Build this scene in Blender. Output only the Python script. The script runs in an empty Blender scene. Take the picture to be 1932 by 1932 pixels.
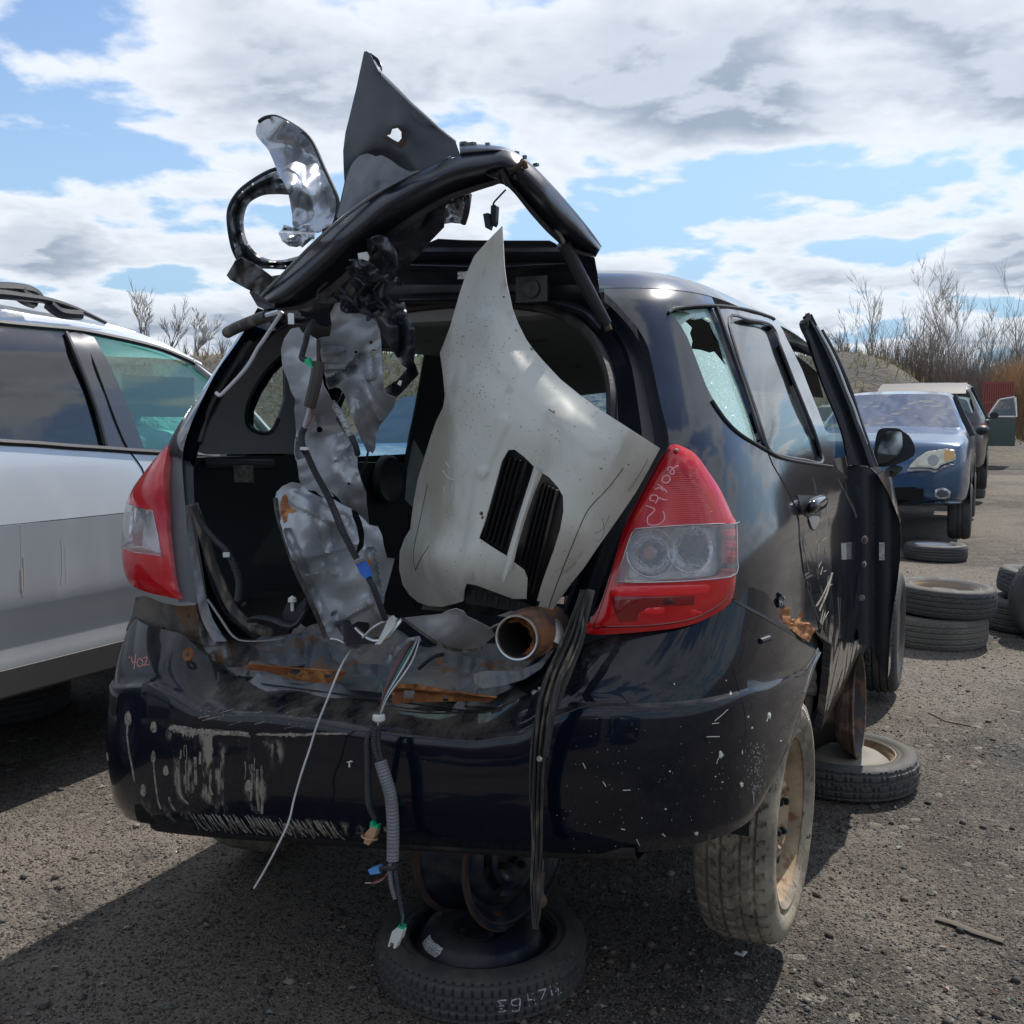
import bpy, math, random
import numpy as np
from math import radians, sin, cos, pi, atan2, sqrt
from mathutils import Vector, Matrix, noise, geometry
SC = bpy.context.scene
COL = SC.collection
# ------------------------------------------------------------------ camera
FPX = 1935.0; PITCH = radians(4.9); CH = 1.33      # focal length in pixels of a 1932 px square, tilt, lens height
cam_d = bpy.data.cameras.new('camera'); cam = bpy.data.objects.new('camera', cam_d); COL.objects.link(cam)
cam.location = (0, 0, CH); cam.rotation_euler = (radians(90) - PITCH, 0, 0)
cam_d.sensor_fit = 'HORIZONTAL'; cam_d.sensor_width = 36; cam_d.lens = 36 * FPX / 1932
cam_d.clip_start = .02; cam_d.clip_end = 3000
SC.camera = cam
SC.render.engine = 'CYCLES'
# ------------------------------------------------------------------ sun, sky, exposure
AX = radians(25.0)                                  # heading of the wreck, clockwise from +Y
SUN_EL, SUN_AZ = radians(53), radians(25 + 14)      # azimuth clockwise from +Y
w = bpy.data.worlds.new('World'); SC.world = w; w.use_nodes = True
nt = w.node_tree; N = nt.nodes; L = nt.links; N.clear()
def nd(t, **k):
    n = N.new(t)
    for a, b in k.items(): setattr(n, a, b)
    return n
def mth(op, a, b=None, c=None, clamp=False):
    n = N.new('ShaderNodeMath'); n.operation = op; n.use_clamp = clamp
    for i, x in enumerate((a, b, c)):
        if x is None: continue
        if isinstance(x, (int, float)): n.inputs[i].default_value = x
        else: L.new(x, n.inputs[i])
    return n.outputs[0]
sky = nd('ShaderNodeTexSky', sky_type='NISHITA', sun_disc=False, sun_elevation=SUN_EL, sun_rotation=SUN_AZ,
         altitude=50, air_density=1.0, dust_density=.4, ozone_density=2.5)
tc = nd('ShaderNodeTexCoord'); sx = nd('ShaderNodeSeparateXYZ'); L.new(tc.outputs['Generated'], sx.inputs[0])
zz = mth('ADD', mth('MAXIMUM', sx.outputs[2], 0.0), .17)
cx = mth('DIVIDE', sx.outputs[0], zz); cy = mth('DIVIDE', sx.outputs[1], zz)
cb = nd('ShaderNodeCombineXYZ'); L.new(cx, cb.inputs[0]); L.new(cy, cb.inputs[1])
def wnoise(scale, detail, rough, off, dist=0.0):
    m = nd('ShaderNodeMapping'); m.inputs['Location'].default_value = off; L.new(cb.outputs[0], m.inputs[0])
    n = nd('ShaderNodeTexNoise'); n.inputs['Scale'].default_value = scale; n.inputs['Detail'].default_value = detail
    n.inputs['Roughness'].default_value = rough; n.inputs['Distortion'].default_value = dist; L.new(m.outputs[0], n.inputs['Vector'])
    return n.outputs['Fac']
def ramp(v, a, b, smooth=True):
    n = nd('ShaderNodeMapRange'); n.interpolation_type = 'SMOOTHSTEP' if smooth else 'LINEAR'
    L.new(v, n.inputs[0]); n.inputs[1].default_value = a; n.inputs[2].default_value = b; return n.outputs[0]
OFF = (3.0, -7.0, 0)
big = wnoise(.75, 2, .5, OFF); med = wnoise(2.5, 10, .52, OFF, .1); med2 = wnoise(2.5, 10, .52, (OFF[0] - .05, OFF[1] - .08, 0), .1)
dens = mth('ADD', mth('MULTIPLY', big, .55), mth('MULTIPLY', med, .55))
cover = ramp(dens, .508, .553)
thick = ramp(dens, .51, .67)
edge = ramp(mth('SUBTRACT', med, med2), -.03, .05)       # side turned to the sun
soft = wnoise(5.5, 6, .6, (1, 2, 0))
br = mth('ADD', mth('MULTIPLY', edge, .45), mth('MULTIPLY', soft, .3))
cl = nd('ShaderNodeMix', data_type='RGBA'); L.new(mth('MULTIPLY', mth('SUBTRACT', 1.15, br), thick, clamp=True), cl.inputs[0])
cl.inputs[6].default_value = (6.1, 6.35, 6.75, 1); cl.inputs[7].default_value = (2.3, 2.7, 3.35, 1)
haze = nd('ShaderNodeMix', data_type='RGBA'); L.new(ramp(sx.outputs[2], .34, .02), haze.inputs[0])
L.new(sky.outputs[0], haze.inputs[6]); haze.inputs[7].default_value = (2.3, 3.6, 4.9, 1)
mx = nd('ShaderNodeMix', data_type='RGBA'); L.new(mth('MULTIPLY', cover, .93), mx.inputs[0]); L.new(haze.outputs[2], mx.inputs[6]); L.new(cl.outputs[2], mx.inputs[7])
bg = nd('ShaderNodeBackground'); bg.inputs[1].default_value = .09; L.new(mx.outputs[2], bg.inputs[0])
wo = nd('ShaderNodeOutputWorld'); L.new(bg.outputs[0], wo.inputs[0])
sd = bpy.data.lights.new('sun', 'SUN'); sun = bpy.data.objects.new('sun', sd); COL.objects.link(sun)
sd.energy = 3.0; sd.angle = radians(.53); sd.color = (1, .95, .88)
sv = Vector((sin(SUN_AZ) * cos(SUN_EL), cos(SUN_AZ) * cos(SUN_EL), sin(SUN_EL)))
sun.rotation_euler = sv.to_track_quat('Z', 'Y').to_euler(); sun.location = (0, 0, 30)
SC.view_settings.view_transform = 'Standard'; SC.view_settings.look = 'None'
SC.view_settings.exposure = 0.84; SC.view_settings.gamma = 1; SC.view_settings.use_curve_mapping = False

# ------------------------------------------------------------------ frames: world <-> wreck frame (U right, V forward, Z up)
U0, V0 = -1.205, 1.755
ca, sa, cp_, sp_ = cos(AX), sin(AX), cos(PITCH), sin(PITCH)
def W(p):
    u = p[0] + U0; v = p[1] + V0
    return (u * ca + v * sa, -u * sa + v * ca, p[2])
def Cc(p): return (p[0] * ca - p[1] * sa - U0, p[0] * sa + p[1] * ca - V0, p[2])
def wray(x, y):
    a = (x - 966) / FPX; b = -(y - 966) / FPX
    return (a, cp_ + b * sp_, b * cp_ - sp_)
def cray(x, y):
    d = wray(x, y); return (d[0] * ca - d[1] * sa, d[0] * sa + d[1] * ca, d[2])
CO = (-U0, -V0, CH)
def on(x, y, ax, val):                              # measured point of the photograph on a plane of the wreck frame
    d = cray(x, y); i = 'uvz'.index(ax); t = (val - CO[i]) / d[i]
    return (CO[0] + t * d[0], CO[1] + t * d[1], CO[2] + t * d[2])
def gnd(x, y, z=0.0):                               # measured point on the ground, world frame
    d = wray(x, y); t = (z - CH) / d[2]; return (t * d[0], t * d[1], z)
def dep(x, y, dist):                                # point at a horizontal distance, world frame
    d = wray(x, y); t = dist / d[1]; return (t * d[0], t * d[1], CH + t * d[2])
def zc(a, b, s, k=1.5818):                          # crop coordinates -> 1932 px
    return None

# ------------------------------------------------------------------ object helpers
MATS = {}
INV = {}
def empty(name, loc=(0, 0, 0), rz=0.0, label=None, cat=None, group=None, kind=None, parent=None):
    o = bpy.data.objects.new(name, None); COL.objects.link(o); o.empty_display_size = .1
    o.location = loc; o.rotation_euler = (0, 0, rz)
    if parent: o.parent = parent
    INV[o.name] = (Matrix.Translation(loc) @ Matrix.Rotation(rz, 4, 'Z')).inverted()
    tag(o, label, cat, group, kind); return o
def tag(o, label=None, cat=None, group=None, kind=None):
    if label: o['label'] = label
    if cat: o['category'] = cat
    if group: o['group'] = group
    if kind: o['kind'] = kind
    return o
def root(o):
    while o.parent: o = o.parent
    return o
def obj(name, verts, faces, mat, parent=None, smooth=True, normals=None, label=None, cat=None, group=None, kind=None, slots=None, mids=None):
    """verts in WORLD coordinates; stored relative to the thing"""
    v = np.array(verts, dtype=float).reshape(-1, 3)
    if parent is None:
        o0 = Vector(((v[:, 0].min() + v[:, 0].max()) / 2, (v[:, 1].min() + v[:, 1].max()) / 2, v[:, 2].min()))
        M = Matrix.Translation(-o0)
    else:
        M = INV[root(parent).name] if root(parent).name in INV else Matrix.Identity(4)
    m = np.array(M); vl = v @ m[:3, :3].T + m[:3, 3]
    me = bpy.data.meshes.new(name); me.from_pydata(vl.tolist(), [], [tuple(f) for f in faces])
    for mm in (mat if isinstance(mat, (list, tuple)) else [mat]): me.materials.append(mm)
    if mids is not None: me.polygons.foreach_set('material_index', mids)
    if smooth: me.polygons.foreach_set('use_smooth', [True] * len(me.polygons))
    if normals is not None:
        nl = np.array(normals) @ m[:3, :3].T
        nl /= np.linalg.norm(nl, axis=1)[:, None] + 1e-12
        me.normals_split_custom_set_from_vertices(nl.tolist())
    me.update()
    if smooth and normals is None: me.set_sharp_from_angle(angle=radians(42))
    o = bpy.data.objects.new(name, me); COL.objects.link(o)
    if parent is None:
        o.location = o0; INV[o.name] = M
    else: o.parent = parent
    tag(o, label, cat, group, kind); return o
class MB:                                            # mesh collector
    def __init__(s): s.v = []; s.f = []; s.m = []
    def add(s, v, f, mi=0):
        n = len(s.v); s.v += [tuple(p) for p in v]; s.f += [tuple(i + n for i in q) for q in f]; s.m += [mi] * len(f); return s
    def grid(s, rows, closed=False, mi=0):
        n = len(s.v); R = len(rows); C = len(rows[0])
        for r in rows: s.v += [tuple(p) for p in r]
        for i in range(R - 1):
            for j in range(C if closed else C - 1):
                s.f.append((n + i * C + j, n + i * C + (j + 1) % C, n + (i + 1) * C + (j + 1) % C, n + (i + 1) * C + j)); s.m.append(mi)
        return s
    def box(s, c, d, rz=0, mi=0, rot=None):
        R = rot if rot is not None else Matrix.Rotation(rz, 3, 'Z')
        vs = [Vector(c) + R @ Vector((sx_ * d[0] / 2, sy_ * d[1] / 2, sz_ * d[2] / 2)) for sx_ in (-1, 1) for sy_ in (-1, 1) for sz_ in (-1, 1)]
        return s.add(vs, [(0, 1, 3, 2), (4, 6, 7, 5), (0, 4, 5, 1), (2, 3, 7, 6), (0, 2, 6, 4), (1, 5, 7, 3)], mi)
    def tube(s, pts, r, n=8, caps=True, flat=1.0, mi=0, up=(0, 0, 1), wob=0.0):
        pts = [Vector(p) for p in pts]; rr = r if isinstance(r, (list, tuple)) else [r] * len(pts)
        rows = []; a = None
        for i, p in enumerate(pts):
            t = (pts[min(i + 1, len(pts) - 1)] - pts[max(i - 1, 0)]).normalized()
            if a is None:
                a = t.cross(Vector(up)); a = a if a.length > 1e-3 else t.cross(Vector((1, 0, 0)))
            a = (a - t * a.dot(t)).normalized(); b = t.cross(a)
            rows.append([p + (a * cos(2 * pi * k / n) * rr[i] + b * sin(2 * pi * k / n) * rr[i] * flat) for k in range(n)])
        k0 = len(s.v); s.grid(rows, True, mi)
        if caps:
            s.f.append(tuple(k0 + i for i in range(n))[::-1]); s.m.append(mi)
            s.f.append(tuple(len(s.v) - n + i for i in range(n))); s.m.append(mi)
        return s
    def lathe(s, prof, M, n=40, mi=0):                # prof = [(radius, axial)], M 4x4: axis Z
        rows = [[M @ Vector((r * cos(2 * pi * k / n), r * sin(2 * pi * k / n), z)) for k in range(n)] for r, z in prof]
        return s.grid(rows, True, mi)
    def build(s, name, mat, parent=None, smooth=True, **k):
        if isinstance(mat, (list, tuple)): return obj(name, s.v, s.f, mat, parent, smooth, mids=s.m, **k)
        return obj(name, s.v, s.f, mat, parent, smooth, **k)
def cat_rom(pts, n=6, closed=False):                 # Catmull-Rom through points
    P = [Vector(p) for p in pts]; out = []; K = len(P)
    for i in range(K if closed else K - 1):
        if closed: p0, p1, p2, p3 = P[i - 1], P[i], P[(i + 1) % K], P[(i + 2) % K]
        else: p0, p1, p2, p3 = P[max(i - 1, 0)], P[i], P[i + 1], P[min(i + 2, K - 1)]
        for k in range(n):
            t = k / n
            out.append(.5 * ((2 * p1) + (p2 - p0) * t + (2 * p0 - 5 * p1 + 4 * p2 - p3) * t * t + (3 * p1 - p0 - 3 * p2 + p3) * t ** 3))
    if not closed: out.append(P[-1])
    return out
def lerp_tab(tab, x):                                # piecewise linear table [(x, y...)]
    if x <= tab[0][0]: return tab[0][1:]
    for a, b in zip(tab, tab[1:]):
        if x <= b[0]:
            t = (x - a[0]) / (b[0] - a[0]); return tuple(p + (q - p) * t for p, q in zip(a[1:], b[1:]))
    return tab[-1][1:]
def sstep(a, b, x):
    t = min(1, max(0, (x - a) / (b - a))); return t * t * (3 - 2 * t)

# ------------------------------------------------------------------ polygon sheets with holes
def dens_line(poly, sp, closed=True):
    out = []; K = len(poly)
    for i in range(K if closed else K - 1):
        a = poly[i]; b = poly[(i + 1) % K]; d = math.hypot(b[0] - a[0], b[1] - a[1]); n = max(1, int(round(d / sp)))
        for k in range(n): out.append((a[0] + (b[0] - a[0]) * k / n, a[1] + (b[1] - a[1]) * k / n))
    if not closed: out.append(poly[-1])
    return out
def inside(px, py, poly):
    P = np.array(poly); x1, y1 = P[:, 0], P[:, 1]; x2, y2 = np.roll(x1, -1), np.roll(y1, -1)
    r = np.zeros(px.shape, bool)
    for a, b, c, d in zip(x1, y1, x2, y2):
        if b == d: continue
        m = ((b > py) != (d > py)) & (px < (c - a) * (py - b) / (d - b) + a); r ^= m
    return r
def smooth_poly(poly, n=4):
    return [(p[0], p[1]) for p in cat_rom([(a, b, 0) for a, b in poly], n, True)]
def tri_patch(outline, holes=(), sp=10.0, lines=()):
    """triangulate a 2-D polygon with interior points; returns pts, tris, boundary loops (index lists)"""
    loops = [dens_line(outline, sp)] + [dens_line(h, sp * .8) for h in holes]
    pts = []; edges = []; lp = []
    for l in loops:
        n = len(pts); pts += l; edges += [(n + i, n + (i + 1) % len(l)) for i in range(len(l))]; lp.append(list(range(n, n + len(l))))
    P = np.array(outline); x0, y0 = P.min(0); x1, y1 = P.max(0)
    xs = np.arange(x0, x1, sp); ys = np.arange(y0, y1, sp * .87)
    gx, gy = np.meshgrid(xs, ys); gx = gx + (np.arange(len(ys)) % 2 * sp * .5)[:, None]
    gx = gx.ravel(); gy = gy.ravel(); ok = inside(gx, gy, outline)
    for h in holes: ok &= ~inside(gx, gy, h)
    B = np.array(pts); gx = gx[ok]; gy = gy[ok]
    if len(gx):
        keep = np.ones(len(gx), bool)
        for i in range(0, len(gx), 4000):
            d = ((gx[i:i + 4000, None] - B[None, :, 0]) ** 2 + (gy[i:i + 4000, None] - B[None, :, 1]) ** 2).min(1)
            keep[i:i + 4000] = d > (sp * .5) ** 2
        pts = pts + list(zip(gx[keep].tolist(), gy[keep].tolist()))
    for ln in lines:
        l = dens_line(ln, sp, False); n = len(pts); pts += l; edges += [(n + i, n + i + 1) for i in range(len(l) - 1)]
    r = geometry.delaunay_2d_cdt([Vector(p) for p in pts], edges, [], 0, 1e-6)
    V2 = [(v.x, v.y) for v in r[0]]; T = [t for t in r[2]]
    c = np.array([[sum(V2[i][0] for i in t) / len(t), sum(V2[i][1] for i in t) / len(t)] for t in T])
    ok = inside(c[:, 0], c[:, 1], outline)
    for h in holes: ok &= ~inside(c[:, 0], c[:, 1], h)
    T = [tuple(t) for t, k in zip(T, ok) if k]
    used = sorted({i for t in T for i in t}); mp = {a: b for b, a in enumerate(used)}
    V2 = [V2[i] for i in used]; T = [tuple(mp[i] for i in t) for t in T]
    # boundary edges
    ec = {}
    for t in T:
        for i in range(len(t)):
            e = (t[i], t[(i + 1) % len(t)]); ec[e] = 1
    bd = [e for e in ec if (e[1], e[0]) not in ec]
    return V2, T, bd
class RBF:                                           # smooth height field through scattered measurements
    def __init__(s, ctrl, k=200.0):
        s.c = np.array([c[:2] for c in ctrl], float) / k; s.k = k; z = np.array([c[2] for c in ctrl], float); n = len(ctrl)
        s.lo, s.hi = z.min() - .03, z.max() + .03
        A = s._phi(np.linalg.norm(s.c[:, None] - s.c[None], axis=2)) + np.eye(n) * 1e-3
        P = np.hstack([np.ones((n, 1)), s.c]); M = np.block([[A, P], [P.T, np.zeros((3, 3))]])
        s.w = np.linalg.lstsq(M, np.concatenate([z, [0, 0, 0]]), rcond=None)[0]
    def _phi(s, r): return np.where(r > 1e-9, r * r * np.log(r + 1e-9), 0)
    def __call__(s, x, y):
        p = np.array([x, y], float) / s.k; r = np.linalg.norm(s.c - p, axis=1)
        return min(s.hi, max(s.lo, float(s._phi(r) @ s.w[:-3] + s.w[-3] + s.w[-2] * p[0] + s.w[-1] * p[1])))
def ridge(x, y, s, seed):                            # creased noise 0..1, sharp valleys
    n = noise.noise(Vector((x / s, y / s, seed * 7.31))); return 1 - 2 * sqrt(n * n + .0012)
def crumple(x, y, amp, s, seed):
    return amp * .8 * (ridge(x, y * .6, s * 1.25, seed) * .8 + ridge(x * .8 + y * .3, y, s * .6, seed + 3) * .2)
def thicken(P, T, bd, t, Nn):                        # back side and rim of a sheet
    n = len(P); P = np.array(P); B = P - Nn * t
    F = list(T) + [tuple(i + n for i in q[::-1]) for q in T] + [(b, a, a + n, b + n) for a, b in bd]
    return np.vstack([P, B]), F
def vnormals(P, T):
    P = np.array(P); T3 = np.array([t[:3] for t in T]); n = np.cross(P[T3[:, 1]] - P[T3[:, 0]], P[T3[:, 2]] - P[T3[:, 0]])
    Nn = np.zeros_like(P)
    for k in range(3): np.add.at(Nn, T3[:, k], n)
    return Nn / (np.linalg.norm(Nn, axis=1)[:, None] + 1e-12)
def sheet(name, outline, ctrl, mat, parent, holes=(), sp=9.0, th=.0015, cr=(0, 60, 1), smooth=0, lines=(), fn=None, **k):
    """sheet of metal: outline measured in the photograph, its depth V from control measurements, crumples"""
    if smooth: outline = smooth_poly(outline, smooth)
    V2, T, bd = tri_patch(outline, holes, sp, lines)
    f = RBF(ctrl) if len(ctrl) > 2 else (lambda x, y: ctrl[0][2])
    P = []
    for x, y in V2:
        v = f(x, y) + (crumple(x, y, *cr) if cr[0] else 0) + (fn(x, y) if fn else 0)
        P.append(W(on(x, y, 'v', v)))
    Nn = vnormals(P, T)
    toward = np.array(P) - np.array([0, 0, CH]);
    if (Nn * toward).sum() > 0: T = [t[::-1] for t in T]; Nn = -Nn; bd = [(b, a) for a, b in bd]
    P, F = thicken(P, T, bd, th, Nn)
    return obj(name, P, F, mat, parent, **k)
# ------------------------------------------------------------------ materials
def M(name, col, rough=.5, metal=0.0, coat=0.0, layers=(), bump=(), spec=.5, trans=0.0, alpha=1.0, ior=1.45, emit=None, coatr=.03, rvar=0.0, sheen=0.0, coatior=1.5):
    """layers: (scale, lo, hi, colour, rough, stretch, detail[, type]); bump: (scale, strength, stretch, detail[, type])"""
    m = bpy.data.materials.new(name); m.use_nodes = True; t = m.node_tree; n = t.nodes; l = t.links
    b = n['Principled BSDF']; b.inputs['Base Color'].default_value = (*col, 1); b.inputs['Roughness'].default_value = rough
    b.inputs['Metallic'].default_value = metal; b.inputs['Coat Weight'].default_value = coat; b.inputs['Coat Roughness'].default_value = coatr
    b.inputs['Specular IOR Level'].default_value = spec; b.inputs['Transmission Weight'].default_value = trans; b.inputs['Alpha'].default_value = alpha
    b.inputs['IOR'].default_value = ior; b.inputs['Coat IOR'].default_value = coatior
    if emit: b.inputs['Emission Color'].default_value = (*emit[0], 1); b.inputs['Emission Strength'].default_value = emit[1]
    if not (layers or bump or rvar): MATS[name] = m; return m
    tcn = n.new('ShaderNodeTexCoord'); co = tcn.outputs['Object']
    def tex(scale, stretch, detail, kind, seed):
        mp = n.new('ShaderNodeMapping'); mp.inputs['Scale'].default_value = stretch or (1, 1, 1); mp.inputs['Location'].default_value = (seed * 1.7, seed * 3.1, seed * .9)
        l.new(co, mp.inputs[0])
        if kind == 'vor':
            x = n.new('ShaderNodeTexVoronoi'); x.inputs['Scale'].default_value = scale; l.new(mp.outputs[0], x.inputs['Vector']); return x.outputs['Distance']
        if kind == 'vorc':
            x = n.new('ShaderNodeTexVoronoi'); x.inputs['Scale'].default_value = scale; l.new(mp.outputs[0], x.inputs['Vector'])
            s = n.new('ShaderNodeSeparateColor'); l.new(x.outputs['Color'], s.inputs[0]); return s.outputs[0]
        if kind == 'vedge':
            x = n.new('ShaderNodeTexVoronoi'); x.feature = 'DISTANCE_TO_EDGE'; x.inputs['Scale'].default_value = scale; l.new(mp.outputs[0], x.inputs['Vector']); return x.outputs['Distance']
        if kind == 'wave':
            x = n.new('ShaderNodeTexWave'); x.inputs['Scale'].default_value = scale; x.inputs['Distortion'].default_value = detail; x.bands_direction = 'Z'; l.new(mp.outputs[0], x.inputs['Vector']); return x.outputs['Fac']
        x = n.new('ShaderNodeTexNoise'); x.inputs['Scale'].default_value = scale; x.inputs['Detail'].default_value = detail; x.inputs['Roughness'].default_value = .6
        l.new(mp.outputs[0], x.inputs['Vector']); return x.outputs['Fac']
    cprev = None; rprev = None; mprev = None
    for i, ly in enumerate(layers):
        scale, lo, hi, c2, r2, st, det = ly[:7]; kind = ly[7] if len(ly) > 7 else 'n'
        f = tex(scale, st, det, kind, i + 1)
        mr = n.new('ShaderNodeMapRange'); mr.interpolation_type = 'SMOOTHSTEP'; l.new(f, mr.inputs[0]); mr.inputs[1].default_value = lo; mr.inputs[2].default_value = hi
        mxc = n.new('ShaderNodeMix'); mxc.data_type = 'RGBA'; l.new(mr.outputs[0], mxc.inputs[0])
        if cprev: l.new(cprev, mxc.inputs[6])
        else: mxc.inputs[6].default_value = (*col, 1)
        mxc.inputs[7].default_value = (*c2, 1); cprev = mxc.outputs[2]
        mxr = n.new('ShaderNodeMix'); l.new(mr.outputs[0], mxr.inputs[0])
        if rprev: l.new(rprev, mxr.inputs[2])
        else: mxr.inputs[2].default_value = rough
        mxr.inputs[3].default_value = r2; rprev = mxr.outputs[0]
        if metal or coat:
            mm = n.new('ShaderNodeMath'); mm.operation = 'SUBTRACT'; mm.inputs[0].default_value = 1; l.new(mr.outputs[0], mm.inputs[1])
            if mprev:
                q = n.new('ShaderNodeMath'); q.operation = 'MULTIPLY'; l.new(mm.outputs[0], q.inputs[0]); l.new(mprev, q.inputs[1]); mprev = q.outputs[0]
            else: mprev = mm.outputs[0]
    if cprev: l.new(cprev, b.inputs['Base Color']); l.new(rprev, b.inputs['Roughness'])
    if mprev:
        for nm, val in (('Metallic', metal), ('Coat Weight', coat)):
            if val:
                q = n.new('ShaderNodeMath'); q.operation = 'MULTIPLY'; q.inputs[1].default_value = val; l.new(mprev, q.inputs[0]); l.new(q.outputs[0], b.inputs[nm])
    prev = None
    for i, bp in enumerate(bump):
        scale, stg, st, det = bp[:4]; kind = bp[4] if len(bp) > 4 else 'n'
        f = tex(scale, st, det, kind, i + 20)
        bn = n.new('ShaderNodeBump'); bn.inputs['Strength'].default_value = 1; bn.inputs['Distance'].default_value = stg; l.new(f, bn.inputs['Height'])
        if prev: l.new(prev, bn.inputs['Normal'])
        prev = bn.outputs[0]
    if prev: l.new(prev, b.inputs['Normal'])
    MATS[name] = m; return m
DUST = (.20, .17, .135)
paint = M('black_paint', (.003, .006, .015), .2, 0, .9, [(2.2, .6, .9, (.02, .024, .036), .3, (1, 1, .5), 5), (9, .66, .84, (.05, .046, .04), .5, (1, 1, .4), 8), (260, .72, .80, (.25, .24, .22), .7, None, 2)], coatr=.04, coatior=1.5, spec=.2)
paint_dull = M('black_paint_dusty', (.005, .007, .015), .2, 0, 1, [(1.6, .45, .85, (.065, .071, .09), .38, (1, 1, .35), 5), (6, .52, .85, (.14, .14, .155), .5, (1, .6, .3), 8), (300, .74, .8, (.3, .28, .25), .7, None, 2)], coatr=.09, coatior=1.65, spec=.3)
bumper_m = M('bumper_plastic', (.002, .0045, .012), .22, 0, .75, [(7, .66, .9, (.02, .021, .026), .4, (1, 1, .25), 9), (190, .735, .80, (.32, .31, .29), .7, None, 3), (60, .74, .79, (.3, .28, .24), .7, (1, 1, .4), 5)], coatr=.04, coatior=1.45, spec=.15)
under_m = M('underside_plastic', (.02, .02, .022), .6, 0, 0, [(14, .5, .75, (.09, .08, .065), .8, (.35, 1, 1.6), 8)], [(120, .002, None, 4)])
black_metal = M('black_metal', (.016, .019, .030), .34, 0, .5, [(6, .5, .8, (.055, .06, .07), .5, None, 8)], [(14, .002, None, 2)], coatr=.25)
gate_skin = M('tailgate_skin', (.028, .032, .044), .5, 0, .15, [(5, .5, .8, (.055, .06, .075), .55, None, 5), (60, .72, .78, (.12, .12, .12), .6, (1, .3, 1), 6)], coatr=.35)
grey_metal = M('torn_grey_metal', (.36, .375, .40), .38, .45, 0, [(5, .50, .72, (.31, .325, .35), .45, None, 3), (34, .66, .76, (.18, .18, .19), .6, (1, 1, .5), 8), (3.1, .66, .72, (.23, .10, .04), .8, None, 7)], [(14, .0025, None, 2), (150, .0003, None, 2)])
bright_metal = M('bent_silver_metal', (.44, .46, .50), .27, .7, 0, [(5, .52, .8, (.40, .42, .45), .32, None, 2), (4.3, .68, .75, (.22, .12, .07), .7, None, 5)], [(9, .005, None, 1)])
rust = M('rust', (.24, .085, .028), .85, 0, 0, [(16, .45, .62, (.42, .19, .065), .9, None, 8), (40, .56, .7, (.10, .045, .025), .9, None, 6), (90, .66, .75, (.02, .012, .01), .95, None, 3)], [(60, .003, None, 5)])
rust_dark = M('rusted_steel', (.04, .035, .034), .65, .2, 0, [(12, .42, .62, (.085, .045, .03), .85, None, 8), (45, .6, .72, (.15, .075, .045), .9, None, 6)], [(70, .0015, None, 5)])
panel_rust = M('dirty_inner_panel', (.20, .21, .23), .5, .2, 0, [(6, .45, .6, (.27, .255, .23), .7, (1, 1, .6), 8), (8, .58, .66, (.26, .13, .065), .85, (1, 1, .5), 8), (70, .6, .7, (.2, .17, .13), .9, None, 5)], [(35, .005, None, 5)])
rubber = M('rubber', (.022, .022, .024), .55, 0, 0, [(12, .48, .72, (.10, .095, .085), .85, (1, 1, .3), 8)], [(60, .001, None, 3)])
rubber_dusty = M('weathered_rubber', (.035, .034, .033), .6, 0, 0, [(40, .46, .66, (.17, .145, .115), .9, (1, 1, .25), 8)], [(45, .002, (1, 1, .2), 4)])
tyre_mud = M('muddy_tyre', (.15, .13, .10), .9, 0, 0, [(9, .40, .58, (.28, .24, .18), .95, None, 6), (30, .6, .7, (.03, .03, .03), .8, None, 5)], [(90, .002, None, 5)])
tyre_m = M('tyre_rubber', (.048, .05, .053), .68, 0, 0, [(7, .45, .75, (.085, .08, .072), .9, None, 6), (40, .6, .75, (.13, .12, .105), .95, None, 5)], [(80, .0008, None, 4)])
rim_rust = M('rusty_wheel_steel', (.25, .19, .125), .8, .15, 0, [(7, .42, .60, (.36, .27, .17), .9, None, 7), (22, .52, .66, (.17, .085, .04), .9, None, 8), (60, .64, .75, (.07, .035, .02), .9, None, 5)], [(60, .0015, None, 5)])
rim_blue = M('dark_blue_steel_rim', (.014, .018, .032), .38, .1, .2, [(9, .48, .66, (.045, .042, .045), .6, (1, .3, 1), 7), (14, .62, .72, (.16, .06, .028), .85, None, 8)], [(60, .001, None, 4)])
rim_silver = M('wheel_silver', (.42, .43, .45), .35, .7)
trim_grey = M('grey_trim_plastic', (.22, .235, .25), .62, 0, 0, [(4, .45, .8, (.28, .285, .29), .75, None, 6)], [(400, .0004, None, 2)])
trim_black = M('black_trim_plastic', (.020, .023, .031), .5, 0, 0, [(5, .5, .85, (.04, .042, .048), .7, None, 6)], [(400, .0005, None, 2)])
carpet = M('boot_carpet', (.022, .024, .032), .95, 0, 0, [(30, .5, .8, (.045, .045, .05), .95, None, 8)], [(250, .003, None, 3)])
liner_m = M('headliner_fabric', (.30, .30, .29), .95, 0, 0, [(5, .55, .75, (.15, .12, .09), .95, None, 5)], [(300, .0006, None, 2)])
beige = M('beige_bonnet_paint', (.58, .58, .53), .48, 0, .22, [(3.5, .47, .68, (.36, .335, .275), .6, (1, 1, .45), 8), (11, .6, .74, (.27, .235, .18), .7, (1, 1, .6), 8), (150, .70, .73, (.10, .075, .05), .8, None, 2), (60, .735, .76, (.05, .035, .03), .8, None, 3)], [(2.5, .004, None, 2)], coatr=.12)
mesh_black = M('black_vent_plastic', (.010, .010, .013), .45, 0, 0)
red_lens = M('red_lens', (.55, .006, .012), .16, 0, .9, [(5, .4, .7, (.42, .004, .01), .2, (1, 1, 1.5), 3), (60, .7, .78, (.6, .16, .16), .4, (.15, .15, 3), 5)], (), coatr=.08)
red_lens2 = M('deep_red_lens', (.50, .004, .008), .14, 0, 1, [(7, .5, .6, (.3, .003, .006), .2, None, 3)], coatr=.05)

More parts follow.
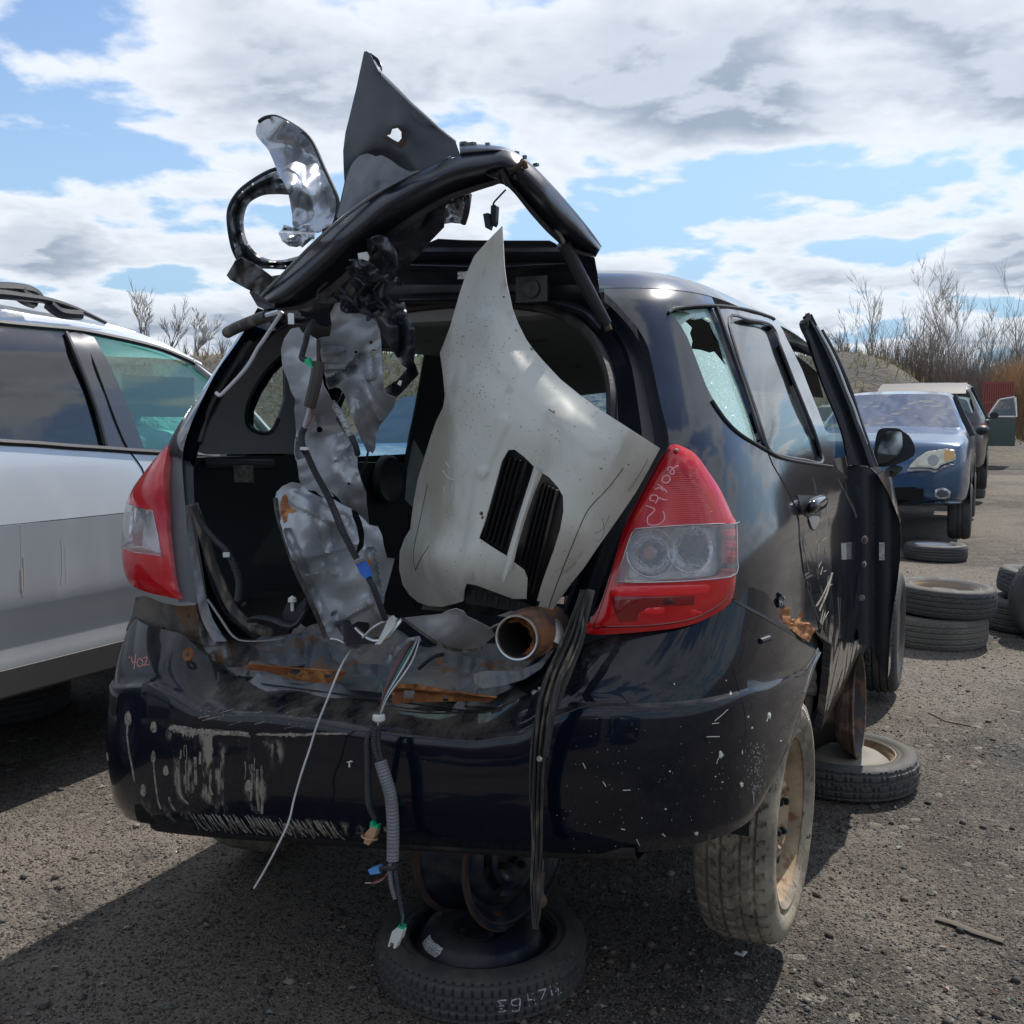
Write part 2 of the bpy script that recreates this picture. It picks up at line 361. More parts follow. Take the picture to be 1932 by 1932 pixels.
chrome = M('reflector_chrome', (.8, .8, .81), .36, .35, 0, [(3, .5, .7, (.5, .5, .52), .4, None, 2)], [(70, .0012, (1, 1, 1), 0, 'vor')])
glass = M('window_glass', (.62, .74, .72), .03, 0, 0, trans=1.0, ior=1.05, spec=.6)
def thin_glass(name, tint, opac, refl=.09, rough=.02, col=(.02, .03, .03), wav=None):
    """single-sheet window: mostly see-through with a dark tint and a Fresnel reflection"""
    m = bpy.data.materials.new(name); m.use_nodes = True; t = m.node_tree; n = t.nodes; l = t.links; n.clear()
    tr = n.new('ShaderNodeBsdfTransparent'); tr.inputs[0].default_value = (*tint, 1)
    df = n.new('ShaderNodeBsdfDiffuse'); df.inputs[0].default_value = (*col, 1)
    gl = n.new('ShaderNodeBsdfGlossy'); gl.inputs['Roughness'].default_value = rough
    lw = n.new('ShaderNodeLayerWeight'); lw.inputs[0].default_value = .5; pw = n.new('ShaderNodeMath'); pw.operation = 'POWER'; pw.inputs[1].default_value = 4.2; l.new(lw.outputs['Facing'], pw.inputs[0]); fr = pw
    a = n.new('ShaderNodeMixShader'); a.inputs[0].default_value = opac; l.new(tr.outputs[0], a.inputs[1]); l.new(df.outputs[0], a.inputs[2])
    k = n.new('ShaderNodeMath'); k.operation = 'ADD'; k.inputs[1].default_value = refl; l.new(fr.outputs[0], k.inputs[0]); k.use_clamp = True
    b = n.new('ShaderNodeMixShader'); l.new(k.outputs[0], b.inputs[0]); l.new(a.outputs[0], b.inputs[1]); l.new(gl.outputs[0], b.inputs[2])
    if wav:
        tcn = n.new('ShaderNodeTexCoord'); x = n.new('ShaderNodeTexNoise'); x.inputs['Scale'].default_value = wav[0]; x.inputs['Detail'].default_value = 3; l.new(tcn.outputs['Object'], x.inputs['Vector'])
        bn = n.new('ShaderNodeBump'); bn.inputs['Distance'].default_value = wav[1]; l.new(x.outputs['Fac'], bn.inputs['Height']); l.new(bn.outputs[0], gl.inputs['Normal'])
    o = n.new('ShaderNodeOutputMaterial'); l.new(b.outputs[0], o.inputs[0]); return m
clear_lens = thin_glass('clear_lens', (.97, .97, .97), .24, .05, .05, (.66, .66, .68))
g_dark = thin_glass('tinted_glass', (.15, .16, .16), .05, .13, .02, (.02, .02, .02), (1.6, .004))
g_green = thin_glass('green_tint_glass', (.68, .84, .79), .05, .10, .03, (.10, .16, .14))
g_door = thin_glass('dusty_door_glass', (.68, .78, .76), .10, .04, .04, (.16, .19, .19))
g_screen = thin_glass('windscreen_glass', (.40, .50, .52), .02, .34, .03, (.25, .30, .32), (1.3, .09))
g_mirror = M('mirror_glass', (.38, .42, .44), .05, 1.0)
airbag = M('teal_airbag_fabric', (.30, .72, .72), .8, 0, 0, [(6, .5, .7, (.4, .8, .8), .85, None, 4)], [(14, .02, None, 4)])
shatter = M('shattered_glass', (.35, .55, .50), .25, 0, .5, [(120, .06, .0, (.62, .75, .72), .4, None, 0, 'vedge'), (3, .5, .7, (.20, .32, .29), .3, None, 4), (260, .72, .78, (.85, .9, .9), .3, None, 2)], [(110, .004, None, 0, 'vorc')], alpha=.93)
silver_paint = M('silver_car_paint', (.62, .655, .69), .28, .35, .9, [(2.5, .5, .8, (.54, .57, .59), .36, (1, 1, .4), 6), (9, .66, .76, (.36, .33, .29), .6, (1.5, 1.5, .25), 8)], coatr=.06)
cladding = M('shaded_silver_cladding', (.15, .15, .15), .5, 0, 0, [(5, .5, .75, (.19, .175, .15), .8, (1, 1, .5), 6)])  # silver darkened in the colour to shade the lower side
blue_paint = M('slate_blue_paint', (.032, .08, .165), .25, .3, 1, [(3, .55, .85, (.05, .075, .12), .4, None, 6)], coatr=.08)
lblue_paint = M('bright_blue_paint', (.07, .20, .42), .3, .1, .9, coatr=.08)
dark_paint = M('charcoal_paint', (.05, .045, .048), .3, .3, .9, [(3, .5, .8, (.10, .095, .09), .5, None, 6)], coatr=.08)
maroon_paint = M('maroon_paint', (.10, .045, .05), .3, .3, .9, coatr=.1)
green_paint = M('dark_green_paint', (.012, .045, .04), .3, .1, .9, coatr=.1)
white_paint = M('white_paint', (.7, .7, .7), .35, 0, .6)
chrome_trim = M('dull_chrome', (.6, .6, .6), .3, .9)
haze_lens = M('hazed_headlight_lens', (.66, .64, .52), .25, 0, .6, [(9, .5, .7, (.5, .47, .36), .4, None, 4)])
amber_lens = M('amber_lens', (.62, .36, .13), .25, 0, .6)
label_m = M('printed_label', (.42, .43, .43), .6, 0, 0, [(260, .52, .55, (.12, .12, .12), .6, (.3, .3, 2.2), 2)])
label_w = M('paper_label', (.55, .55, .53), .6, 0, 0, [(300, .54, .57, (.12, .12, .12), .6, (.3, .3, 2.5), 2)])
conduit = M('ribbed_conduit', (.03, .033, .038), .5)
grey_tape = M('grey_tape_wrap', (.23, .235, .255), .55, 0, 0, [(20, .5, .7, (.17, .17, .18), .6, None, 5)])
blue_pl = M('blue_connector_plastic', (.03, .14, .55), .4); green_pl = M('green_connector_plastic', (.01, .42, .19), .4)
white_pl = M('white_connector_plastic', (.62, .63, .6), .45); tan_pl = M('tan_connector_plastic', (.45, .27, .16), .5)
wire_w = M('white_wire', (.6, .6, .6), .5); wire_r = M('red_wire', (.25, .06, .06), .5); wire_g = M('green_wire', (.04, .16, .12), .5); wire_d = M('dark_wire', (.03, .03, .035), .5)
steel_rod = M('steel_rod', (.45, .46, .48), .35, .8, 0, [(20, .55, .7, (.2, .17, .15), .6, None, 5)])
zinc = M('zinc_pipe', (.42, .40, .37), .4, .7, 0, [(12, .5, .7, (.2, .15, .11), .7, None, 6)])
chalk_red = M('red_grease_pencil', (.62, .25, .25), .8); chalk_pink = M('pink_grease_pencil', (.85, .42, .45), .8); chalk_white = M('white_grease_pencil', (.5, .5, .5), .8)
mud = M('dried_mud', (.31, .28, .225), .95, 0, 0, [(55, .42, .62, (.17, .155, .135), .95, None, 6), (130, .55, .66, (.05, .048, .045), .8, None, 4)], [(90, .003, None, 5)])
dropping = M('white_droppings', (.55, .55, .5), .9)
bark = M('bare_bark', (.22, .19, .17), .95); bark_l = M('pale_bark', (.36, .33, .30), .95)
twig_m = M('brush_twigs', (.17, .13, .105), .95); twig_t = M('tan_reeds', (.40, .25, .13), .95); grass_d = M('dry_grass', (.30, .25, .14), .95); twig_g = M('grey_brush', (.16, .15, .14), .95)
red_paint = M('red_fence_paint', (.24, .06, .05), .6)

def dust_on_top(m, col=(.17, .15, .125), lo=.45, hi=.95, sc=14):
    """dust that has settled on upward faces, broken up by noise and streaks"""
    t = m.node_tree; n = t.nodes; l = t.links; b = n['Principled BSDF']
    g = n.new('ShaderNodeNewGeometry'); sx_ = n.new('ShaderNodeSeparateXYZ'); l.new(g.outputs['True Normal'], sx_.inputs[0])
    a = n.new('ShaderNodeMapRange'); l.new(sx_.outputs[2], a.inputs[0]); a.inputs[1].default_value = lo; a.inputs[2].default_value = hi
    tcn = n.new('ShaderNodeTexCoord'); mp = n.new('ShaderNodeMapping'); mp.inputs['Scale'].default_value = (1, .45, 1); mp.inputs['Rotation'].default_value = (0, 0, .7); l.new(tcn.outputs['Object'], mp.inputs[0])
    x = n.new('ShaderNodeTexNoise'); x.inputs['Scale'].default_value = sc; x.inputs['Detail'].default_value = 9; x.inputs['Roughness'].default_value = .7; l.new(mp.outputs[0], x.inputs['Vector'])
    r = n.new('ShaderNodeMapRange'); l.new(x.outputs['Fac'], r.inputs[0]); r.inputs[1].default_value = .38; r.inputs[2].default_value = .72
    k = n.new('ShaderNodeMath'); k.operation = 'MULTIPLY'; l.new(a.outputs[0], k.inputs[0]); l.new(r.outputs[0], k.inputs[1])
    df = n.new('ShaderNodeBsdfDiffuse'); df.inputs[0].default_value = (*col, 1)
    o = n['Material Output']; src = o.inputs[0].links[0].from_socket; mx_ = n.new('ShaderNodeMixShader'); l.new(k.outputs[0], mx_.inputs[0]); l.new(src, mx_.inputs[1]); l.new(df.outputs[0], mx_.inputs[2]); l.new(mx_.outputs[0], o.inputs[0])
dust_on_top(bumper_m, (.17, .152, .128), .5, 1.0, 13)
dust_on_top(tyre_m, (.13, .12, .10), .5, 1, 20)
def film(name, col, sc, st, lo, hi, sc2=4, lo2=.4, hi2=.6):
    """thin irregular film of dried mud: what the noise leaves out is bare"""
    m = M(name, col, .95); t = m.node_tree; n = t.nodes; l = t.links; b = n['Principled BSDF']; tcn = n.new('ShaderNodeTexCoord'); outs = []
    for s_, stt, a_, b_ in ((sc, st, lo, hi), (sc2, (1, 1, .6), lo2, hi2)):
        mp = n.new('ShaderNodeMapping'); mp.inputs['Scale'].default_value = stt; l.new(tcn.outputs['Object'], mp.inputs[0])
        x = n.new('ShaderNodeTexNoise'); x.inputs['Scale'].default_value = s_; x.inputs['Detail'].default_value = 7; x.inputs['Roughness'].default_value = .65; l.new(mp.outputs[0], x.inputs['Vector'])
        r = n.new('ShaderNodeMapRange'); r.interpolation_type = 'SMOOTHSTEP'; l.new(x.outputs['Fac'], r.inputs[0]); r.inputs[1].default_value = a_; r.inputs[2].default_value = b_; outs.append(r.outputs[0])
    k = n.new('ShaderNodeMath'); k.operation = 'MULTIPLY'; l.new(outs[0], k.inputs[0]); l.new(outs[1], k.inputs[1]); at = n.new('ShaderNodeAttribute'); at.attribute_name = 'fade'; k2 = n.new('ShaderNodeMath'); k2.operation = 'MULTIPLY'; l.new(k.outputs[0], k2.inputs[0]); l.new(at.outputs['Fac'], k2.inputs[1]); l.new(k2.outputs[0], b.inputs['Alpha']); return m
mud_film = film('mud_film', (.25, .225, .185), 30, (1.4, 1, .45), .46, .60, 12, .44, .56)
mud_film2 = film('mud_smears', (.24, .215, .175), 55, (.7, 1, .5), .47, .62, 6, .35, .55)
bowl_m = M('bowl_reflector', (.62, .62, .64), .25, 1.0, 0, (), [(110, .0009, None, 0, 'vor')])

stain_m = M('rust_stained_bracket', (.085, .082, .08), .8, 0, 0, [(9, .42, .58, (.17, .15, .125), .9, (1, 1, .35), 8), (7, .50, .62, (.17, .085, .04), .9, (1, 1, .4), 8), (45, .58, .68, (.03, .027, .025), .9, None, 5)], [(50, .003, None, 5)])
loop_m = M('scuffed_frame_metal', (.13, .14, .155), .38, .4, 0, [(6, .45, .7, (.05, .055, .065), .45, None, 6)], [(18, .003, None, 2)])
# ------------------------------------------------------------------ ground
ground_m = bpy.data.materials.new('gravel_ground'); ground_m.use_nodes = True
def build_ground_mat():
    t = ground_m.node_tree; n = t.nodes; l = t.links; b = n['Principled BSDF']; b.inputs['Roughness'].default_value = .9; b.inputs['Specular IOR Level'].default_value = .25
    tcn = n.new('ShaderNodeTexCoord'); co = tcn.outputs['Object']
    def nz(s, d, r=.6):
        x = n.new('ShaderNodeTexNoise'); x.inputs['Scale'].default_value = s; x.inputs['Detail'].default_value = d; x.inputs['Roughness'].default_value = r; l.new(co, x.inputs['Vector']); return x.outputs['Fac']
    def vo(s, out='Color'):
        x = n.new('ShaderNodeTexVoronoi'); x.inputs['Scale'].default_value = s; l.new(co, x.inputs['Vector']); return x
    def rmp(v, a, b_):
        x = n.new('ShaderNodeMapRange'); x.interpolation_type = 'SMOOTHSTEP'; l.new(v, x.inputs[0]); x.inputs[1].default_value = a; x.inputs[2].default_value = b_; return x.outputs[0]
    def mix(f, a, c):
        x = n.new('ShaderNodeMix'); x.data_type = 'RGBA'; l.new(f, x.inputs[0])
        for i, q in ((6, a), (7, c)):
            if isinstance(q, tuple): x.inputs[i].default_value = (*q, 1)
            else: l.new(q, x.inputs[i])
        return x.outputs[2]
    base = mix(rmp(nz(.42, 5), .40, .60), (.080, .068, .057), (.185, .158, .13))
    base = mix(rmp(nz(2.6, 8), .50, .68), base, (.165, .145, .122))
    base = mix(rmp(nz(1.1, 5), .55, .72), base, (.048, .042, .038))
    v = vo(130); s = n.new('ShaderNodeSeparateColor'); l.new(v.outputs['Color'], s.inputs[0])
    base = mix(rmp(s.outputs[0], .72, 1.0), base, (.18, .16, .137))
    base = mix(rmp(s.outputs[1], .70, .98), base, (.030, .028, .028))
    v2 = vo(34); s2 = n.new('ShaderNodeSeparateColor'); l.new(v2.outputs['Color'], s2.inputs[0])
    base = mix(rmp(s2.outputs[2], .955, .985), base, (.19, .172, .145))
    l.new(base, b.inputs['Base Color'])
    prev = None
    for f, dist in ((v.outputs['Distance'], -.007), (v2.outputs['Distance'], -.008), (nz(300, 3), .003), (nz(7, 6), .02)):
        bn = n.new('ShaderNodeBump'); bn.inputs['Distance'].default_value = abs(dist); bn.invert = dist < 0; l.new(f, bn.inputs['Height'])
        if prev: l.new(prev, bn.inputs['Normal'])
        prev = bn.outputs[0]
    l.new(prev, b.inputs['Normal'])
build_ground_mat()
def gz(x, y):                                        # gentle ruts
    d = math.hypot(x, y)
    r = .019 * (min(max(0, d - 12), 48) + 0)            # the yard climbs gently towards the scrub
    return (noise.noise(Vector((x * .5, y * .5, 3))) * .022 + noise.noise(Vector((x * 2.2, y * 2.2, 8))) * .008 - .012) * min(1, 14 / (d + 1)) + r
def build_ground():
    xs = sorted(set([round(x, 3) for x in np.arange(-6, 7.01, .14)] + [-900, -300, -120, -60, -40, -25, -16, -11, -8] + [900, 300, 120, 60, 40, 25, 16, 11, 8.5]))
    ys = sorted(set([round(x, 3) for x in np.arange(.8, 13.01, .14)] + [-300, -60, -20, -8, -3, -1, 0, 15, 18, 24, 32, 45, 60, 90, 150, 400, 1500]))
    v = [(x, y, gz(x, y)) for y in ys for x in xs]; C = len(xs)
    f = [(i * C + j, i * C + j + 1, (i + 1) * C + j + 1, (i + 1) * C + j) for i in range(len(ys) - 1) for j in range(C - 1)]
    obj('ground', v, f, ground_m, kind='structure')
build_ground()
stone_mats = [M('stone_grey', (.115, .105, .095), .9), M('stone_dark', (.042, .04, .04), .85), M('stone_pale', (.21, .19, .16), .9), M('stone_brown', (.12, .095, .075), .9)]
def build_gravel(nst=95000):
    rs = np.random.RandomState(5)
    base = np.array([(1, 0, 0), (-.9, .1, 0), (0, 1, .1), (.1, -1, -.05), (.05, 0, .75), (0, 0, -.6)])
    fc = np.array([(0, 2, 4), (2, 1, 4), (1, 3, 4), (3, 0, 4), (2, 0, 5), (1, 2, 5), (3, 1, 5), (0, 3, 5)])
    # denser close to the lens: uniform in the inverse distance
    d = 1 / rs.uniform(1 / 11.0, 1 / 1.75, nst); an = rs.uniform(-.56, .56, nst)
    x = d * np.tan(an); y = d
    s = .0017 + .0042 * rs.power(.35, nst) ** 2 ; s = s * np.where(d > 4, 1.35, 1) ; big = rs.rand(nst) < .004; s[big] = rs.uniform(.009, .017, big.sum())
    z = np.array([gz(a, b) for a, b in zip(x, y)])
    ang = rs.uniform(0, 6.283, nst); c, s_ = np.cos(ang), np.sin(ang)
    jit = 1 + rs.uniform(-.35, .35, (nst, 6, 3)); P = base[None] * jit * s[:, None, None]
    X = P[..., 0] * c[:, None] - P[..., 1] * s_[:, None] + x[:, None]; Y = P[..., 0] * s_[:, None] + P[..., 1] * c[:, None] + y[:, None]; Z = P[..., 2] + z[:, None] + s[:, None] * .25
    V = np.stack([X, Y, Z], -1).reshape(-1, 3).astype(np.float32)
    Fi = (fc[None] + (np.arange(nst) * 6)[:, None, None]).reshape(-1, 3)
    me = bpy.data.meshes.new('gravel'); me.vertices.add(len(V)); me.vertices.foreach_set('co', V.ravel())
    me.loops.add(len(Fi) * 3); me.loops.foreach_set('vertex_index', Fi.ravel().astype(np.int32)); me.polygons.add(len(Fi))
    me.polygons.foreach_set('loop_start', np.arange(0, len(Fi) * 3, 3, dtype=np.int32)); me.polygons.foreach_set('loop_total', np.full(len(Fi), 3, np.int32))
    for mm in stone_mats: me.materials.append(mm)
    mi = rs.choice([0, 1, 2, 3], nst, p=[.36, .24, .08, .32]).repeat(8); me.polygons.foreach_set('material_index', mi.astype(np.int32))
    me.update(); me.validate(); o = bpy.data.objects.new('gravel', me); COL.objects.link(o)
    tag(o, 'loose grey and brown gravel scattered over the yard', 'gravel', None, 'stuff')
build_gravel()
def litter():
    R_ = random.Random(8); v = []; f = []
    for i in range(240):
        d = 1 / R_.uniform(1 / 9, 1 / 2.0); x = d * math.tan(R_.uniform(-.5, .55)); y = d; z = gz(x, y) + .004; s = R_.uniform(.004, .014); a = R_.uniform(0, 6.28); n0 = len(v)
        for k in range(4): b = a + k * pi / 2 + R_.uniform(-.4, .4); v.append((x + s * cos(b) * R_.uniform(.5, 1.6), y + s * sin(b) * R_.uniform(.4, 1), z + R_.uniform(0, .006)))
        v.append((x, y, z + .007)); f += [(n0, n0 + 1, n0 + 4), (n0 + 1, n0 + 2, n0 + 4), (n0 + 2, n0 + 3, n0 + 4), (n0 + 3, n0, n0 + 4)]
    obj('litter', v, f, [M('litter_pale', (.24, .215, .18), .8), M('litter_rust', (.13, .07, .045), .8), M('litter_glass', (.10, .13, .12), .3, 0, .5)], None, smooth=False, mids=[R_.choice((0, 0, 1, 1, 2)) for _ in range(240) for _k in range(4)], label='small chips of glass, wood and rust scattered on the gravel', cat='litter', kind='stuff')
litter()

# ------------------------------------------------------------------ the wreck's body surface
# profile over height: z, half width a, rear face V
PROF = [(.42, .775, .10), (.55, .80, .08), (.75, .82, .075), (.90, .825, .08), (1.05, .818, .085), (1.15, .803, .10), (1.29, .768, .13), (1.42, .712, .205), (1.57, .648, .30), (1.62, .622, .35), (1.655, .588, .40), (1.685, .51, .50), (1.705, .38, .70), (1.715, .20, .95), (1.719, .0, 1.2)]
VC = 1.2
def spline_prof():
    pts = cat_rom([(z, a, v) for z, a, v in PROF], 8); H = [0]
    for p, q in zip(pts, pts[1:]): H.append(H[-1] + math.hypot(math.hypot(q[0] - p[0], q[1] - p[1]), .3 * (q[2] - p[2])))
    return np.array(H), np.array([[p[0], p[1], p[2]] for p in pts])
HH, PP = spline_prof()
def prof_h(h): return [float(np.interp(h, HH, PP[:, k])) for k in range(3)]
def h_of_z(z): return float(np.interp(z, PP[:, 0], HH))
NE = 6
_ph = np.linspace(0, pi / 2, 400); _u = np.cos(_ph) ** (2 / NE); _w = np.sin(_ph) ** (2 / NE)
_al = np.concatenate([[0], np.cumsum(np.hypot(np.diff(_u) * .8, np.diff(_w) * 1.12))]); QR = float(_al[-1])     # q at the middle of the rear face
def plan(q):                                         # q<0: straight side ahead of VC ; 0..QR rear right quadrant ; then mirrored left
    sg = 1
    if q > QR: q = 2 * QR - q; sg = -1
    if q <= 0: return sg, 1.0, q
    return sg, float(np.interp(q, _al, _u)), float(np.interp(q, _al, _w))
def top_drop(v):
    if v < 1.4: return 0.0
    if v < 2.3: return .05 * ((v - 1.4) / .9) ** 2
    return .05 + .62 * sstep(2.0, 3.3, v) - .62 * sstep(2.0, 3.3, 2.3) + (.06 * max(0, v - 3.2))
def shape(q, h, off=0.0):
    z, a, vr = prof_h(h); s, u, wq = plan(q)
    if wq < 0: V = VC - wq; U = a
    else: V = VC - (VC - vr) * wq; U = a * u
    dz = top_drop(V) * sstep(.98, 1.66, z)
    if V > 3.0: U *= 1 - .10 * sstep(3.0, 3.8, V)
    p = (s * U, V, z - dz)
    return p
def shape_n(q, h):
    e = .006
    a = Vector(shape(q + e, h)) - Vector(shape(q - e, h)); b = Vector(shape(q, min(h + e, HH[-1] - 1e-4))) - Vector(shape(q, h - e))
    n = b.cross(a)
    return n.normalized() if n.length > 1e-9 else Vector((0, 0, 1))
def Fimp(U, V, z):
    zz = z + top_drop(V) * sstep(.98, 1.66, z + top_drop(V) * .5)
    if zz >= PP[-1, 0]: return 1.0 + (zz - PP[-1, 0]) * 20
    a = max(1e-3, float(np.interp(zz, PP[:, 0], PP[:, 1]))); vr = float(np.interp(zz, PP[:, 0], PP[:, 2]))
    r = (abs(U) / a) ** NE + (max(0, (VC - V)) / (VC - vr)) ** NE
    return r ** (1 / NE) - 1
def hit(x, y, far=False, tmin=1.2, tmax=7.5):
    d = cray(x, y); n = 400; ts = np.linspace(tmin, tmax, n); fs = [Fimp(CO[0] + t * d[0], CO[1] + t * d[1], CO[2] + t * d[2]) for t in ts]
    idx = [i for i in range(n - 1) if (fs[i] > 0) != (fs[i + 1] > 0)]
    if idx:
        i = idx[-1] if far else idx[0]; a, b = ts[i], ts[i + 1]; fa = fs[i]
        for _ in range(30):
            m = (a + b) / 2; fm = Fimp(CO[0] + m * d[0], CO[1] + m * d[1], CO[2] + m * d[2])
            if (fm > 0) == (fa > 0): a = m
            else: b = m
        t = (a + b) / 2
    else: t = ts[int(np.argmin(fs))]
    return (CO[0] + t * d[0], CO[1] + t * d[1], CO[2] + t * d[2])
def qh(p):                                           # point -> (q,h)
    U, V, z = p; zz = z + top_drop(V) * sstep(.98, 1.66, z + top_drop(V) * .5); zz = min(zz, 1.7185); h = h_of_z(zz)
    a = float(np.interp(zz, PP[:, 0], PP[:, 1])); vr = float(np.interp(zz, PP[:, 0], PP[:, 2]))
    if V >= VC: q = VC - V
    else:
        u = abs(U) / max(a, 1e-3); w_ = (VC - V) / (VC - vr); ph = atan2(max(w_, 1e-6) ** (NE / 2), max(u, 1e-6) ** (NE / 2)); q = float(np.interp(ph, _ph, _al))
    return (q, h) if U >= 0 else (2 * QR - q, h)
def px_qh(poly, far=False): return [qh(hit(x, y, far)) for x, y in poly]
def body_panel(name, outline, holes, mat, parent, sp=.022, lift=0.0, edge=.022, bulge=None, dents=None, **k):
    """panel of the body in (q,h) space with exact surface normals and a folded-in edge"""
    V2, T, bd = tri_patch(outline, holes, sp)
    P = []; Nn = []
    for q, h in V2:
        n = shape_n(q, h); p = Vector(shape(q, h)) + n * (lift + (bulge(q, h) if bulge else 0))
        if dents:
            d = dents(p); p = p + n * d
        P.append(p); Nn.append(n)
    if bulge or dents:
        Nv = vnormals([tuple(p) for p in P], T); s = 1 if (Nv * np.array([tuple(n) for n in Nn])).sum() > 0 else -1; Nn = [Vector(x * s) for x in Nv]
    # orient
    t0 = T[len(T) // 2]; g = (P[t0[1]] - P[t0[0]]).cross(P[t0[2]] - P[t0[0]])
    if g.dot(Nn[t0[0]]) < 0: T = [t[::-1] for t in T]; bd = [(b, a) for a, b in bd]
    nP = len(P); P2 = list(P); N2 = list(Nn); F = list(T)
    bi = {}
    for a, b in bd:
        for i in (a, b):
            if i not in bi:
                bi[i] = len(P2); P2.append(P[i] + Nn[i] * -.0008); N2.append((Nn[i]).normalized()); P2.append(P[i] - Nn[i] * edge); N2.append(Nn[i])
        F.append((b, a, bi[a] + 1, bi[b] + 1))
    # world
    Pw = [W(p) for p in P2]; Nw = [(n[0] * ca + n[1] * sa, -n[0] * sa + n[1] * ca, n[2]) for n in N2]
    return obj(name, Pw, F, mat, parent, normals=Nw, **k)
# ------------------------------------------------------------------ crops of the photograph in which outlines were measured
KP = 3056 / 1932
CROPS = dict(Z1=(600, 100, 1300 / 1932), Z2=(450, 850, 900 / 1581), Z3=(1100, 650, 1000 / 1486), Z4=(1700, 1200, 800 / 1717), Z5=(1900, 800, 900 / 1932), Z6=(2400, 800, 656 / 1811),
             Z7=(2000, 1900, 1056 / 1765), Z8=(900, 1800, 1000 / 1538), Y1=(0, 800, 700 / 966), Y2=(200, 1700, 1000 / 1932), Y3=(0, 1900, 1000 / 1671), Y4=(2500, 1100, 556 / 1790), Y5=(1700, 1900, 800 / 1932), Y6=(2200, 1300, 600 / 1159))
def px(c, pts):
    a, b, s = CROPS[c]; return [((a + p[0] * s) / KP, (b + p[1] * s) / KP) + tuple(p[2:]) for p in pts]
def strip(name, A, B, VA, VB, mat, parent, nc=8, n=6, prof=None, th=.0015, cr=(0, 60, 1), **k):
    """ruled sheet between two measured edges; prof(t) pushes the middle along V"""
    A = cat_rom([(a[0], a[1], 0) for a in A], n); B = cat_rom([(b[0], b[1], 0) for b in B], n); K = len(A)
    fa = (lambda s: VA) if not isinstance(VA, list) else (lambda s: float(np.interp(s, np.linspace(0, 1, len(VA)), VA)))
    fb = (lambda s: VB) if not isinstance(VB, list) else (lambda s: float(np.interp(s, np.linspace(0, 1, len(VB)), VB)))
    rows = []
    for i in range(K):
        s = i / (K - 1); r = []
        for j in range(nc + 1):
            t = j / nc; x = A[i].x + (B[i].x - A[i].x) * t; y = A[i].y + (B[i].y - A[i].y) * t
            v = fa(s) * (1 - t) + fb(s) * t + (prof(t, s) if prof else 0) + (crumple(x, y, *cr) if cr[0] else 0)
            r.append(W(on(x, y, 'v', v)))
        rows.append(r)
    m = MB().grid(rows); P = m.v; T = m.f
    Nn = vnormals(P, T)
    if (Nn * (np.array(P) - np.array([0, 0, CH]))).sum() > 0: T = [t[::-1] for t in T]; Nn = -Nn
    ec = {(t[i], t[(i + 1) % 4]) for t in T for i in range(4)}; bd = [e for e in ec if (e[1], e[0]) not in ec]
    P, F = thicken(P, T, bd, th, Nn)
    return obj(name, P, F, mat, parent, **k)
def ptube(name, pts, r, mat, parent, n=8, sm=5, mb=None, rib=0, flat=1.0, **k):
    """tube through (x, y, V) measurements"""
    c = [W(on(x, y, 'v', v)) for x, y, v in pts]; P = cat_rom(c, sm) if sm > 1 else c
    if rib:
        L_ = sum((Vector(b) - Vector(a)).length for a, b in zip(P, P[1:])); kk = max(4, int(L_ / rib)); Q = []; R = []
        d = [0]
        for a, b in zip(P, P[1:]): d.append(d[-1] + (Vector(b) - Vector(a)).length)
        for i in range(kk * 2):
            s = d[-1] * i / (kk * 2 - 1); Q.append(tuple(float(np.interp(s, d, [p[j] for p in P])) for j in range(3))); R.append(r * (1.0 if i % 2 else .78))
        P, r = Q, R
    if isinstance(r, list) and len(r) == len(pts) and not rib: r = [float(np.interp(i / (len(P) - 1), np.linspace(0, 1, len(r)), r)) for i in range(len(P))]
    m = mb or MB(); m.tube(P, r, n, flat=flat)
    return m if mb else m.build(name, mat, parent, **k)
def wallpt(x, y, side=-1, inset=.07):
    u = side * .7
    for _ in range(6):
        p = on(x, y, 'u', u); a = float(np.interp(min(max(p[2], .42), 1.66), PP[:, 0], PP[:, 1])); u = side * (max(a, .45) - inset)
    return p
def wall_sheet(name, outline, holes, mat, parent, side=-1, inset=.07, sp=12, th=.006, **k):
    V2, T, bd = tri_patch(outline, holes, sp); P = [W(wallpt(x, y, side, inset)) for x, y in V2]
    Nn = vnormals(P, T)
    if (Nn * (np.array(P) - np.array([0, 0, CH]))).sum() > 0: T = [t[::-1] for t in T]; Nn = -Nn; bd = [(b, a) for a, b in bd]
    P, F = thicken(P, T, bd, th, Nn); return obj(name, P, F, mat, parent, **k)
from mathutils.bvhtree import BVHTree
def bvh_of(*objs):
    V = []; F = []
    for o in objs:
        n = len(V); mw = INV[root(o).name].inverted() if o.parent is None or root(o).name in INV else Matrix.Identity(4)
        V += [mw @ v.co for v in o.data.vertices]; F += [[i + n for i in p.vertices] for p in o.data.polygons]
    return BVHTree.FromPolygons(V, F)
CAMP = Vector((0, 0, CH))
def cast(b, x, y, lift=.0015):
    d = Vector(wray(x, y)).normalized(); h = b.ray_cast(CAMP, d)
    if h[0] is None: return None
    n = h[1] if h[1].dot(d) < 0 else -h[1]
    return h[0] + n * lift, n
def decal_mesh(mb, poly, b, lift=.0015, sp=4.0, mi=0, dome=.0):
    V2, T, bd = tri_patch(poly, (), sp); P = []; ok = []
    B = set(i for e in bd for i in e)
    for i, (x, y) in enumerate(V2):
        h = cast(b, x, y, .0004 if i in B else lift + dome)
        ok.append(h is not None); P.append(h[0] if h else Vector((0, 0, 0)))
    mb.add(P, [t for t in T if all(ok[i] for i in t)], mi)
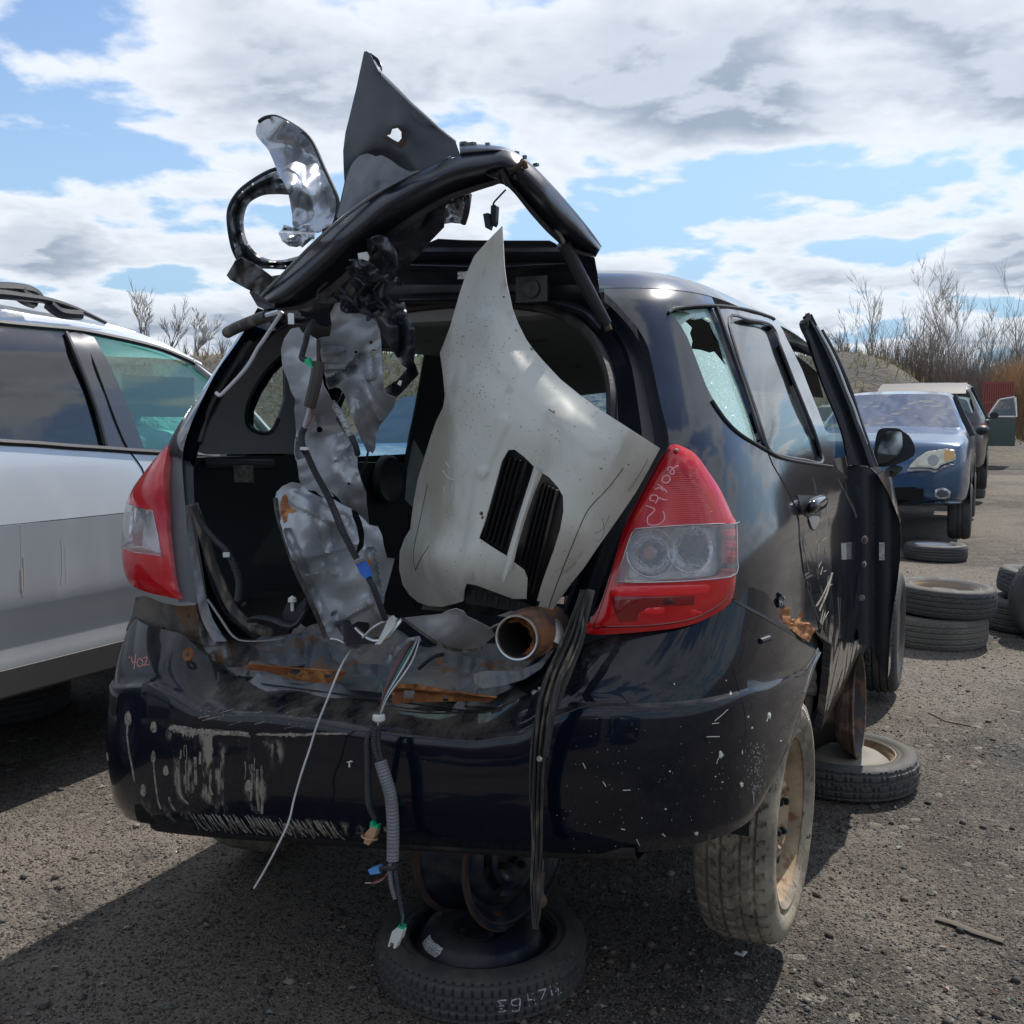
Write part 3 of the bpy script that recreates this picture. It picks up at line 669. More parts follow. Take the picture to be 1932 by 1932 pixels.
def fade(o, polys):
    if not o.data.vertices: return
    mw = INV[root(o).name].inverted(); a = o.data.attributes.new('fade', 'FLOAT', 'POINT'); out = []
    P = np.array(polys); D_ = np.roll(P, -1, 0) - P; L2 = (D_ ** 2).sum(1) + 1e-9
    for v in o.data.vertices:
        p = mw @ v.co; x, y, z = p.x, p.y, p.z - CH; d = y * cp_ - z * sp_; hh = y * sp_ + z * cp_; X, Y = 966 + FPX * x / d, 966 - FPX * hh / d
        t = np.clip(((X - P[:, 0]) * D_[:, 0] + (Y - P[:, 1]) * D_[:, 1]) / L2, 0, 1); out.append(sstep(0, 16, float(np.hypot(P[:, 0] + t * D_[:, 0] - X, P[:, 1] + t * D_[:, 1] - Y).min())))
    a.data.foreach_set('value', out)
def stroke(mb, pts, b, r=.0015, sm=4, lift=.001, n=5):
    P = [(p.x, p.y) for p in cat_rom([(a, c, 0) for a, c in pts], sm)] if sm > 1 else pts
    Q = [h[0] for h in (cast(b, x, y, lift) for x, y in P) if h]
    if len(Q) > 1: mb.tube(Q, r, n)

# ================================================================== THE WRECK
car = empty('wrecked_hatchback', W((0, 0, 0)), -AX, 'wrecked black hatchback with torn open tailgate, propped up on steel rims, nearest to the camera', 'car')
# ---------- right quarter panel and roof
Q_TOP = h_of_z(1.60)
qp_px = [(1140, 552), (1163, 573), (1197, 611), (1219, 647), (1229, 680), (1245, 756), (1260, 833)] + \
        px('Z4', [(655, 268), (722, 282), (805, 333), (888, 445), (968, 565), (1040, 728), (1064, 780), (1068, 1000), (1060, 1160), (1042, 1258)]) + \
        px('Z4', [(1330, 1416), (1365, 1440), (1350, 1380), (1345, 1312), (1388, 1306), (1402, 1370), (1440, 1412), (1475, 1352), (1500, 1400), (1562, 1450), (1592, 1462), (1570, 1340), (1520, 1200), (1488, 1080), (1466, 900), (1460, 760), (1436, 664), (1376, 544), (1296, 404), (1264, 322)]) + \
        px('Z5', [(800, 1128), (705, 800), (600, 480), (520, 258), (505, 243)])
qp = px_qh(qp_px)
qwin_px = px('Z5', [(205, 285), (240, 268), (300, 257), (390, 246), (478, 245), (520, 340), (560, 450), (620, 610), (680, 760), (790, 1080), (800, 1148), (770, 1135), (700, 1092), (600, 1010), (540, 930), (450, 760), (380, 575), (330, 450), (290, 375), (240, 312)])
# close the outline along the roof gutter
g0 = qp[-1]; qs = qp[0]
top = [(q, max(Q_TOP, max(g0[1], qs[1]) + .012)) for q in np.linspace(g0[0] + .0, qs[0], 9)]
quarter_out = qp + top
holes_q = [px_qh(qwin_px)]
def qdent(p):                                        # shallow dents of the used panel
    return .0012 * noise.noise(Vector((p[0] * 3, p[1] * 3, p[2] * 3))) + .0006 * noise.noise(Vector((p[0] * 11, p[1] * 11, p[2] * 11)))
body_panel('quarter_panel', quarter_out, holes_q, paint_dull, car, sp=.016, dents=qdent, label='dusty black quarter panel with a rusted hole above the wheel arch')
htop = top[0][1]
q_dr = g0[0]
roof_out = [(q_dr - .004, htop + .003)] + [(q, htop + .003) for q in np.linspace(q_dr, QR * 2 - q_dr, 30)][1:-1] + [(2 * QR - q_dr, htop + .003)]
def roof_mesh():
    rows = []; n = []
    hs = list(np.linspace(htop + .003, HH[-1] - .002, 16)); qs_ = list(np.linspace(-1.15, q_dr, 14))[:-1] + list(np.linspace(q_dr, 2 * QR - q_dr, 60)) + list(np.linspace(2 * QR - q_dr, 2 * QR + 1.15, 14))[1:]
    r = [[W(Vector(shape(q, h)) + shape_n(q, min(h, HH[-1] - .02)) * 0) for q in qs_] for h in hs]
    return r
rm = MB().grid(roof_mesh())
# the crown over the cabin: a sheet across from one gutter to the other
rows = []
for V in np.linspace(1.2, 2.35, 16):
    rows.append([])
    for h in list(np.linspace(htop + .003, HH[-1] - .001, 12)): rows[-1].append(W(shape(VC - V, h)))
    for h in list(np.linspace(HH[-1] - .001, htop + .003, 12))[1:]: rows[-1].append(W(shape(2 * QR + V - VC, h)))
roof_r = [x for x in roof_mesh()]
rb = MB()
qs_mid = list(np.linspace(0, 2 * QR, 72)); hs = list(np.linspace(htop + .003, HH[-1] - .001, 18))
rb.grid([[W(shape(q, h)) for q in qs_mid] for h in hs]); rb.grid(rows)
roof_o = rb.build('roof', paint_dull, car)
# ---------- shattered quarter window, its trim
qhole = px('Z5', [(330, 322), (370, 300), (405, 308), (450, 300), (500, 330), (530, 400), (560, 450), (600, 600), (606, 625), (570, 580), (520, 520), (490, 527), (430, 508), (370, 500), (378, 450), (362, 400), (375, 365)])
qg = [qh(hit(x, y)) for x, y in qwin_px]
body_panel('quarter_window', qg, [px_qh(qhole)], shatter, car, sp=.02, lift=-.010, edge=.005, label='shattered teal quarter window with a jagged hole')
def bead(name, pxs, r, mat, parent, lift=.002, closed=False, far=False, n=6):
    P = []
    for x, y in pxs:
        p = hit(x, y, far); a = qh(p); P.append(W(Vector(p) + shape_n(*a) * lift))
    return MB().tube(cat_rom(P, 4, closed) + ([P[0]] if closed else []), r, n).build(name, mat, parent)
bead('window_seal', px('Z5', [(202, 290), (240, 265), (300, 254), (390, 244), (500, 243), (600, 252), (700, 268), (780, 290), (860, 318), (880, 330)]), .004, trim_black, car)
bead('window_seal', px('Z5', [(510, 258), (560, 400), (620, 570), (700, 800), (790, 1080), (830, 1165)]), .005, trim_black, car)
bead('window_seal', px('Z5', [(480, 850), (530, 925), (575, 985), (640, 1050), (720, 1105), (830, 1168), (930, 1218), (1080, 1248), (1250, 1272)]), .0035, trim_black, car)
# ---------- rear door
door_px = px('Z5', [(528, 262), (560, 350), (640, 560), (720, 810), (800, 1080), (842, 1168)]) + \
          px('Z4', [(1274, 322), (1306, 402), (1388, 542), (1448, 660), (1474, 760), (1480, 900), (1500, 1080), (1532, 1200), (1582, 1340), (1612, 1450), (1648, 1580), (1658, 1700), (1652, 1850)]) + \
          px('Y6', [(522, 1380), (512, 1500), (500, 1620), (480, 1710), (560, 1625), (620, 1500), (680, 1400), (740, 1300), (785, 1235)]) + [(1650, 1150), (1640, 1000), (1632, 930)] + \
          px('Z5', [(1290, 1290), (1240, 1150), (1160, 900), (1060, 650), (960, 450), (880, 322), (780, 285), (650, 262)])
dwin_px = px('Z5', [(592, 322), (720, 332), (868, 372), (930, 520), (1000, 700), (1100, 950), (1195, 1232), (1080, 1232), (940, 1208), (850, 1165), (805, 1040), (760, 900), (660, 600)])
def ddent(p): return .004 * max(0, ridge(p[1] * 60, p[2] * 60, 9, 4) - .1) * sstep(.95, .7, p[2]) * sstep(.42, .6, p[2]) + .001 * noise.noise(Vector((p[0] * 4, p[1] * 4, p[2] * 4)))
rdoor = body_panel('rear_door', px_qh(door_px), [px_qh(dwin_px)], paint, car, sp=.025, dents=ddent, label='scuffed black rear side door, closed')
body_panel('door_glass', px_qh(dwin_px), [], g_door, rdoor, sp=.04, lift=-.012, edge=.001)
bead('glass_seal', dwin_px, .0055, trim_black, rdoor, lift=-.002, closed=True)
# handle: recessed cup and pull
def skin_pt(x, y, lift=0.0):
    p = hit(x, y); a = qh(p); return Vector(p) + shape_n(*a) * lift
hp = px('Z4', [(1465, 600), (1560, 605), (1610, 665), (1612, 700), (1580, 722), (1510, 726), (1480, 690)])
cup = px('Z4', [(1535, 735), (1590, 735), (1585, 780), (1565, 815), (1550, 808), (1535, 770)])
body_panel('handle_cup', px_qh(px('Z4', [(1455, 595), (1570, 600), (1618, 665), (1610, 715), (1588, 780), (1567, 822), (1545, 808), (1528, 740), (1490, 715)])), [], mesh_black, rdoor, sp=.02, lift=.001, edge=.002)
hx = skin_pt(*px('Z4', [(1532, 662)])[0], .02); hn = shape_n(*qh(hit(*px('Z4', [(1532, 662)])[0]))); hb_ = MB(); rows = []
for k in range(13):
    a_ = -pi / 2 + pi * k / 12; e1 = math.copysign(abs(sin(a_)) ** .5, sin(a_)); e2 = abs(cos(a_)) ** .6
    rows.append([W(hx + Vector((0, 1, 0)) * .10 * e1 + hn * .018 * e2 * cos(t) + Vector((0, 0, 1)) * .020 * e2 * sin(t)) for t in np.linspace(0, 2 * pi, 17)[:-1]])
hb_.grid(rows, True).build('handle_pull', paint, rdoor)
body_panel('handle_scoop', px_qh(smooth_poly(cup, 3)), [], chrome_trim, rdoor, sp=.01, lift=.003, edge=.002)
# ---------- rust hole
def rust_piece(pts, mat, lift, nm):
    V2, T, bd = tri_patch(pts, (), 4); P = [W(skin_pt(x, y, lift + .006 * (ridge(x, y, 12, 3)))) for x, y in V2]
    Nn = vnormals(P, T); return obj(nm, P, T, mat, car)
rust_piece(px('Z4', [(1340, 1290), (1395, 1296), (1412, 1365), (1448, 1402), (1475, 1345), (1508, 1395), (1566, 1448), (1552, 1500), (1525, 1536), (1480, 1512), (1440, 1480), (1395, 1440), (1348, 1400)]), rust, -.002, 'rusted_arch_edge')
rust_piece(px('Z4', [(1345, 1215), (1362, 1235), (1380, 1290), (1370, 1315), (1330, 1320), (1322, 1275), (1335, 1240)]), M('flaking_primer', (.05, .05, .055), .7, 0, 0, [(110, .5, .62, (.28, .28, .28), .8, None, 3)], [(150, .004, None, 3)]), .001, 'flaking_paint')
rust_piece(px('Z4', [(1480, 1400), (1520, 1350), (1560, 1430), (1600, 1560), (1640, 1750), (1645, 1900), (1560, 1880), (1500, 1800), (1530, 1560)]), rust_dark, -.03, 'wheel_arch_lip')
# ---------- dark shell behind the panels (arch, pillars, sill)
sh = MB()
for s_ in (1, -1):
    rr = []
    for z in np.linspace(.46, 1.22, 8):
        a = float(np.interp(z, PP[:, 0], PP[:, 1])) - .035
        rr.append([W((s_ * a, v, z)) for v in (.98, 1.4, 2.2, 3.0)])
    sh.grid(rr)
    # wheel house: half cylinder
    rr = []
    for k in range(13):
        an = pi * k / 12; rr.append([W((s_ * uu, .70 + .36 * cos(an), .47 + .36 * sin(an))) for uu in (.52, .775)])
    sh.grid(rr); c0 = W((s_ * .52, .70, .47)); sh.add([c0] + [W((s_ * .52, .70 + .36 * cos(pi * k / 12), .47 + .36 * sin(pi * k / 12))) for k in range(13)], [(0, k, k + 1) for k in range(1, 13)])
sh.grid([[W((u, v, .60)) for u in (-.70, 0, .70)] for v in (.20, .30)]); sh.grid([[W((u, v, .56)) for u in (-.5, 0, .5)] for v in (.30, 1.1)])
sh.grid([[W((u, v, .40)) for u in (-.74, 0, .74)] for v in (1.06, 2.2, 3.6)])
sh.build('underbody', M('underbody_black', (.012, .012, .013), .85, 0, 0, [(7, .5, .7, (.05, .042, .035), .9, None, 6)]), car)
# ---------- windscreen, bonnet and nose (ahead of the cabin)
nb = MB(); rr = []
for V in np.linspace(2.98, 3.85, 9):
    r = []
    for h in np.linspace(.02, HH[-1] - .001, 22): r.append(W(shape(VC - V, h)))
    for h in np.linspace(HH[-1] - .001, .02, 22)[1:]: r.append(W(shape(2 * QR + V - VC, h)))
    rr.append(r)
nb.grid(rr); k0 = len(nb.v) - len(rr[-1]); nb.f.append(tuple(range(k0, len(nb.v)))); nb.m.append(0)
nb.build('bonnet_and_wings', paint, car)
rr = []
for V in np.linspace(2.36, 2.98, 7):
    rr.append([W(shape(VC - V, h)) for h in np.linspace(h_of_z(1.5), HH[-1] - .001, 12)] + [W(shape(2 * QR + V - VC, h)) for h in np.linspace(HH[-1] - .001, h_of_z(1.5), 12)[1:]])
MB().grid(rr).build('windscreen', g_green, car)
# ---------- far side of the body with its window openings
farwin = [px('Z2', [(692, 368), (600, 455), (535, 555), (500, 640), (500, 725), (540, 768), (600, 785), (645, 765), (675, 700), (720, 600), (760, 500), (760, 360)]),
          px('Z2', [(800, 322), (1110, 328), (1445, 330), (1390, 640), (1332, 930), (1060, 920), (800, 908)]), px('Z3', [(640, 650), (990, 638), (1090, 640), (1110, 800), (1110, 960), (640, 960)])]
def far_side():
    H0, H1 = h_of_z(.50), Q_TOP + .01
    seg = [(-.02, .98, 'far_quarter_panel', 0), (.985, 1.86, 'far_rear_door', 1), (1.865, 2.96, 'far_front_door', 2)]
    for v0, v1, nm, wi in seg:
        q0 = (2 * QR + v0 - VC) if v0 > .1 else 2 * QR - QR * .42; q1 = 2 * QR + v1 - VC
        hole = []
        for x, y in farwin[wi]:
            p = wallpt(x, y, -1, .0); q, h = qh(p); hole.append((min(max(q, q0 + .03), q1 - .03), min(h, h_of_z(1.585))))
        if wi == 0: out = [(q0 + .14, H0), (q1 - .3, H0), (q1 - .28, h_of_z(.78)), (q1, h_of_z(.8)), (q1, H1), (q0, H1)]; hole = [(q, h) for q, h in hole]
        else: out = [(q0, H0), (q1, H0), (q1, H1), (q0, H1)]
        try: o = body_panel(nm, out, [hole], paint, car, sp=.05); body_panel('window_glass', hole, [], g_green, o, sp=.08, lift=-.012, edge=.001)
        except Exception as e: print('far', nm, e)
far_side()
# ---------- body around the hatch opening, left
pl_px = px('Z2', [(30, 842), (110, 700), (200, 525), (300, 340), (380, 222), (440, 150), (500, 108), (560, 120), (620, 190), (530, 225), (460, 290), (330, 480), (200, 760), (165, 900), (150, 912), (62, 850)])
body_panel('rear_pillar', px_qh(pl_px), [], paint, car, sp=.02, edge=.03)
gl_px = px('Z2', [(62, 852), (150, 912), (168, 945), (172, 1100), (188, 1250), (222, 1500), (250, 1680), (180, 1665), (128, 1668), (70, 1400), (20, 1180), (18, 1000)])
body_panel('rear_corner_panel', px_qh(gl_px), [], M('dusty_reflection_grey', (.10, .11, .125), .45, 0, .35, [(3, .45, .8, (.15, .16, .175), .6, (1, 1, .3), 5)], coatr=.3), car, sp=.02, lift=-.01, edge=.02)  # grey-blue over black paint: dust plus a dull reflection put into the colour
# hatch channel, left and right, as lofted gutters
def gutter(name, outer, inner, Vo, Vi, mat):
    o = cat_rom([(a, b, 0) for a, b in outer], 6); i_ = cat_rom([(a, b, 0) for a, b in inner], 6); rows = []
    prof = [(0, 0), (.04, .035), (.25, .06), (.45, .045), (.55, .07), (.80, .075), (.86, .03), (.95, .022), (1.0, .04), (1.02, .16)]
    for a, b in zip(o, i_):
        r = []
        for t, dv in prof:
            x = a.x + (b.x - a.x) * t; y = a.y + (b.y - a.y) * t; r.append(W(on(x, y, 'v', Vo(y) * (1 - min(t, 1)) + Vi(y) * min(t, 1) + dv)))
        rows.append(r)
    return MB().grid(rows).build(name, mat, car)
def vz(y): return float(np.interp(y, [540, 600, 700, 840, 1000, 1200, 1330], [.42, .33, .24, .14, .10, .085, .08]))
gutter('hatch_gutter', px('Z2', [(560, 120), (460, 290), (330, 480), (200, 760), (168, 900), (168, 1000), (188, 1220), (222, 1500), (250, 1690), (330, 1800), (420, 1860)]),
       px('Z2', [(760, 190), (600, 300), (455, 480), (320, 700), (248, 880), (225, 1000), (240, 1180), (290, 1480), (380, 1700), (480, 1800), (560, 1850)]), vz, lambda y: vz(y) + .03, black_metal)
gutter('hatch_gutter', [(1125, 547), (1163, 573), (1197, 611), (1219, 647), (1229, 680), (1245, 756), (1262, 836), (1240, 875), (1180, 990), (1140, 1090), (1105, 1192), (1075, 1260), (1010, 1318)],
       [(1000, 577), (1060, 592), (1105, 625), (1130, 662), (1147, 710), (1152, 765), (1150, 840), (1140, 900), (1115, 1000), (1085, 1090), (1055, 1170), (1015, 1235), (960, 1290)], vz, lambda y: vz(y) + .03, black_metal)
gutter('hatch_gutter', [(1125, 547), (1050, 530), (960, 520), (850, 520), (740, 525), (620, 545), (540, 562)], [(1000, 577), (950, 572), (900, 570), (850, 572), (780, 578), (700, 590), (630, 605)], lambda y: .40, lambda y: .42, black_metal)
# rubber weatherstrip around the opening, inside
ptube('weatherstrip', [(700, 592, .40), (800, 578, .40), (900, 571, .40), (1000, 578, .40), (1060, 594, .38), (1105, 625, .33), (1132, 664, .28), (1149, 712, .24), (1154, 765, .20), (1150, 850, .17), (1135, 930, .15)], .011, rubber, car, sm=6)
ptube('weatherstrip', px('Z2', [(700, 160, .38), (560, 250, .36), (440, 420, .32), (310, 640, .25), (250, 830, .20)]), .011, rubber, car, sm=6)
ptube('weatherstrip', px('Z2', [(222, 1150, .10), (260, 1260, .10), (330, 1480, .12), (420, 1680, .12), (510, 1780, .12), (620, 1825, .10)]), .012, rubber_dusty, car, sm=6)
# rust on the left channel flange
strip('rusted_flange', px('Z2', [(178, 1160), (190, 1300), (222, 1500), (240, 1640), (270, 1760), (330, 1870)]), px('Z2', [(205, 1150), (225, 1300), (262, 1500), (290, 1640), (330, 1760), (400, 1870)]), .075, .09, panel_rust, car, cr=(.006, 14, 2))
# ---------- interior
zt = lambda v: 1.60 - top_drop(v)
hl = MB(); hl.grid([[W((u, v, zt(v) + .045 * (1 - (u / .6) ** 2) - .03)) for u in np.linspace(-.60, .60, 9)] for v in np.linspace(.40, 2.45, 12)])
hl.build('headliner', liner_m, car)
MB().grid([[W((u, v, z + .05 * u * u)) for u in np.linspace(-.46, .46, 9)] for v, z in ((.40, 1.61), (.42, 1.575), (.46, 1.568), (.52, 1.575))]).build('header_rail', liner_m, car)
wall_sheet('upper_side_trim', px('Z2', [(760, 120), (600, 240), (450, 380), (300, 640), (230, 870), (290, 890), (700, 885), (760, 890)]), [px('Z2', [(692, 368), (600, 455), (535, 555), (505, 640), (503, 720), (540, 763), (600, 780), (640, 760), (670, 700), (702, 600), (704, 480), (702, 368)])], trim_grey, car, sp=10)
bw = [wallpt(*p) for p in px('Z2', [(692, 368), (600, 455), (535, 555), (505, 640), (503, 720), (540, 763), (600, 780), (640, 760), (670, 700)])]
MB().tube([W(p) for p in cat_rom(bw, 4)], .006, 6).build('window_gasket', trim_black, car)
wall_sheet('pillar_trim', px('Z2', [(700, 100), (800, 100), (800, 930), (700, 930)]), [], trim_black, car, inset=.06, sp=14)
lt_px = px('Z2', [(225, 905), (420, 900), (600, 898), (760, 900), (1060, 930), (1335, 935), (1340, 1100), (1360, 1500), (1380, 1720), (900, 1850), (600, 1850), (430, 1820), (330, 1600), (260, 1350), (225, 1150)])
wall_sheet('lower_side_trim', lt_px, [], trim_black, car, inset=.06, sp=14)
wall_sheet('door_frame_trim', px('Z2', [(1445, 330), (1545, 340), (1545, 700), (1500, 1200), (1340, 1200), (1332, 930), (1390, 640)]), [], trim_black, car, inset=.05, sp=14)
wall_sheet('door_frame_trim', px('Z2', [(790, 275), (1550, 285), (1900, 300), (1900, 360), (1550, 345), (1445, 333), (790, 325)]), [], trim_black, car, inset=.09, sp=14)
wall_sheet('front_door_trim', px('Z3', [(300, 940), (1120, 940), (1120, 1400), (300, 1400)]), [], trim_black, car, inset=.06, sp=16)
# parcel shelf support rail, speaker ring, light, seat belt anchor
ptube('shelf_rail', px('Z2', [(270, 940, .30), (450, 940, .42), (640, 942, .52)]), .014, trim_black, car, sm=3)
MB().box(W(on(*px('Z2', [(488, 990)])[0], 'v', .40)), (.05, .012, .045), -AX + .3).build('cargo_lamp', M('smoked_lamp', (.12, .12, .10), .3, 0, .5, [(90, .4, .6, (.05, .05, .04), .4, None, 3)]), car)
c_ = Vector(W(wallpt(*px('Z2', [(1245, 1020)])[0], -1, .085))); MX = Matrix.Translation(c_) @ Matrix.Rotation(-AX, 4, 'Z') @ Matrix.Rotation(radians(90), 4, 'Y')
MB().lathe([(.0, -.004), (.05, -.002), (.066, .006), (.078, .014), (.086, .006), (.088, -.01)], MX, 28).build('door_speaker', trim_black, car)
# sliver of torn glass leaning at the far door
sheet('glass_shard', px('Z2', [(1378, 808), (1440, 925), (1420, 1000), (1375, 1170), (1332, 1125), (1345, 960)]), [(0, 0, .95)], M('frosted_shard', (.10, .14, .15), .35, 0, .6), car, sp=20, th=.004)
# boot floor, right side trim, seat
MB().grid([[W((u, v, z)) for u in np.linspace(-.70, .70, 8)] for v, z in ((.12, .74), (.3, .70), (.9, .69), (1.25, .70), (1.26, .52), (2.6, .50))]).build('boot_floor', carpet, car)
for z0, z1, v0, v1, nm in ((.70, 1.20, .50, 1.9, 'side_trim'),):
    MB().grid([[W((float(np.interp(z, PP[:, 0], PP[:, 1])) - .075, v, z)) for v in np.linspace(v0, v1, 10)] for z in np.linspace(z0, z1, 6)]).build(nm, trim_black, car)
def seat_fn(u, v):
    m = MB(); rows = []
    for t, hw in ((0, .20), (.15, .24), (.6, .235), (.85, .20), (1, .15)):
        z = .72 + t * .52; vv = v - t * .10
        rows.append([W((u + hw * cos(a), vv + .065 * sin(a), z)) for a in np.linspace(0, 2 * pi, 17)[:-1]])
    m.grid(rows, True); m.f.append(tuple(range(len(m.v) - 16, len(m.v)))); m.m.append(0)
    s = m.build('front_seat', trim_black, car); hr = MB(); rows = []
    for t, hw in ((0, .09), (.1, .12), (.8, .12), (1, .08)): rows.append([W((u + hw * cos(a), v - .11 + .045 * sin(a), 1.27 + t * .16)) for a in np.linspace(0, 2 * pi, 13)[:-1]])
    hr.grid(rows, True); hr.f.append(tuple(range(len(hr.v) - 12, len(hr.v)))); hr.m.append(0); hr.build('headrest', trim_black, s)
seat_fn(.34, 2.0); seat_fn(-.34, 2.05)
MB().box(W((0, 2.9, .86)), (1.36, .35, .30), -AX).build('dashboard', trim_black, car)
# ------------------------------------------------------------------ tyres and wheels
def tread_fn(kind):
    def f(a, s, R):                                  # angle, axial -1..1 ; returns groove depth 0..1
        if abs(s) > .97: return 0
        if kind == 'winter':
            u = a * R / .040; row = 0 if abs(s) < .30 else (1 if abs(s) < .68 else 2)
            if abs(abs(s) - .30) < .05 or abs(abs(s) - .68) < .05: return 1
            t = (u + (.0, .45, .2)[row] * (1 if s > 0 else -1) + abs(s) * (2.0, 1.2, .6)[row] + .15 * sin(s * 9)) % 1
            return 1 if t < .22 else 0
        if kind == 'spare':
            u = a * R / .022
            if abs(abs(s) - .33) < .055 or abs(abs(s) - .80) < .045 or abs(s) < .04: return 1
            return .8 if (u + .5 * (s > 0)) % 1 < .2 else 0
        u = a * R / .032
        if abs(abs(s) - .22) < .05 or abs(abs(s) - .62) < .05: return 1
        return .8 if (u + abs(s) * 1.2) % 1 < .16 and abs(s) > .25 else 0
    return f
def tyre_mesh(mb, MX, R, Wd, ri, kind='summer', n=260, ns=26, gd=.008, mi=0):
    f = tread_fn(kind); rows = []; hw = Wd / 2; sh_ = R - .022
    side_in = [(ri - .004, -hw * .80), (ri + .012, -hw * .92), (ri + .02, -hw * .86), ((ri + sh_) / 2, -hw * 1.0), (sh_ - .012, -hw * .97), (sh_ + .004, -hw * .90)]
    tread = [(None, -1 + 2 * i / (ns - 1)) for i in range(ns)]
    for k in range(n):
        a = 2 * pi * k / n; row = []
        for r, z in side_in: row.append(MX @ Vector((r * cos(a), r * sin(a), z)))
        for _, s in tread:
            r = R - .012 * abs(s) ** 4 - gd * f(a, s, R) * (1 if abs(s) < .93 else .4); row.append(MX @ Vector((r * cos(a), r * sin(a), s * hw * .84)))
        for r, z in side_in[::-1]: row.append(MX @ Vector((r * cos(a), r * sin(a), -z)))
        rows.append(row)
    rows.append(rows[0]); mb.grid(rows, False, mi)
def steel_rim(mb, MX, R, hw, disc=.35, holes=True, mi=0, n=48):
    """R lip radius, hw half width, disc = axial place of the wheel disc (fraction of hw)"""
    z = disc * hw
    mb.lathe([(R, hw - .004), (R + .004, hw), (R - .006, hw + .001), (R - .014, hw - .012), (R - .022, hw - .02), (R - .028, hw - .05), (R - .045, z * .5 + hw * .1), (R - .046, -hw * .2), (R - .024, -hw + .03), (R - .012, -hw + .012), (R + .002, -hw), (R + .004, -hw + .004), (R - .008, -hw + .016)], MX, n, mi)
    dp = [(R - .046, z - .03), (R - .056, z - .008), (R - .075, z + .004), (R - .095, z - .012), (.088, z + .012), (.075, z + .018), (.062, z + .004), (.045, z + .002), (.032, z + .004), (.031, z - .012)]
    mb.lathe(dp, MX, n, mi)
def disc_holes(mb, MX, R, hw, disc, nh=8, mi=0):
    z = disc * hw
    for k in range(nh):
        a = 2 * pi * k / nh + .2; c = Vector(((R - .083) * cos(a), (R - .083) * sin(a), z + .004))
        mb.add([MX @ (c + Vector((.012 * cos(t), .012 * sin(t), 0))) for t in np.linspace(0, 2 * pi, 11)[:-1]], [tuple(range(10))], mi)
    for k in range(4):
        a = 2 * pi * k / 4 + .5; c = Vector((.05 * cos(a), .05 * sin(a), z + .0055))
        mb.lathe([(.009, 0), (.009, .012), (.006, .016), (0, .016)], MX @ Matrix.Translation(c), 8, mi)
def axle_m(loc, axis_world):                          # matrix with local Z along axis
    q = Vector(axis_world).normalized().to_track_quat('Z', 'Y'); return Matrix.Translation(loc) @ q.to_matrix().to_4x4()
UW = Vector((ca, -sa, 0)); VW = Vector((sa, ca, 0))   # car right / forward in world
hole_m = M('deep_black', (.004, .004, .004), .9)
def car_wheel(U, V, z, R, parent, tmat, rmat, kind, side=1, nm='wheel', tilt=0.0, full=True, Wd=.175, ri=.18, disc=-.1, rot=0.0):
    MX = axle_m(Vector(W((U - side * Wd * .45, V, z))), (UW * cos(rot) + VW * sin(rot)) * side + Vector((0, 0, tilt)))
    t = MB(); tyre_mesh(t, MX, R, Wd, ri, kind, n=320 if full else 120); wt = t.build(nm, tmat, parent)
    r = MB(); steel_rim(r, MX, ri + .006, Wd * .40, disc); r.build('rim', rmat, wt)
    d = MB(); disc_holes(d, MX, ri + .006, Wd * .40, disc + .03); d.build('vent_holes', hole_m, wt, smooth=False, kind='stuff')
    return wt, MX
rw, rwM = car_wheel(.80, .735, .372, .298, car, tyre_mud, rim_rust, 'winter', Wd=.185, ri=.198, disc=.55, rot=-.02)
rw['label'] = 'muddy winter tyre on a rusty steel wheel'
car_wheel(-.90, .78, .302, .298, car, tyre_mud, rim_rust, 'winter', side=-1, full=False)
car_wheel(.835, 3.50, .325, .300, car, tyre_m, rim_rust, 'summer', Wd=.19, ri=.19)
car_wheel(-.80, 3.46, .33, .298, car, tyre_m, rim_rust, 'summer', side=-1, full=False)
tw = MB(); twb = bvh_of(rw)
for i_, (a, b) in enumerate([(1652, 500), (1662, 492), (1672, 500), (1682, 510), (1690, 522), (1698, 536), (1706, 552), (1713, 570), (1720, 590)]):
    for k in range(2): stroke(tw, px('Y5', [(a + k * 3.5, b + 2), (a - 3 + k * 3.5, b + 14 - 5 * k), (a + 1 + k * 3, b + 24)]), twb, .0011, 2, .0003, 4)
if tw.f: tw.build('moulded_size_lettering', M('pale_lettering', (.42, .42, .40), .8), rw, kind='stuff')
# ------------------------------------------------------------------ rear bumper
def q_at(u=None, v=None):                             # path position on the bumper from U (rear) or V (side)
    lo, hi = -1.0, QR
    for _ in range(40):
        m = (lo + hi) / 2; s, uu, ww = plan(m)
        if u is not None:
            if uu > u / .835: lo = m
            else: hi = m
        else:
            V = VC - m if ww < 0 else VC - VC * ww
            if V > v: lo = m
            else: hi = m
    return (lo + hi) / 2
qq = lambda **k: q_at(**k)
qC = QR
# tables over path position: (q, z_bottom, z_lip, z_top, V_top inset)
TB = sorted([(qq(v=.86), .762, .763, .764, .012), (qq(v=.78), .742, .758, .785, .015), (qq(v=.66), .688, .750, .818, .018), (qq(v=.57), .655, .76, .848, .02), (qq(v=.49), .617, .775, .885, .022),
      (qq(v=.41), .585, .785, .93, .025), (qq(v=.32), .552, .79, .985, .032), (qq(v=.25), .528, .80, 1.005, .045), (qq(v=.16), .518, .802, .985, .065), (qq(u=.70), 0.503, .80, .955, .078), (qq(u=.60), 0.505, .80, .925, .085), (qq(u=.52), 0.507, .795, .900, .088),
      (qq(u=.46), 0.509, .765, .840, .095), (qq(u=.40), 0.510, .725, .785, .105), (qq(u=.30), 0.511, .700, .735, .11), (qq(u=.15), 0.512, .694, .728, .115), (QR, .513, .692, .726, .115)])
TBq = np.array([t[0] for t in TB]); TBv = np.array([t[1:] for t in TB])
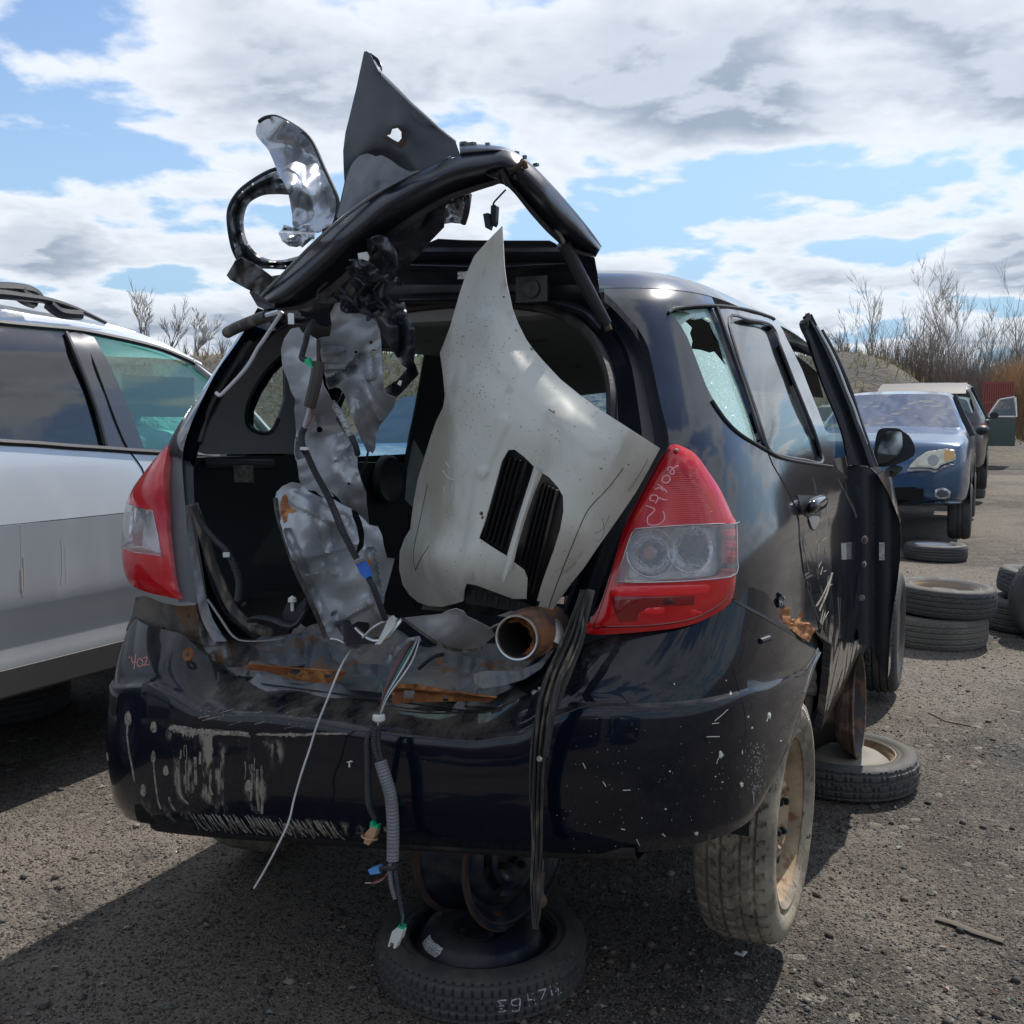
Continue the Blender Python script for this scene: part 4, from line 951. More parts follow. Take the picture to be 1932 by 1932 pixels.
q_end = TB[0][0]
def bump_pt(q, t, left):
    qm = q if q <= QR else 2 * QR - q
    zb, zl, zt_, vi = [float(np.interp(qm, TBq, TBv[:, k])) for k in range(4)]
    s, uu, ww = plan(q)
    # t: 0 bottom return, .1 bottom edge, .55 lip, .65 just above, 1 top
    if t < .1: k = t / .1; z = zb + .03 * (1 - k); ins = .10 * (1 - k) + .022 * k
    elif t < .2: k = (t - .1) / .1; z = zb + .035 * k * (zl - zb) / .3; ins = .022 - .020 * k
    elif t < .55: k = (t - .2) / .35; z0 = zb + .035 * (zl - zb) / .3; z = z0 + (zl - z0) * k; ins = .002 - .010 * sin(pi * k)
    elif t < .62: k = (t - .55) / .07; z = zl + .010 * k; ins = .002 + .012 * k ** 1.5
    elif t < .96: k = (t - .62) / .34; z = zl + .010 + (zt_ - zl - .010) * (k ** .9); ins = .014 + (vi - .014) * (k ** (1.25 if vi > .05 else 1))
    else: k = (t - .96) / .04; z = zt_ - .012 * k; ins = vi + .022 * k
    a = .835 - ins * .45; V0_ = .0 + ins
    if ww < 0: U = a; V = VC - ww
    else: U = a * uu; V = VC - (VC - V0_) * ww
    U *= s
    # the left end hangs down
    if U < -.1:
        z0_ = z; k = sstep(-.15, -.85, U); z -= (.135 + .03 * sstep(.75, .5, z)) * k; U -= .055 * k
        z -= .0
    zq = z if U >= -.1 else z0_; wg = min(1, max(0, (zl - zq) / max(.05, zl - zb)))
    z += wg * (.435 + .125 * U - (.503 - (.165 * sstep(-.15, -.85, U) if U < -.1 else 0))) * sstep(.80, .66, U)
    z += .004 * noise.noise(Vector((U * 3, V * 3, z * 2))); 
    return (U, V + .006 * sin(U * 2.1) + .004 * noise.noise(Vector((U * 2.3, 1, z * 4))), z)
tt = [0, .05, .1, .13, .16, .2] + list(np.linspace(.2, .55, 14)[1:]) + [.565, .58, .60, .62] + list(np.linspace(.62, .96, 10)[1:]) + [.98, 1]
qs_ = list(np.linspace(q_end, 2 * QR - q_end, 150))
bm = MB().grid([[W(bump_pt(q, t, False)) for q in qs_] for t in tt])
bumper = bm.build('rear_bumper', bumper_m, car, label='black rear bumper, left end sagging, streaked with dried mud')
# lower black valance under the bumper
vl = MB(); vl.grid([[W((U_, .028 + .05 * (U_ / .75) ** 4 + dv, (zz_ - .522) * .8 + .452 + .125 * U_)) for U_ in np.linspace(-.60, .62, 40)] for zz_, dv in ((.522, .0), (.500, .004), (.482, .02), (.478, .10))])
vl.build('bumper_valance', under_m, bumper)
bumpB = bvh_of(bumper)
# ledge groove line across the middle
gp = [W((u, .100 + .004, .734)) for u in np.linspace(-.30, .33, 12)]
MB().tube(gp, .0018, 6).build('ledge_groove', mesh_black, bumper)
# mud streaks and runs
md = MB()
def blob(cx, cy, rx, ry, seed, n=22, jag=.5):
    return [(cx + rx * cos(a) * (1 + jag * noise.noise(Vector((cos(a) * 2.2, sin(a) * 2.2, seed))) + jag * .7 * noise.noise(Vector((cos(a) * 7, sin(a) * 7, seed)))), cy + ry * sin(a) * (1 + jag * noise.noise(Vector((cos(a) * 2.2, sin(a) * 2.2, seed))) + jag * .7 * noise.noise(Vector((cos(a) * 7, sin(a) * 7, seed))))) for a in np.linspace(0, 2 * pi, n)[:-1]]
def yb(pts): return px('Y2', pts)
for i, (x, y, rx, ry) in enumerate([(205, 800, 9, 32), (225, 905, 8, 28), (352, 868, 20, 42), (500, 915, 18, 34), (498, 1085, 14, 34), (570, 1165, 16, 30), (440, 1280, 16, 36), (1048, 1255, 24, 34)]):
    (a, b), = yb([(x, y)]); s = CROPS['Y2'][2] / KP; pb = [(a + rx * s * cos(t) * (1 + .25 * noise.noise(Vector((cos(t) * 3, sin(t) * 3, i)))), b + ry * s * sin(t) * (1 - .25 * sin(t)) * (1 + .2 * noise.noise(Vector((cos(t) * 3, sin(t) * 3, i + 7))))) for t in np.linspace(0, 2 * pi, 26)[:-1]]; decal_mesh(md, pb, bumpB, .0010, 3.2)
for ln, r in (([(205, 810), (215, 900), (225, 1000), (238, 1100)], .0028), ([(352, 880), (350, 960), (362, 1060), (378, 1140), (392, 1225)], .0030), ([(500, 1100), (505, 1180), (515, 1260), (525, 1330), (542, 1378)], .0028), ([(740, 1080), (742, 1160), (745, 1240)], .0036), ([(660, 1040), (655, 1090)], .003), ([(770, 1050), (768, 1120)], .003),
              ([(590, 1310), (600, 1350), (625, 1390)], .003), ([(830, 1180), (826, 1260), (840, 1300)], .003), ([(880, 1200), (876, 1290)], .003), ([(1068, 1120), (1070, 1220), (1062, 1330)], .003), ([(1100, 1150), (1098, 1280), (1108, 1390)], .0032), ([(1122, 1150), (1128, 1290), (1124, 1405)], .003), ([(645, 1160), (650, 1290), (700, 1350)], .0025)):
    stroke(md, yb(ln), bumpB, r, 4, .0)
rs = random.Random(3)
fm = MB()
for pl in ([(540, 890), (700, 900), (860, 910), (1040, 930), (1020, 1000), (990, 1080), (940, 1200), (950, 1330), (930, 1420), (820, 1400), (700, 1390), (600, 1300), (560, 1200), (550, 1080), (540, 1000)],
           [(1000, 990), (1120, 950), (1230, 965), (1270, 1060), (1230, 1140), (1180, 1220), (1145, 1410), (1090, 1420), (1010, 1400), (1010, 1240), (1040, 1150)]):
    fm = MB(); decal_mesh(fm, yb(smooth_poly(pl, 3)), bumpB, .0009, 4); fade(fm.build('mud_film', mud_film, bumper, kind='stuff'), yb(smooth_poly(pl, 3)))
FP = yb([(300, 1240), (500, 1330), (760, 1380), (1000, 1400), (1300, 1425), (1600, 1440), (1900, 1460), (1900, 1560), (1500, 1545), (1200, 1530), (900, 1490), (600, 1470), (400, 1420), (310, 1330)]); fm = MB(); decal_mesh(fm, FP, bumpB, .0007, 6); fade(fm.build('mud_film', mud_film2, bumper, kind='stuff'), FP)
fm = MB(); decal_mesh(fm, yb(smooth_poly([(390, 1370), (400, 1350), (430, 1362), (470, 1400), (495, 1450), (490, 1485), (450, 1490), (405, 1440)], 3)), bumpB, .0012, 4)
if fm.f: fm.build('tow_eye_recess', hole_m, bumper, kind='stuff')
for k in range(16):                                   # fine runs below the splashes
    cx, y0 = rs.choice([(700, 1000), (740, 1020), (860, 1120), (890, 1180), (1090, 1100), (1070, 1120), (660, 1100), (760, 1050)]); x = cx + rs.uniform(-55, 55); l_ = rs.uniform(40, 170)
    stroke(md, yb([(x, y0 + rs.uniform(-30, 40)), (x + rs.uniform(-5, 5), y0 + l_ * .6), (x + rs.uniform(-6, 8), y0 + l_ + 30)]), bumpB, rs.uniform(.0006, .0017), 4, .0, 4)
for k in range(60):                                   # diagonal smears on the undercut
    x = 700 + k * 14 + rs.uniform(-8, 8); y = 1395 + rs.uniform(0, 40) + k * .8
    stroke(md, yb([(x, y), (x + 30, y + 45), (x + rs.uniform(50, 75), y + rs.uniform(70, 110))]), bumpB, rs.uniform(.0008, .0016), 3, .0002, 4)
lipP = [(600, 905), (700, 925), (800, 938), (900, 940), (1000, 948), (1045, 955)]
def smear(x0, x1, y, hgt, seed):
    up = [(x, y - hgt * (.4 + .6 * abs(noise.noise(Vector((x / 22, seed, 0)))) * 2) * sin(pi * (x - x0) / (x1 - x0)) ** .4 - 2) for x in np.arange(x0, x1, 9)]
    dn = [(x, y + hgt * (.3 + 1.1 * abs(noise.noise(Vector((x / 17, seed + 5, 0)))) * 2) * sin(pi * (x - x0) / (x1 - x0)) ** .4 + 2) for x in np.arange(x1, x0, -9)]
    decal_mesh(md, yb(up + dn), bumpB, .0012, 3)
smear(585, 700, 915, 26, 1); smear(640, 860, 936, 26, 2); smear(800, 1050, 944, 15, 3); smear(1090, 1200, 950, 9, 4); smear(1160, 1420, 952, 11, 5); smear(1380, 1620, 946, 8, 6)
for k in range(8): stroke(md, yb([(x + rs.uniform(-15, 15), y + rs.uniform(-18, 18)) for x, y in [(600, 905), (700, 925), (800, 938), (900, 940), (1000, 948), (1045, 955)]]), bumpB, rs.uniform(.0005, .001), 4, .0, 4)
for k in range(26):                                   # scratches and dirt on the ledge
    x, y = rs.uniform(720, 1500), rs.uniform(800, 905); stroke(md, yb([(x, y + 14), (x + rs.uniform(30, 110), y - rs.uniform(0, 30))]), bumpB, rs.uniform(.0005, .0014), 1, -.0001, 4)
md.build('mud_splashes', mud, bumper, kind='stuff')
# droppings on the right
dr = MB()
def y5(p): return px('Y5', p)
for i, (x, y, rx, ry) in enumerate([(1160, 405, 8, 14), (1438, 568, 13, 24), (1288, 577, 7, 8), (1315, 655, 7, 8), (1090, 850, 17, 24), (1240, 1065, 13, 20), (1365, 1320, 16, 22), (1323, 1362, 11, 16), (913, 1419, 15, 12), (722, 970, 7, 7), (1128, 315, 5, 5), (1100, 1048, 8, 5), (755, 340, 6, 6), (1050, 1008, 5, 5), (521, 1306, 5, 5), (1522, 752, 5, 8), (692, 1242, 9, 5), (1244, 833, 4, 18)]):
    (a, b), = y5([(x, y)]); s = CROPS['Y5'][2] / KP; decal_mesh(dr, blob(a, b, rx * s, ry * s, i * 2.1, 16, .6), bumpB, .0015, 2.5)
for p in ([(1045, 608), (1090, 570), (1140, 525)], [(1025, 628), (1075, 622)], [(985, 722), (1080, 720)], [(1085, 860), (1065, 890), (1060, 915)], [(1430, 580), (1418, 612)], [(1375, 1330), (1380, 1360)], [(95, 910), (115, 950)], [(240, 1045), (262, 1080)], [(482, 1460), (505, 1505)], [(1325, 1120), (1325, 1200)], [(400, 1392), (370, 1385)], [(384, 1108), (440, 1106)], [(665, 1422), (690, 1440)]):
    stroke(dr, y5(p), bumpB, .0009, 2, .0003, 4)
for k in range(150):
    x, y = rs.gauss(1345, 30), rs.uniform(760, 1130); stroke(dr, y5([(x, y), (x + 1, y + rs.uniform(3, 12))]), bumpB, rs.uniform(.0003, .0006), 1, .0002, 4)
for k in range(90):
    x, y = rs.uniform(-100, 1400), rs.uniform(620, 1560); stroke(dr, y5([(x, y), (x + rs.uniform(-3, 3), y + 4)]), bumpB, rs.uniform(.0003, .0008), 1, .0002, 4)
dr.build('white_speckles', dropping, bumper, kind='stuff')
for p, nm in (([(1610, 1110), (1640, 1100), (1650, 1108), (1632, 1112), (1635, 1140), (1622, 1138), (1625, 1115)], 'a'),):
    x = MB(); decal_mesh(x, yb(p), bumpB, .001, 2.5); x.build('paint_chip', dropping, bumper)
sq = MB(); qB = bvh_of(bumper, bpy.data.objects['quarter_panel']); stroke(sq, px('Z4', [(1042, 1262), (1140, 1316), (1240, 1370), (1330, 1422), (1420, 1474), (1500, 1522), (1560, 1570)]), qB, .0022, 5, .0002); sq.build('bumper_seam', mesh_black, bumper)
sq = MB(); stroke(sq, px('Z4', [(1044, 1270), (1140, 1324), (1240, 1378), (1330, 1431), (1420, 1484), (1500, 1532), (1585, 1602), (1550, 1700), (1500, 1860)]), qB, .0012, 5, .0012); sq.build('bumper_highlight', M('edge_highlight', (.11, .12, .13), .4), bumper)  # pale line: a highlight painted along the bumper's upper edge
# little bolt stub and panel seam on the right side
pt = cast(bumpB, *px('Z4', [(1248, 1522)])[0], .006)
if pt: MB().tube([pt[0] - UW * .01 - VW * .02, pt[0] + VW * .02], .006, 8).build('clip_stub', mesh_black, bumper)
sm_ = MB(); stroke(sm_, px('Z4', [(1140, 1440), (1200, 1500)]) , bumpB, .0006, 2, 0); stroke(sm_, y5([(1160, 180), (1190, 280), (1235, 430), (1262, 560), (1270, 700)]), bumpB, .0008, 4, .0); sm_.build('hairline_crack', mesh_black, bumper, kind='stuff')
# handwritten grease pencil number on the left horn
hw = MB()
for p in ([(372, 505), (382, 540), (400, 515)], [(398, 490), (388, 575)], [(415, 515), (405, 545), (425, 560), (438, 530), (418, 512)], [(440, 512), (462, 505), (455, 540), (438, 552), (475, 548)], [(362, 500), (360, 512)]):
    stroke(hw, yb(p), bumpB, .0014, 4, .0004)
hw.build('written_number', chalk_red, bumper, kind='stuff')
lb = MB(); decal_mesh(lb, px('Z8', [(1045, 398), (1118, 335), (1132, 352), (1108, 385), (1062, 422)]), bumpB, .0015, 6); 
if lb.f: lb.build('paper_sticker', label_w, bumper)

# ------------------------------------------------------------------ tail lights
bowl = chrome
def tail_light(side):
    if side > 0:
        out = px('Z4', [(655, 276), (720, 290), (802, 341), (882, 450), (960, 570), (1032, 730), (1057, 782), (1061, 1000), (1052, 1160), (1032, 1258), (990, 1312), (900, 1370), (750, 1430), (500, 1466), (112, 1480), (180, 1330), (250, 1148), (350, 800), (450, 600), (560, 400), (612, 310)])
        clr = px('Z4', [(425, 822), (440, 815), (740, 797), (1040, 783), (1052, 790), (1056, 1000), (1050, 1095), (900, 1128), (600, 1146), (318, 1148), (305, 1130), (350, 985), (395, 850)])
        far = False
        Q = px_qh(smooth_poly(out, 3)); C_ = px_qh(smooth_poly(clr, 2))
    else:
        out = px('Y1', [(648, 737), (668, 745), (645, 860), (615, 960), (610, 1040), (640, 1180), (700, 1320), (720, 1383), (680, 1382), (590, 1355), (530, 1320), (500, 1260), (485, 1180), (480, 1090), (485, 1020), (515, 1003), (535, 990), (550, 930), (590, 830)])
        # the light wraps on to the flank: mirror the right one, then fit the inner edge
        R_ = px_qh(px('Z4', [(655, 276), (720, 290), (802, 341), (882, 450), (960, 570), (1032, 730), (1057, 782), (1061, 1000), (1052, 1160), (1032, 1258), (990, 1312), (900, 1370), (750, 1430), (500, 1466), (200, 1475), (250, 1330), (290, 1148), (370, 800), (460, 600), (560, 400), (615, 310)]))
        Q = [(2 * QR - q - .005, h - .012) for q, h in R_]
        C_ = [(2 * QR - q - .005, h - .012) for q, h in px_qh(px('Z4', [(470, 815), (740, 797), (1040, 783), (1052, 790), (1056, 1000), (1050, 1095), (900, 1128), (600, 1146), (350, 1148), (400, 985)]))]
    qm = sum(q for q, h in Q) / len(Q); hm = sum(h for q, h in Q) / len(Q)
    P = np.array(Q); D_ = np.roll(P, -1, 0) - P; L2 = (D_ ** 2).sum(1) + 1e-12
    def edged(q, h):
        t = np.clip(((q - P[:, 0]) * D_[:, 0] + (h - P[:, 1]) * D_[:, 1]) / L2, 0, 1); d = np.hypot(P[:, 0] + t * D_[:, 0] - q, P[:, 1] + t * D_[:, 1] - h).min(); return .016 * (1 - math.exp(-d / .03))
    edge0 = edged
    if side < 0:
        q0_, q1_ = P[:, 0].min(), P[:, 0].max(); edged = lambda q, h: edge0(q, h) + .045 * sstep(0, .8, (q - q0_) / (q1_ - q0_)) * sstep(P[:, 1].max(), P[:, 1].max() - .16, h)
    tl = body_panel('tail_light', Q, [C_], red_lens, car, sp=.009, lift=.004, edge=.03 if side > 0 else .07, bulge=edged, label='red and clear tail light, ' + ('right hand side' if side > 0 else 'left hand side, seen edge-on'))
    body_panel('clear_section', C_, [], clear_lens, tl, sp=.012, lift=.004, edge=.004, bulge=edged)
    body_panel('reflector_housing', C_, [], chrome, tl, sp=.014, lift=-.046, edge=.012, bulge=edged)
    ring = [(a, b) for a, b in C_]
    rim_p = [W(Vector(shape(q, h)) + shape_n(q, h) * (.006 + edged(q, h))) for q, h in ring]
    MB().tube(rim_p + [rim_p[0]], .0011, 6).build('clear_section_rim', chrome_trim, tl)
    # bowls
    if side > 0: cs = [px('Z4', [(520, 965)])[0], px('Z4', [(765, 940)])[0]]; hs_ = [qh(hit(*c)) for c in cs]
    else: hs_ = [(2 * QR - q, h) for q, h in [qh(hit(*px('Z4', [(765, 940)])[0]))]]
    for i, (q, h) in enumerate(hs_):
        n = shape_n(q, h); c = Vector(shape(q, h)) + n * (edged(q, h) - .020); cw = Vector(W(c)); nw = Vector((n[0] * ca + n[1] * sa, -n[0] * sa + n[1] * ca, n[2])); MX = axle_m(cw, nw)
        r = .045; b = MB(); b.lathe([(.010, -.024), (.016, -.022), (.023, -.0185), (.030, -.013), (.036, -.006), (.041, .002), (r, .009), (r + .002, .010), (r + .003, .006)], MX, 40); b.build('reflector_bowl', bowl_m, tl)
        b = MB(); b.lathe([(.016, -.010), (.016, .004), (.014, .006), (.012, .0), (0, -.004)] if i == (1 if side > 0 else 0) else [(.013, -.010), (.013, .004), (.011, .012), (.005, .016), (0, .0165)], MX, 18)
        b.build('bulb', hole_m if i == (1 if side > 0 else 0) else M('orange_bulb', (.25, .10, .05), .3, 0, .6), tl)
    return tl, C_, Q
tlR, CR_, QRt = tail_light(1)
tlL, CL_, QLt = tail_light(-1)
tlB = bvh_of(tlR)
# lower lens bands, dark lamp recess and the written number
lens_dark = M('dark_red_lens', (.20, .003, .006), .2, 0, .8); lens_bright = M('bright_red_reflector', (.75, .012, .02), .25, 0, .9)
x = MB(); decal_mesh(x, px('Z4', [(270, 1180), (400, 1178), (700, 1172), (890, 1168), (900, 1180), (880, 1222), (600, 1240), (290, 1240), (268, 1225)]), tlB, .0008, 5); x.build('reflector_band', lens_bright, tlR)
x = MB(); decal_mesh(x, px('Z4', [(265, 1248), (600, 1246), (800, 1240), (798, 1300), (600, 1308), (500, 1320), (440, 1350), (430, 1400), (320, 1410), (290, 1360)]), tlB, .0008, 5); x.build('lower_lamp', lens_dark, tlR)
x = MB(); decal_mesh(x, px('Z4', [(595, 1255), (672, 1253), (674, 1300), (598, 1303)]), tlB, .0016, 5); x.build('lamp_socket', M('socket_dark', (.06, .002, .004), .4, 0, .5), tlR)
x = MB(); decal_mesh(x, px('Z4', [(450, 1350), (500, 1318), (600, 1310), (610, 1340), (560, 1362)]), tlB, .0016, 4); decal_mesh(x, px('Z4', [(770, 1330), (800, 1330), (850, 1345), (800, 1362), (770, 1362)]), tlB, .0016, 4); x.build('reflector_facet', lens_bright, tlR, kind='stuff')
x = MB(); Pd = px('Z4', [(160, 1440), (500, 1432), (760, 1395), (900, 1335), (1000, 1260), (1040, 1180)])
stroke(x, Pd, tlB, .0022, 6, .0); Pd2 = px('Z4', [(640, 300), (560, 430), (440, 660), (380, 800), (300, 1000), (225, 1230), (150, 1450)]); stroke(x, Pd2, tlB, .002, 6, .0); x.build('lens_seam', lens_dark, tlR)
x = MB()
for k in range(26):
    y = 430 + k * 13.5; x0 = 590 - (y - 430) * .55 + rs.uniform(-8, 12); x1 = 800 + (y - 430) * .45 + rs.uniform(-60, 10); stroke(x, px('Z4', [(x0 + (x1 - x0) * g / 6, y + 3 * sin(g)) for g in range(7)]), tlB, .0007, 1, .0001, 5)
x.build('lens_ribs', red_lens2, tlR, kind='stuff')
x = MB(); dg = [[(500, 735), (545, 690), (490, 665)], [(500, 735), (500, 778), (540, 790), (585, 775), (608, 742), (598, 700)], [(545, 635), (515, 628), (520, 600), (555, 598), (565, 620), (548, 650)], [(562, 610), (600, 625), (625, 628)], [(545, 560), (575, 550), (600, 570)], [(562, 528), (590, 545), (625, 580)],
             [(588, 505), (615, 520), (642, 500), (628, 470), (600, 480), (590, 505)], [(625, 440), (640, 415), (665, 432), (665, 462), (640, 452), (668, 420), (695, 410)]]
for p in dg: stroke(x, px('Z4', p), tlB, .0013, 4, .0006)
x.build('written_number', chalk_pink, tlR, kind='stuff')
x = MB(); c, n = cast(tlB, *px('Z4', [(680, 315)])[0], .001); x.lathe([(.005, 0), (.005, .003), (0, .004)], axle_m(c, n), 10); x.build('lens_screw', M('screw_red_brown', (.16, .05, .05), .5), tlR)

# ------------------------------------------------------------------ torn rear panel between opening and bumper
def RP(name, pts, ctrl, mat, cr=(.02, 26, 1), sp=7, **k): return sheet(name, pts, ctrl, mat, car, cr=cr, sp=sp, **k)
RP('bumper_bracket_panel', px('Y2', [(395, 160), (440, 150), (560, 195), (640, 210), (740, 205), (760, 300), (800, 400), (820, 520), (900, 640), (960, 760), (900, 800), (760, 600), (720, 440), (560, 450), (450, 440), (350, 400), (340, 345), (375, 260)]),
   [(250, 1140, .15), (250, 1230, .17), (370, 1140, .14), (380, 1250, .16), (440, 1330, .17)], stain_m, (.008, 30, 4), label='rust stained inner corner under the left tail light')
RP('torn_rear_panel', px('Y2', [(740, 180), (800, 180), (830, 260), (930, 360), (1000, 410), (1060, 420), (1200, 390), (1330, 360), (1410, 350), (1480, 380), (1540, 400), (1640, 440), (1690, 520), (1760, 560), (1932, 520), (1932, 780), (1250, 790), (1150, 740), (1000, 745), (900, 700), (850, 620), (800, 500), (770, 380)]),
   [(400, 1180, .12), (460, 1290, .12), (700, 1200, .38), (700, 1325, .11), (560, 1210, .34)], panel_rust, (.06, 30, 6), sp=5)
RP('torn_rear_panel', px('Z8', [(180, 150), (300, 260), (440, 280), (540, 230), (620, 230), (800, 250), (960, 270), (1030, 300), (980, 380), (880, 430), (600, 440), (420, 450), (330, 420), (180, 380), (60, 330), (0, 300), (0, 150)]),
   [(620, 1215, .34), (900, 1215, .36), (700, 1325, .11), (950, 1310, .12)], panel_rust, (.055, 30, 9), sp=5)
sf = MB(); rows = []
for j, V in enumerate(np.linspace(.095, .46, 16)):
    rows.append([W((u, V, .715 + .16 * (V - .095) + .040 * ridge(u * 120, V * 120, 11, 2) * (0 if j == 0 else 1) + .012 * noise.noise(Vector((u * 14, V * 14, 7))))) for u in np.linspace(-.46, .46, 60)])
sf.grid(rows).build('crushed_sill', panel_rust, car, label='crushed grey sill metal with rust behind the bumper')
RP('crumpled_flap', px('Y2', [(1040, 420), (1200, 385), (1395, 360), (1400, 420), (1385, 540), (1330, 555), (1250, 560), (1120, 530), (1100, 460)]), [(600, 1200, .22), (700, 1210, .22), (620, 1265, .09)], M('crumpled_dark_sheet', (.14, .15, .165), .5, .2, 0, [(9, .5, .65, (.17, .10, .06), .8, None, 7)], [(30, .008, None, 4)]), (.03, 24, 12), sp=4)
RP('crumpled_flap', px('Y2', [(1370, 400), (1420, 380), (1560, 450), (1690, 540), (1850, 550), (1860, 600), (1800, 620), (1620, 600), (1450, 580), (1370, 560)]), [(600, 1200, .2), (700, 1220, .18), (620, 1265, .07)], MATS['crumpled_dark_sheet'], (.03, 28, 15), sp=4)
RP('rusty_bracket', px('Y2', [(1032, 560), (1050, 542), (1090, 548), (1200, 560), (1400, 575), (1560, 585), (1615, 590), (1590, 620), (1540, 655), (1430, 650), (1330, 640), (1230, 610), (1130, 585), (1045, 578)]), [(500, 1240, .035), (600, 1250, .03), (640, 1270, .04)], rust, (.010, 20, 3), sp=3.5, th=.003,
   holes=[px('Y2', [(1280, 572), (1350, 575), (1340, 600), (1310, 618), (1285, 600)]), px('Y2', [(1480, 605), (1540, 600), (1535, 625), (1490, 630)])], label='orange rusted bracket with torn slots')
RP('rusty_bracket', px('Z8', [(420, 408), (450, 368), (520, 372), (640, 395), (800, 425), (895, 435), (860, 455), (760, 450), (560, 455), (415, 462)]), [(740, 1300, .06), (800, 1305, .05), (850, 1310, .06)], rust, (.006, 20, 5), sp=3.5, th=.003,
   holes=[px('Z8', [(470, 400), (520, 402), (510, 440), (462, 438)]), px('Z8', [(650, 430), (675, 430), (672, 450), (648, 450)])], label='orange rusted crossmember edge with square hole')
RP('bent_lip', px('Z8', [(790, 325), (850, 310), (1000, 310), (1090, 270), (1150, 200), (1160, 215), (1100, 300), (1020, 350), (920, 380), (830, 392), (795, 370)]), [(800, 1300, .06), (880, 1290, .07), (950, 1260, .09)], MATS['dirty_inner_panel'], (.012, 22, 7), sp=4)
ptube('black_cable', px('Z8', [(540, 300, .08), (600, 250, .06), (650, 235, .09)]), .004, trim_black, car)
ptube('seam_lip', px('Z2', [(300, 1650, .07), (360, 1740, .06), (430, 1840, .05), (500, 1868, .045), (640, 1862, .05), (700, 1850, .06)]), .0035, MATS['dirty_inner_panel'], car, flat=.5)
x = MB(); c, = px('Y2', [(700, 490)]); MX = axle_m(Vector(W(on(*c, 'v', .055))), -VW + Vector((0, 0, .2))); x.lathe([(.006, .002), (.014, .004), (.016, 0)], MX, 14); x.build('rusty_grommet', rust, bumper)
# broken black plastic on the boot floor
ptube('broken_trim_arm', px('Z2', [(530, 1760, .10), (570, 1745, .08), (650, 1760, .07), (740, 1790, .07), (790, 1740, .09), (830, 1640, .12)]), .014, trim_black, car, flat=.45)
sheet('broken_trim_bracket', px('Z2', [(700, 1760), (690, 1730), (712, 1670), (740, 1672), (750, 1700), (812, 1640), (815, 1670), (760, 1800), (720, 1800)]), [(0, 0, .09)], trim_black, car, sp=5, th=.006)
x = MB(); x.lathe([(0, .02), (.009, .014), (.010, .006), (.004, .004), (.004, -.015)], axle_m(Vector(W(on(*px('Z2', [(742, 1675)])[0], 'v', .085))), (0, 0, 1)), 12); x.build('trim_clip', white_pl, car)
# ------------------------------------------------------------------ torn tailgate
def Z1(p): return px('Z1', p)
def Z2(p): return px('Z2', p)
gate = sheet('tailgate_hinge_panel', Z1([(1050, 912), (1160, 918), (1300, 920), (1545, 920), (1585, 940), (1640, 968), (1745, 995), (1760, 1080), (1768, 1150), (1800, 1285), (1762, 1320), (1690, 1230), (1540, 1195), (1380, 1178), (1150, 1185), (900, 1190), (720, 1230), (560, 1300), (400, 1280), (250, 1210), (215, 1150), (225, 1090), (420, 1060), (640, 1100), (760, 1060), (880, 1010), (960, 950)]),
   [(640, 580, .36), (850, 470, .24), (1050, 470, .24), (1100, 500, .26), (850, 575, .38), (1100, 570, .36), (500, 540, .38)], black_metal, car, sp=9, cr=(.004, 60, 21),
   fn=lambda x, y: .018 * sstep(500, 506, y) * sstep(548, 542, y) - .012 * sstep(470, 474, y) * sstep(486, 482, y), label='black inner frame of the torn tailgate at the roof hinge')
strip('hinge_panel_rail', Z1([(880, 1165), (1100, 1160), (1400, 1158), (1560, 1172), (1700, 1210), (1780, 1290)]), Z1([(880, 1200), (1100, 1196), (1400, 1196), (1550, 1212), (1680, 1252), (1760, 1335)]), .345, .35, black_metal, gate, prof=lambda t, s: -.02 * sin(pi * t))
strip('hinge_panel_rail', Z1([(900, 1010), (1100, 1015), (1300, 1020), (1500, 1010), (1610, 1010)]), Z1([(900, 1045), (1100, 1050), (1300, 1055), (1500, 1042), (1625, 1035)]), .265, .275, black_metal, gate, prof=lambda t, s: -.018 * sin(pi * t))
x = MB(); c = Vector(W(on(*Z1([(1470, 1135)])[0], 'v', .31))); x.box(c, (.075, .012, .055), -AX); x.lathe([(.018, .008), (.020, .012), (.012, .014), (0, .008)], axle_m(c - VW * .0, -VW), 16); x.build('wiper_motor_plate', black_metal, gate)
x = MB(); q = [W(on(*p, 'v', .235)) for p in Z1([(1138, 1058), (1185, 1054), (1183, 1088), (1138, 1090)])]; x.add(q, [(0, 1, 2, 3)]); x.build('small_label', label_w, gate)
strip('window_frame_beam', Z1([(268, 1162), (350, 1080), (500, 930), (620, 825), (760, 722), (920, 635), (1040, 580), (1130, 548), (1250, 522), (1340, 515), (1420, 555), (1510, 635), (1620, 760), (1710, 860), (1776, 945)]),
      Z1([(340, 1228), (480, 1215), (620, 1120), (760, 985), (880, 880), (990, 805), (1100, 742), (1220, 700), (1290, 678), (1335, 668), (1385, 705), (1470, 810), (1560, 905), (1640, 965), (1750, 992)]),
      [-.02, -.05, -.08, -.09, -.09, -.08, -.07, -.06, -.02, .10, .22], [.0, -.02, -.04, -.05, -.05, -.04, -.03, -.02, .02, .13, .22], black_metal, gate, nc=14, n=7, th=.002,
      prof=lambda t, s: -.035 * sin(pi * min(1, t * 1.3)) + .018 * sstep(.55, .62, t) - .012 * sstep(.8, .86, t) + .004 * noise.noise(Vector((t * 3, s * 12, 1))))
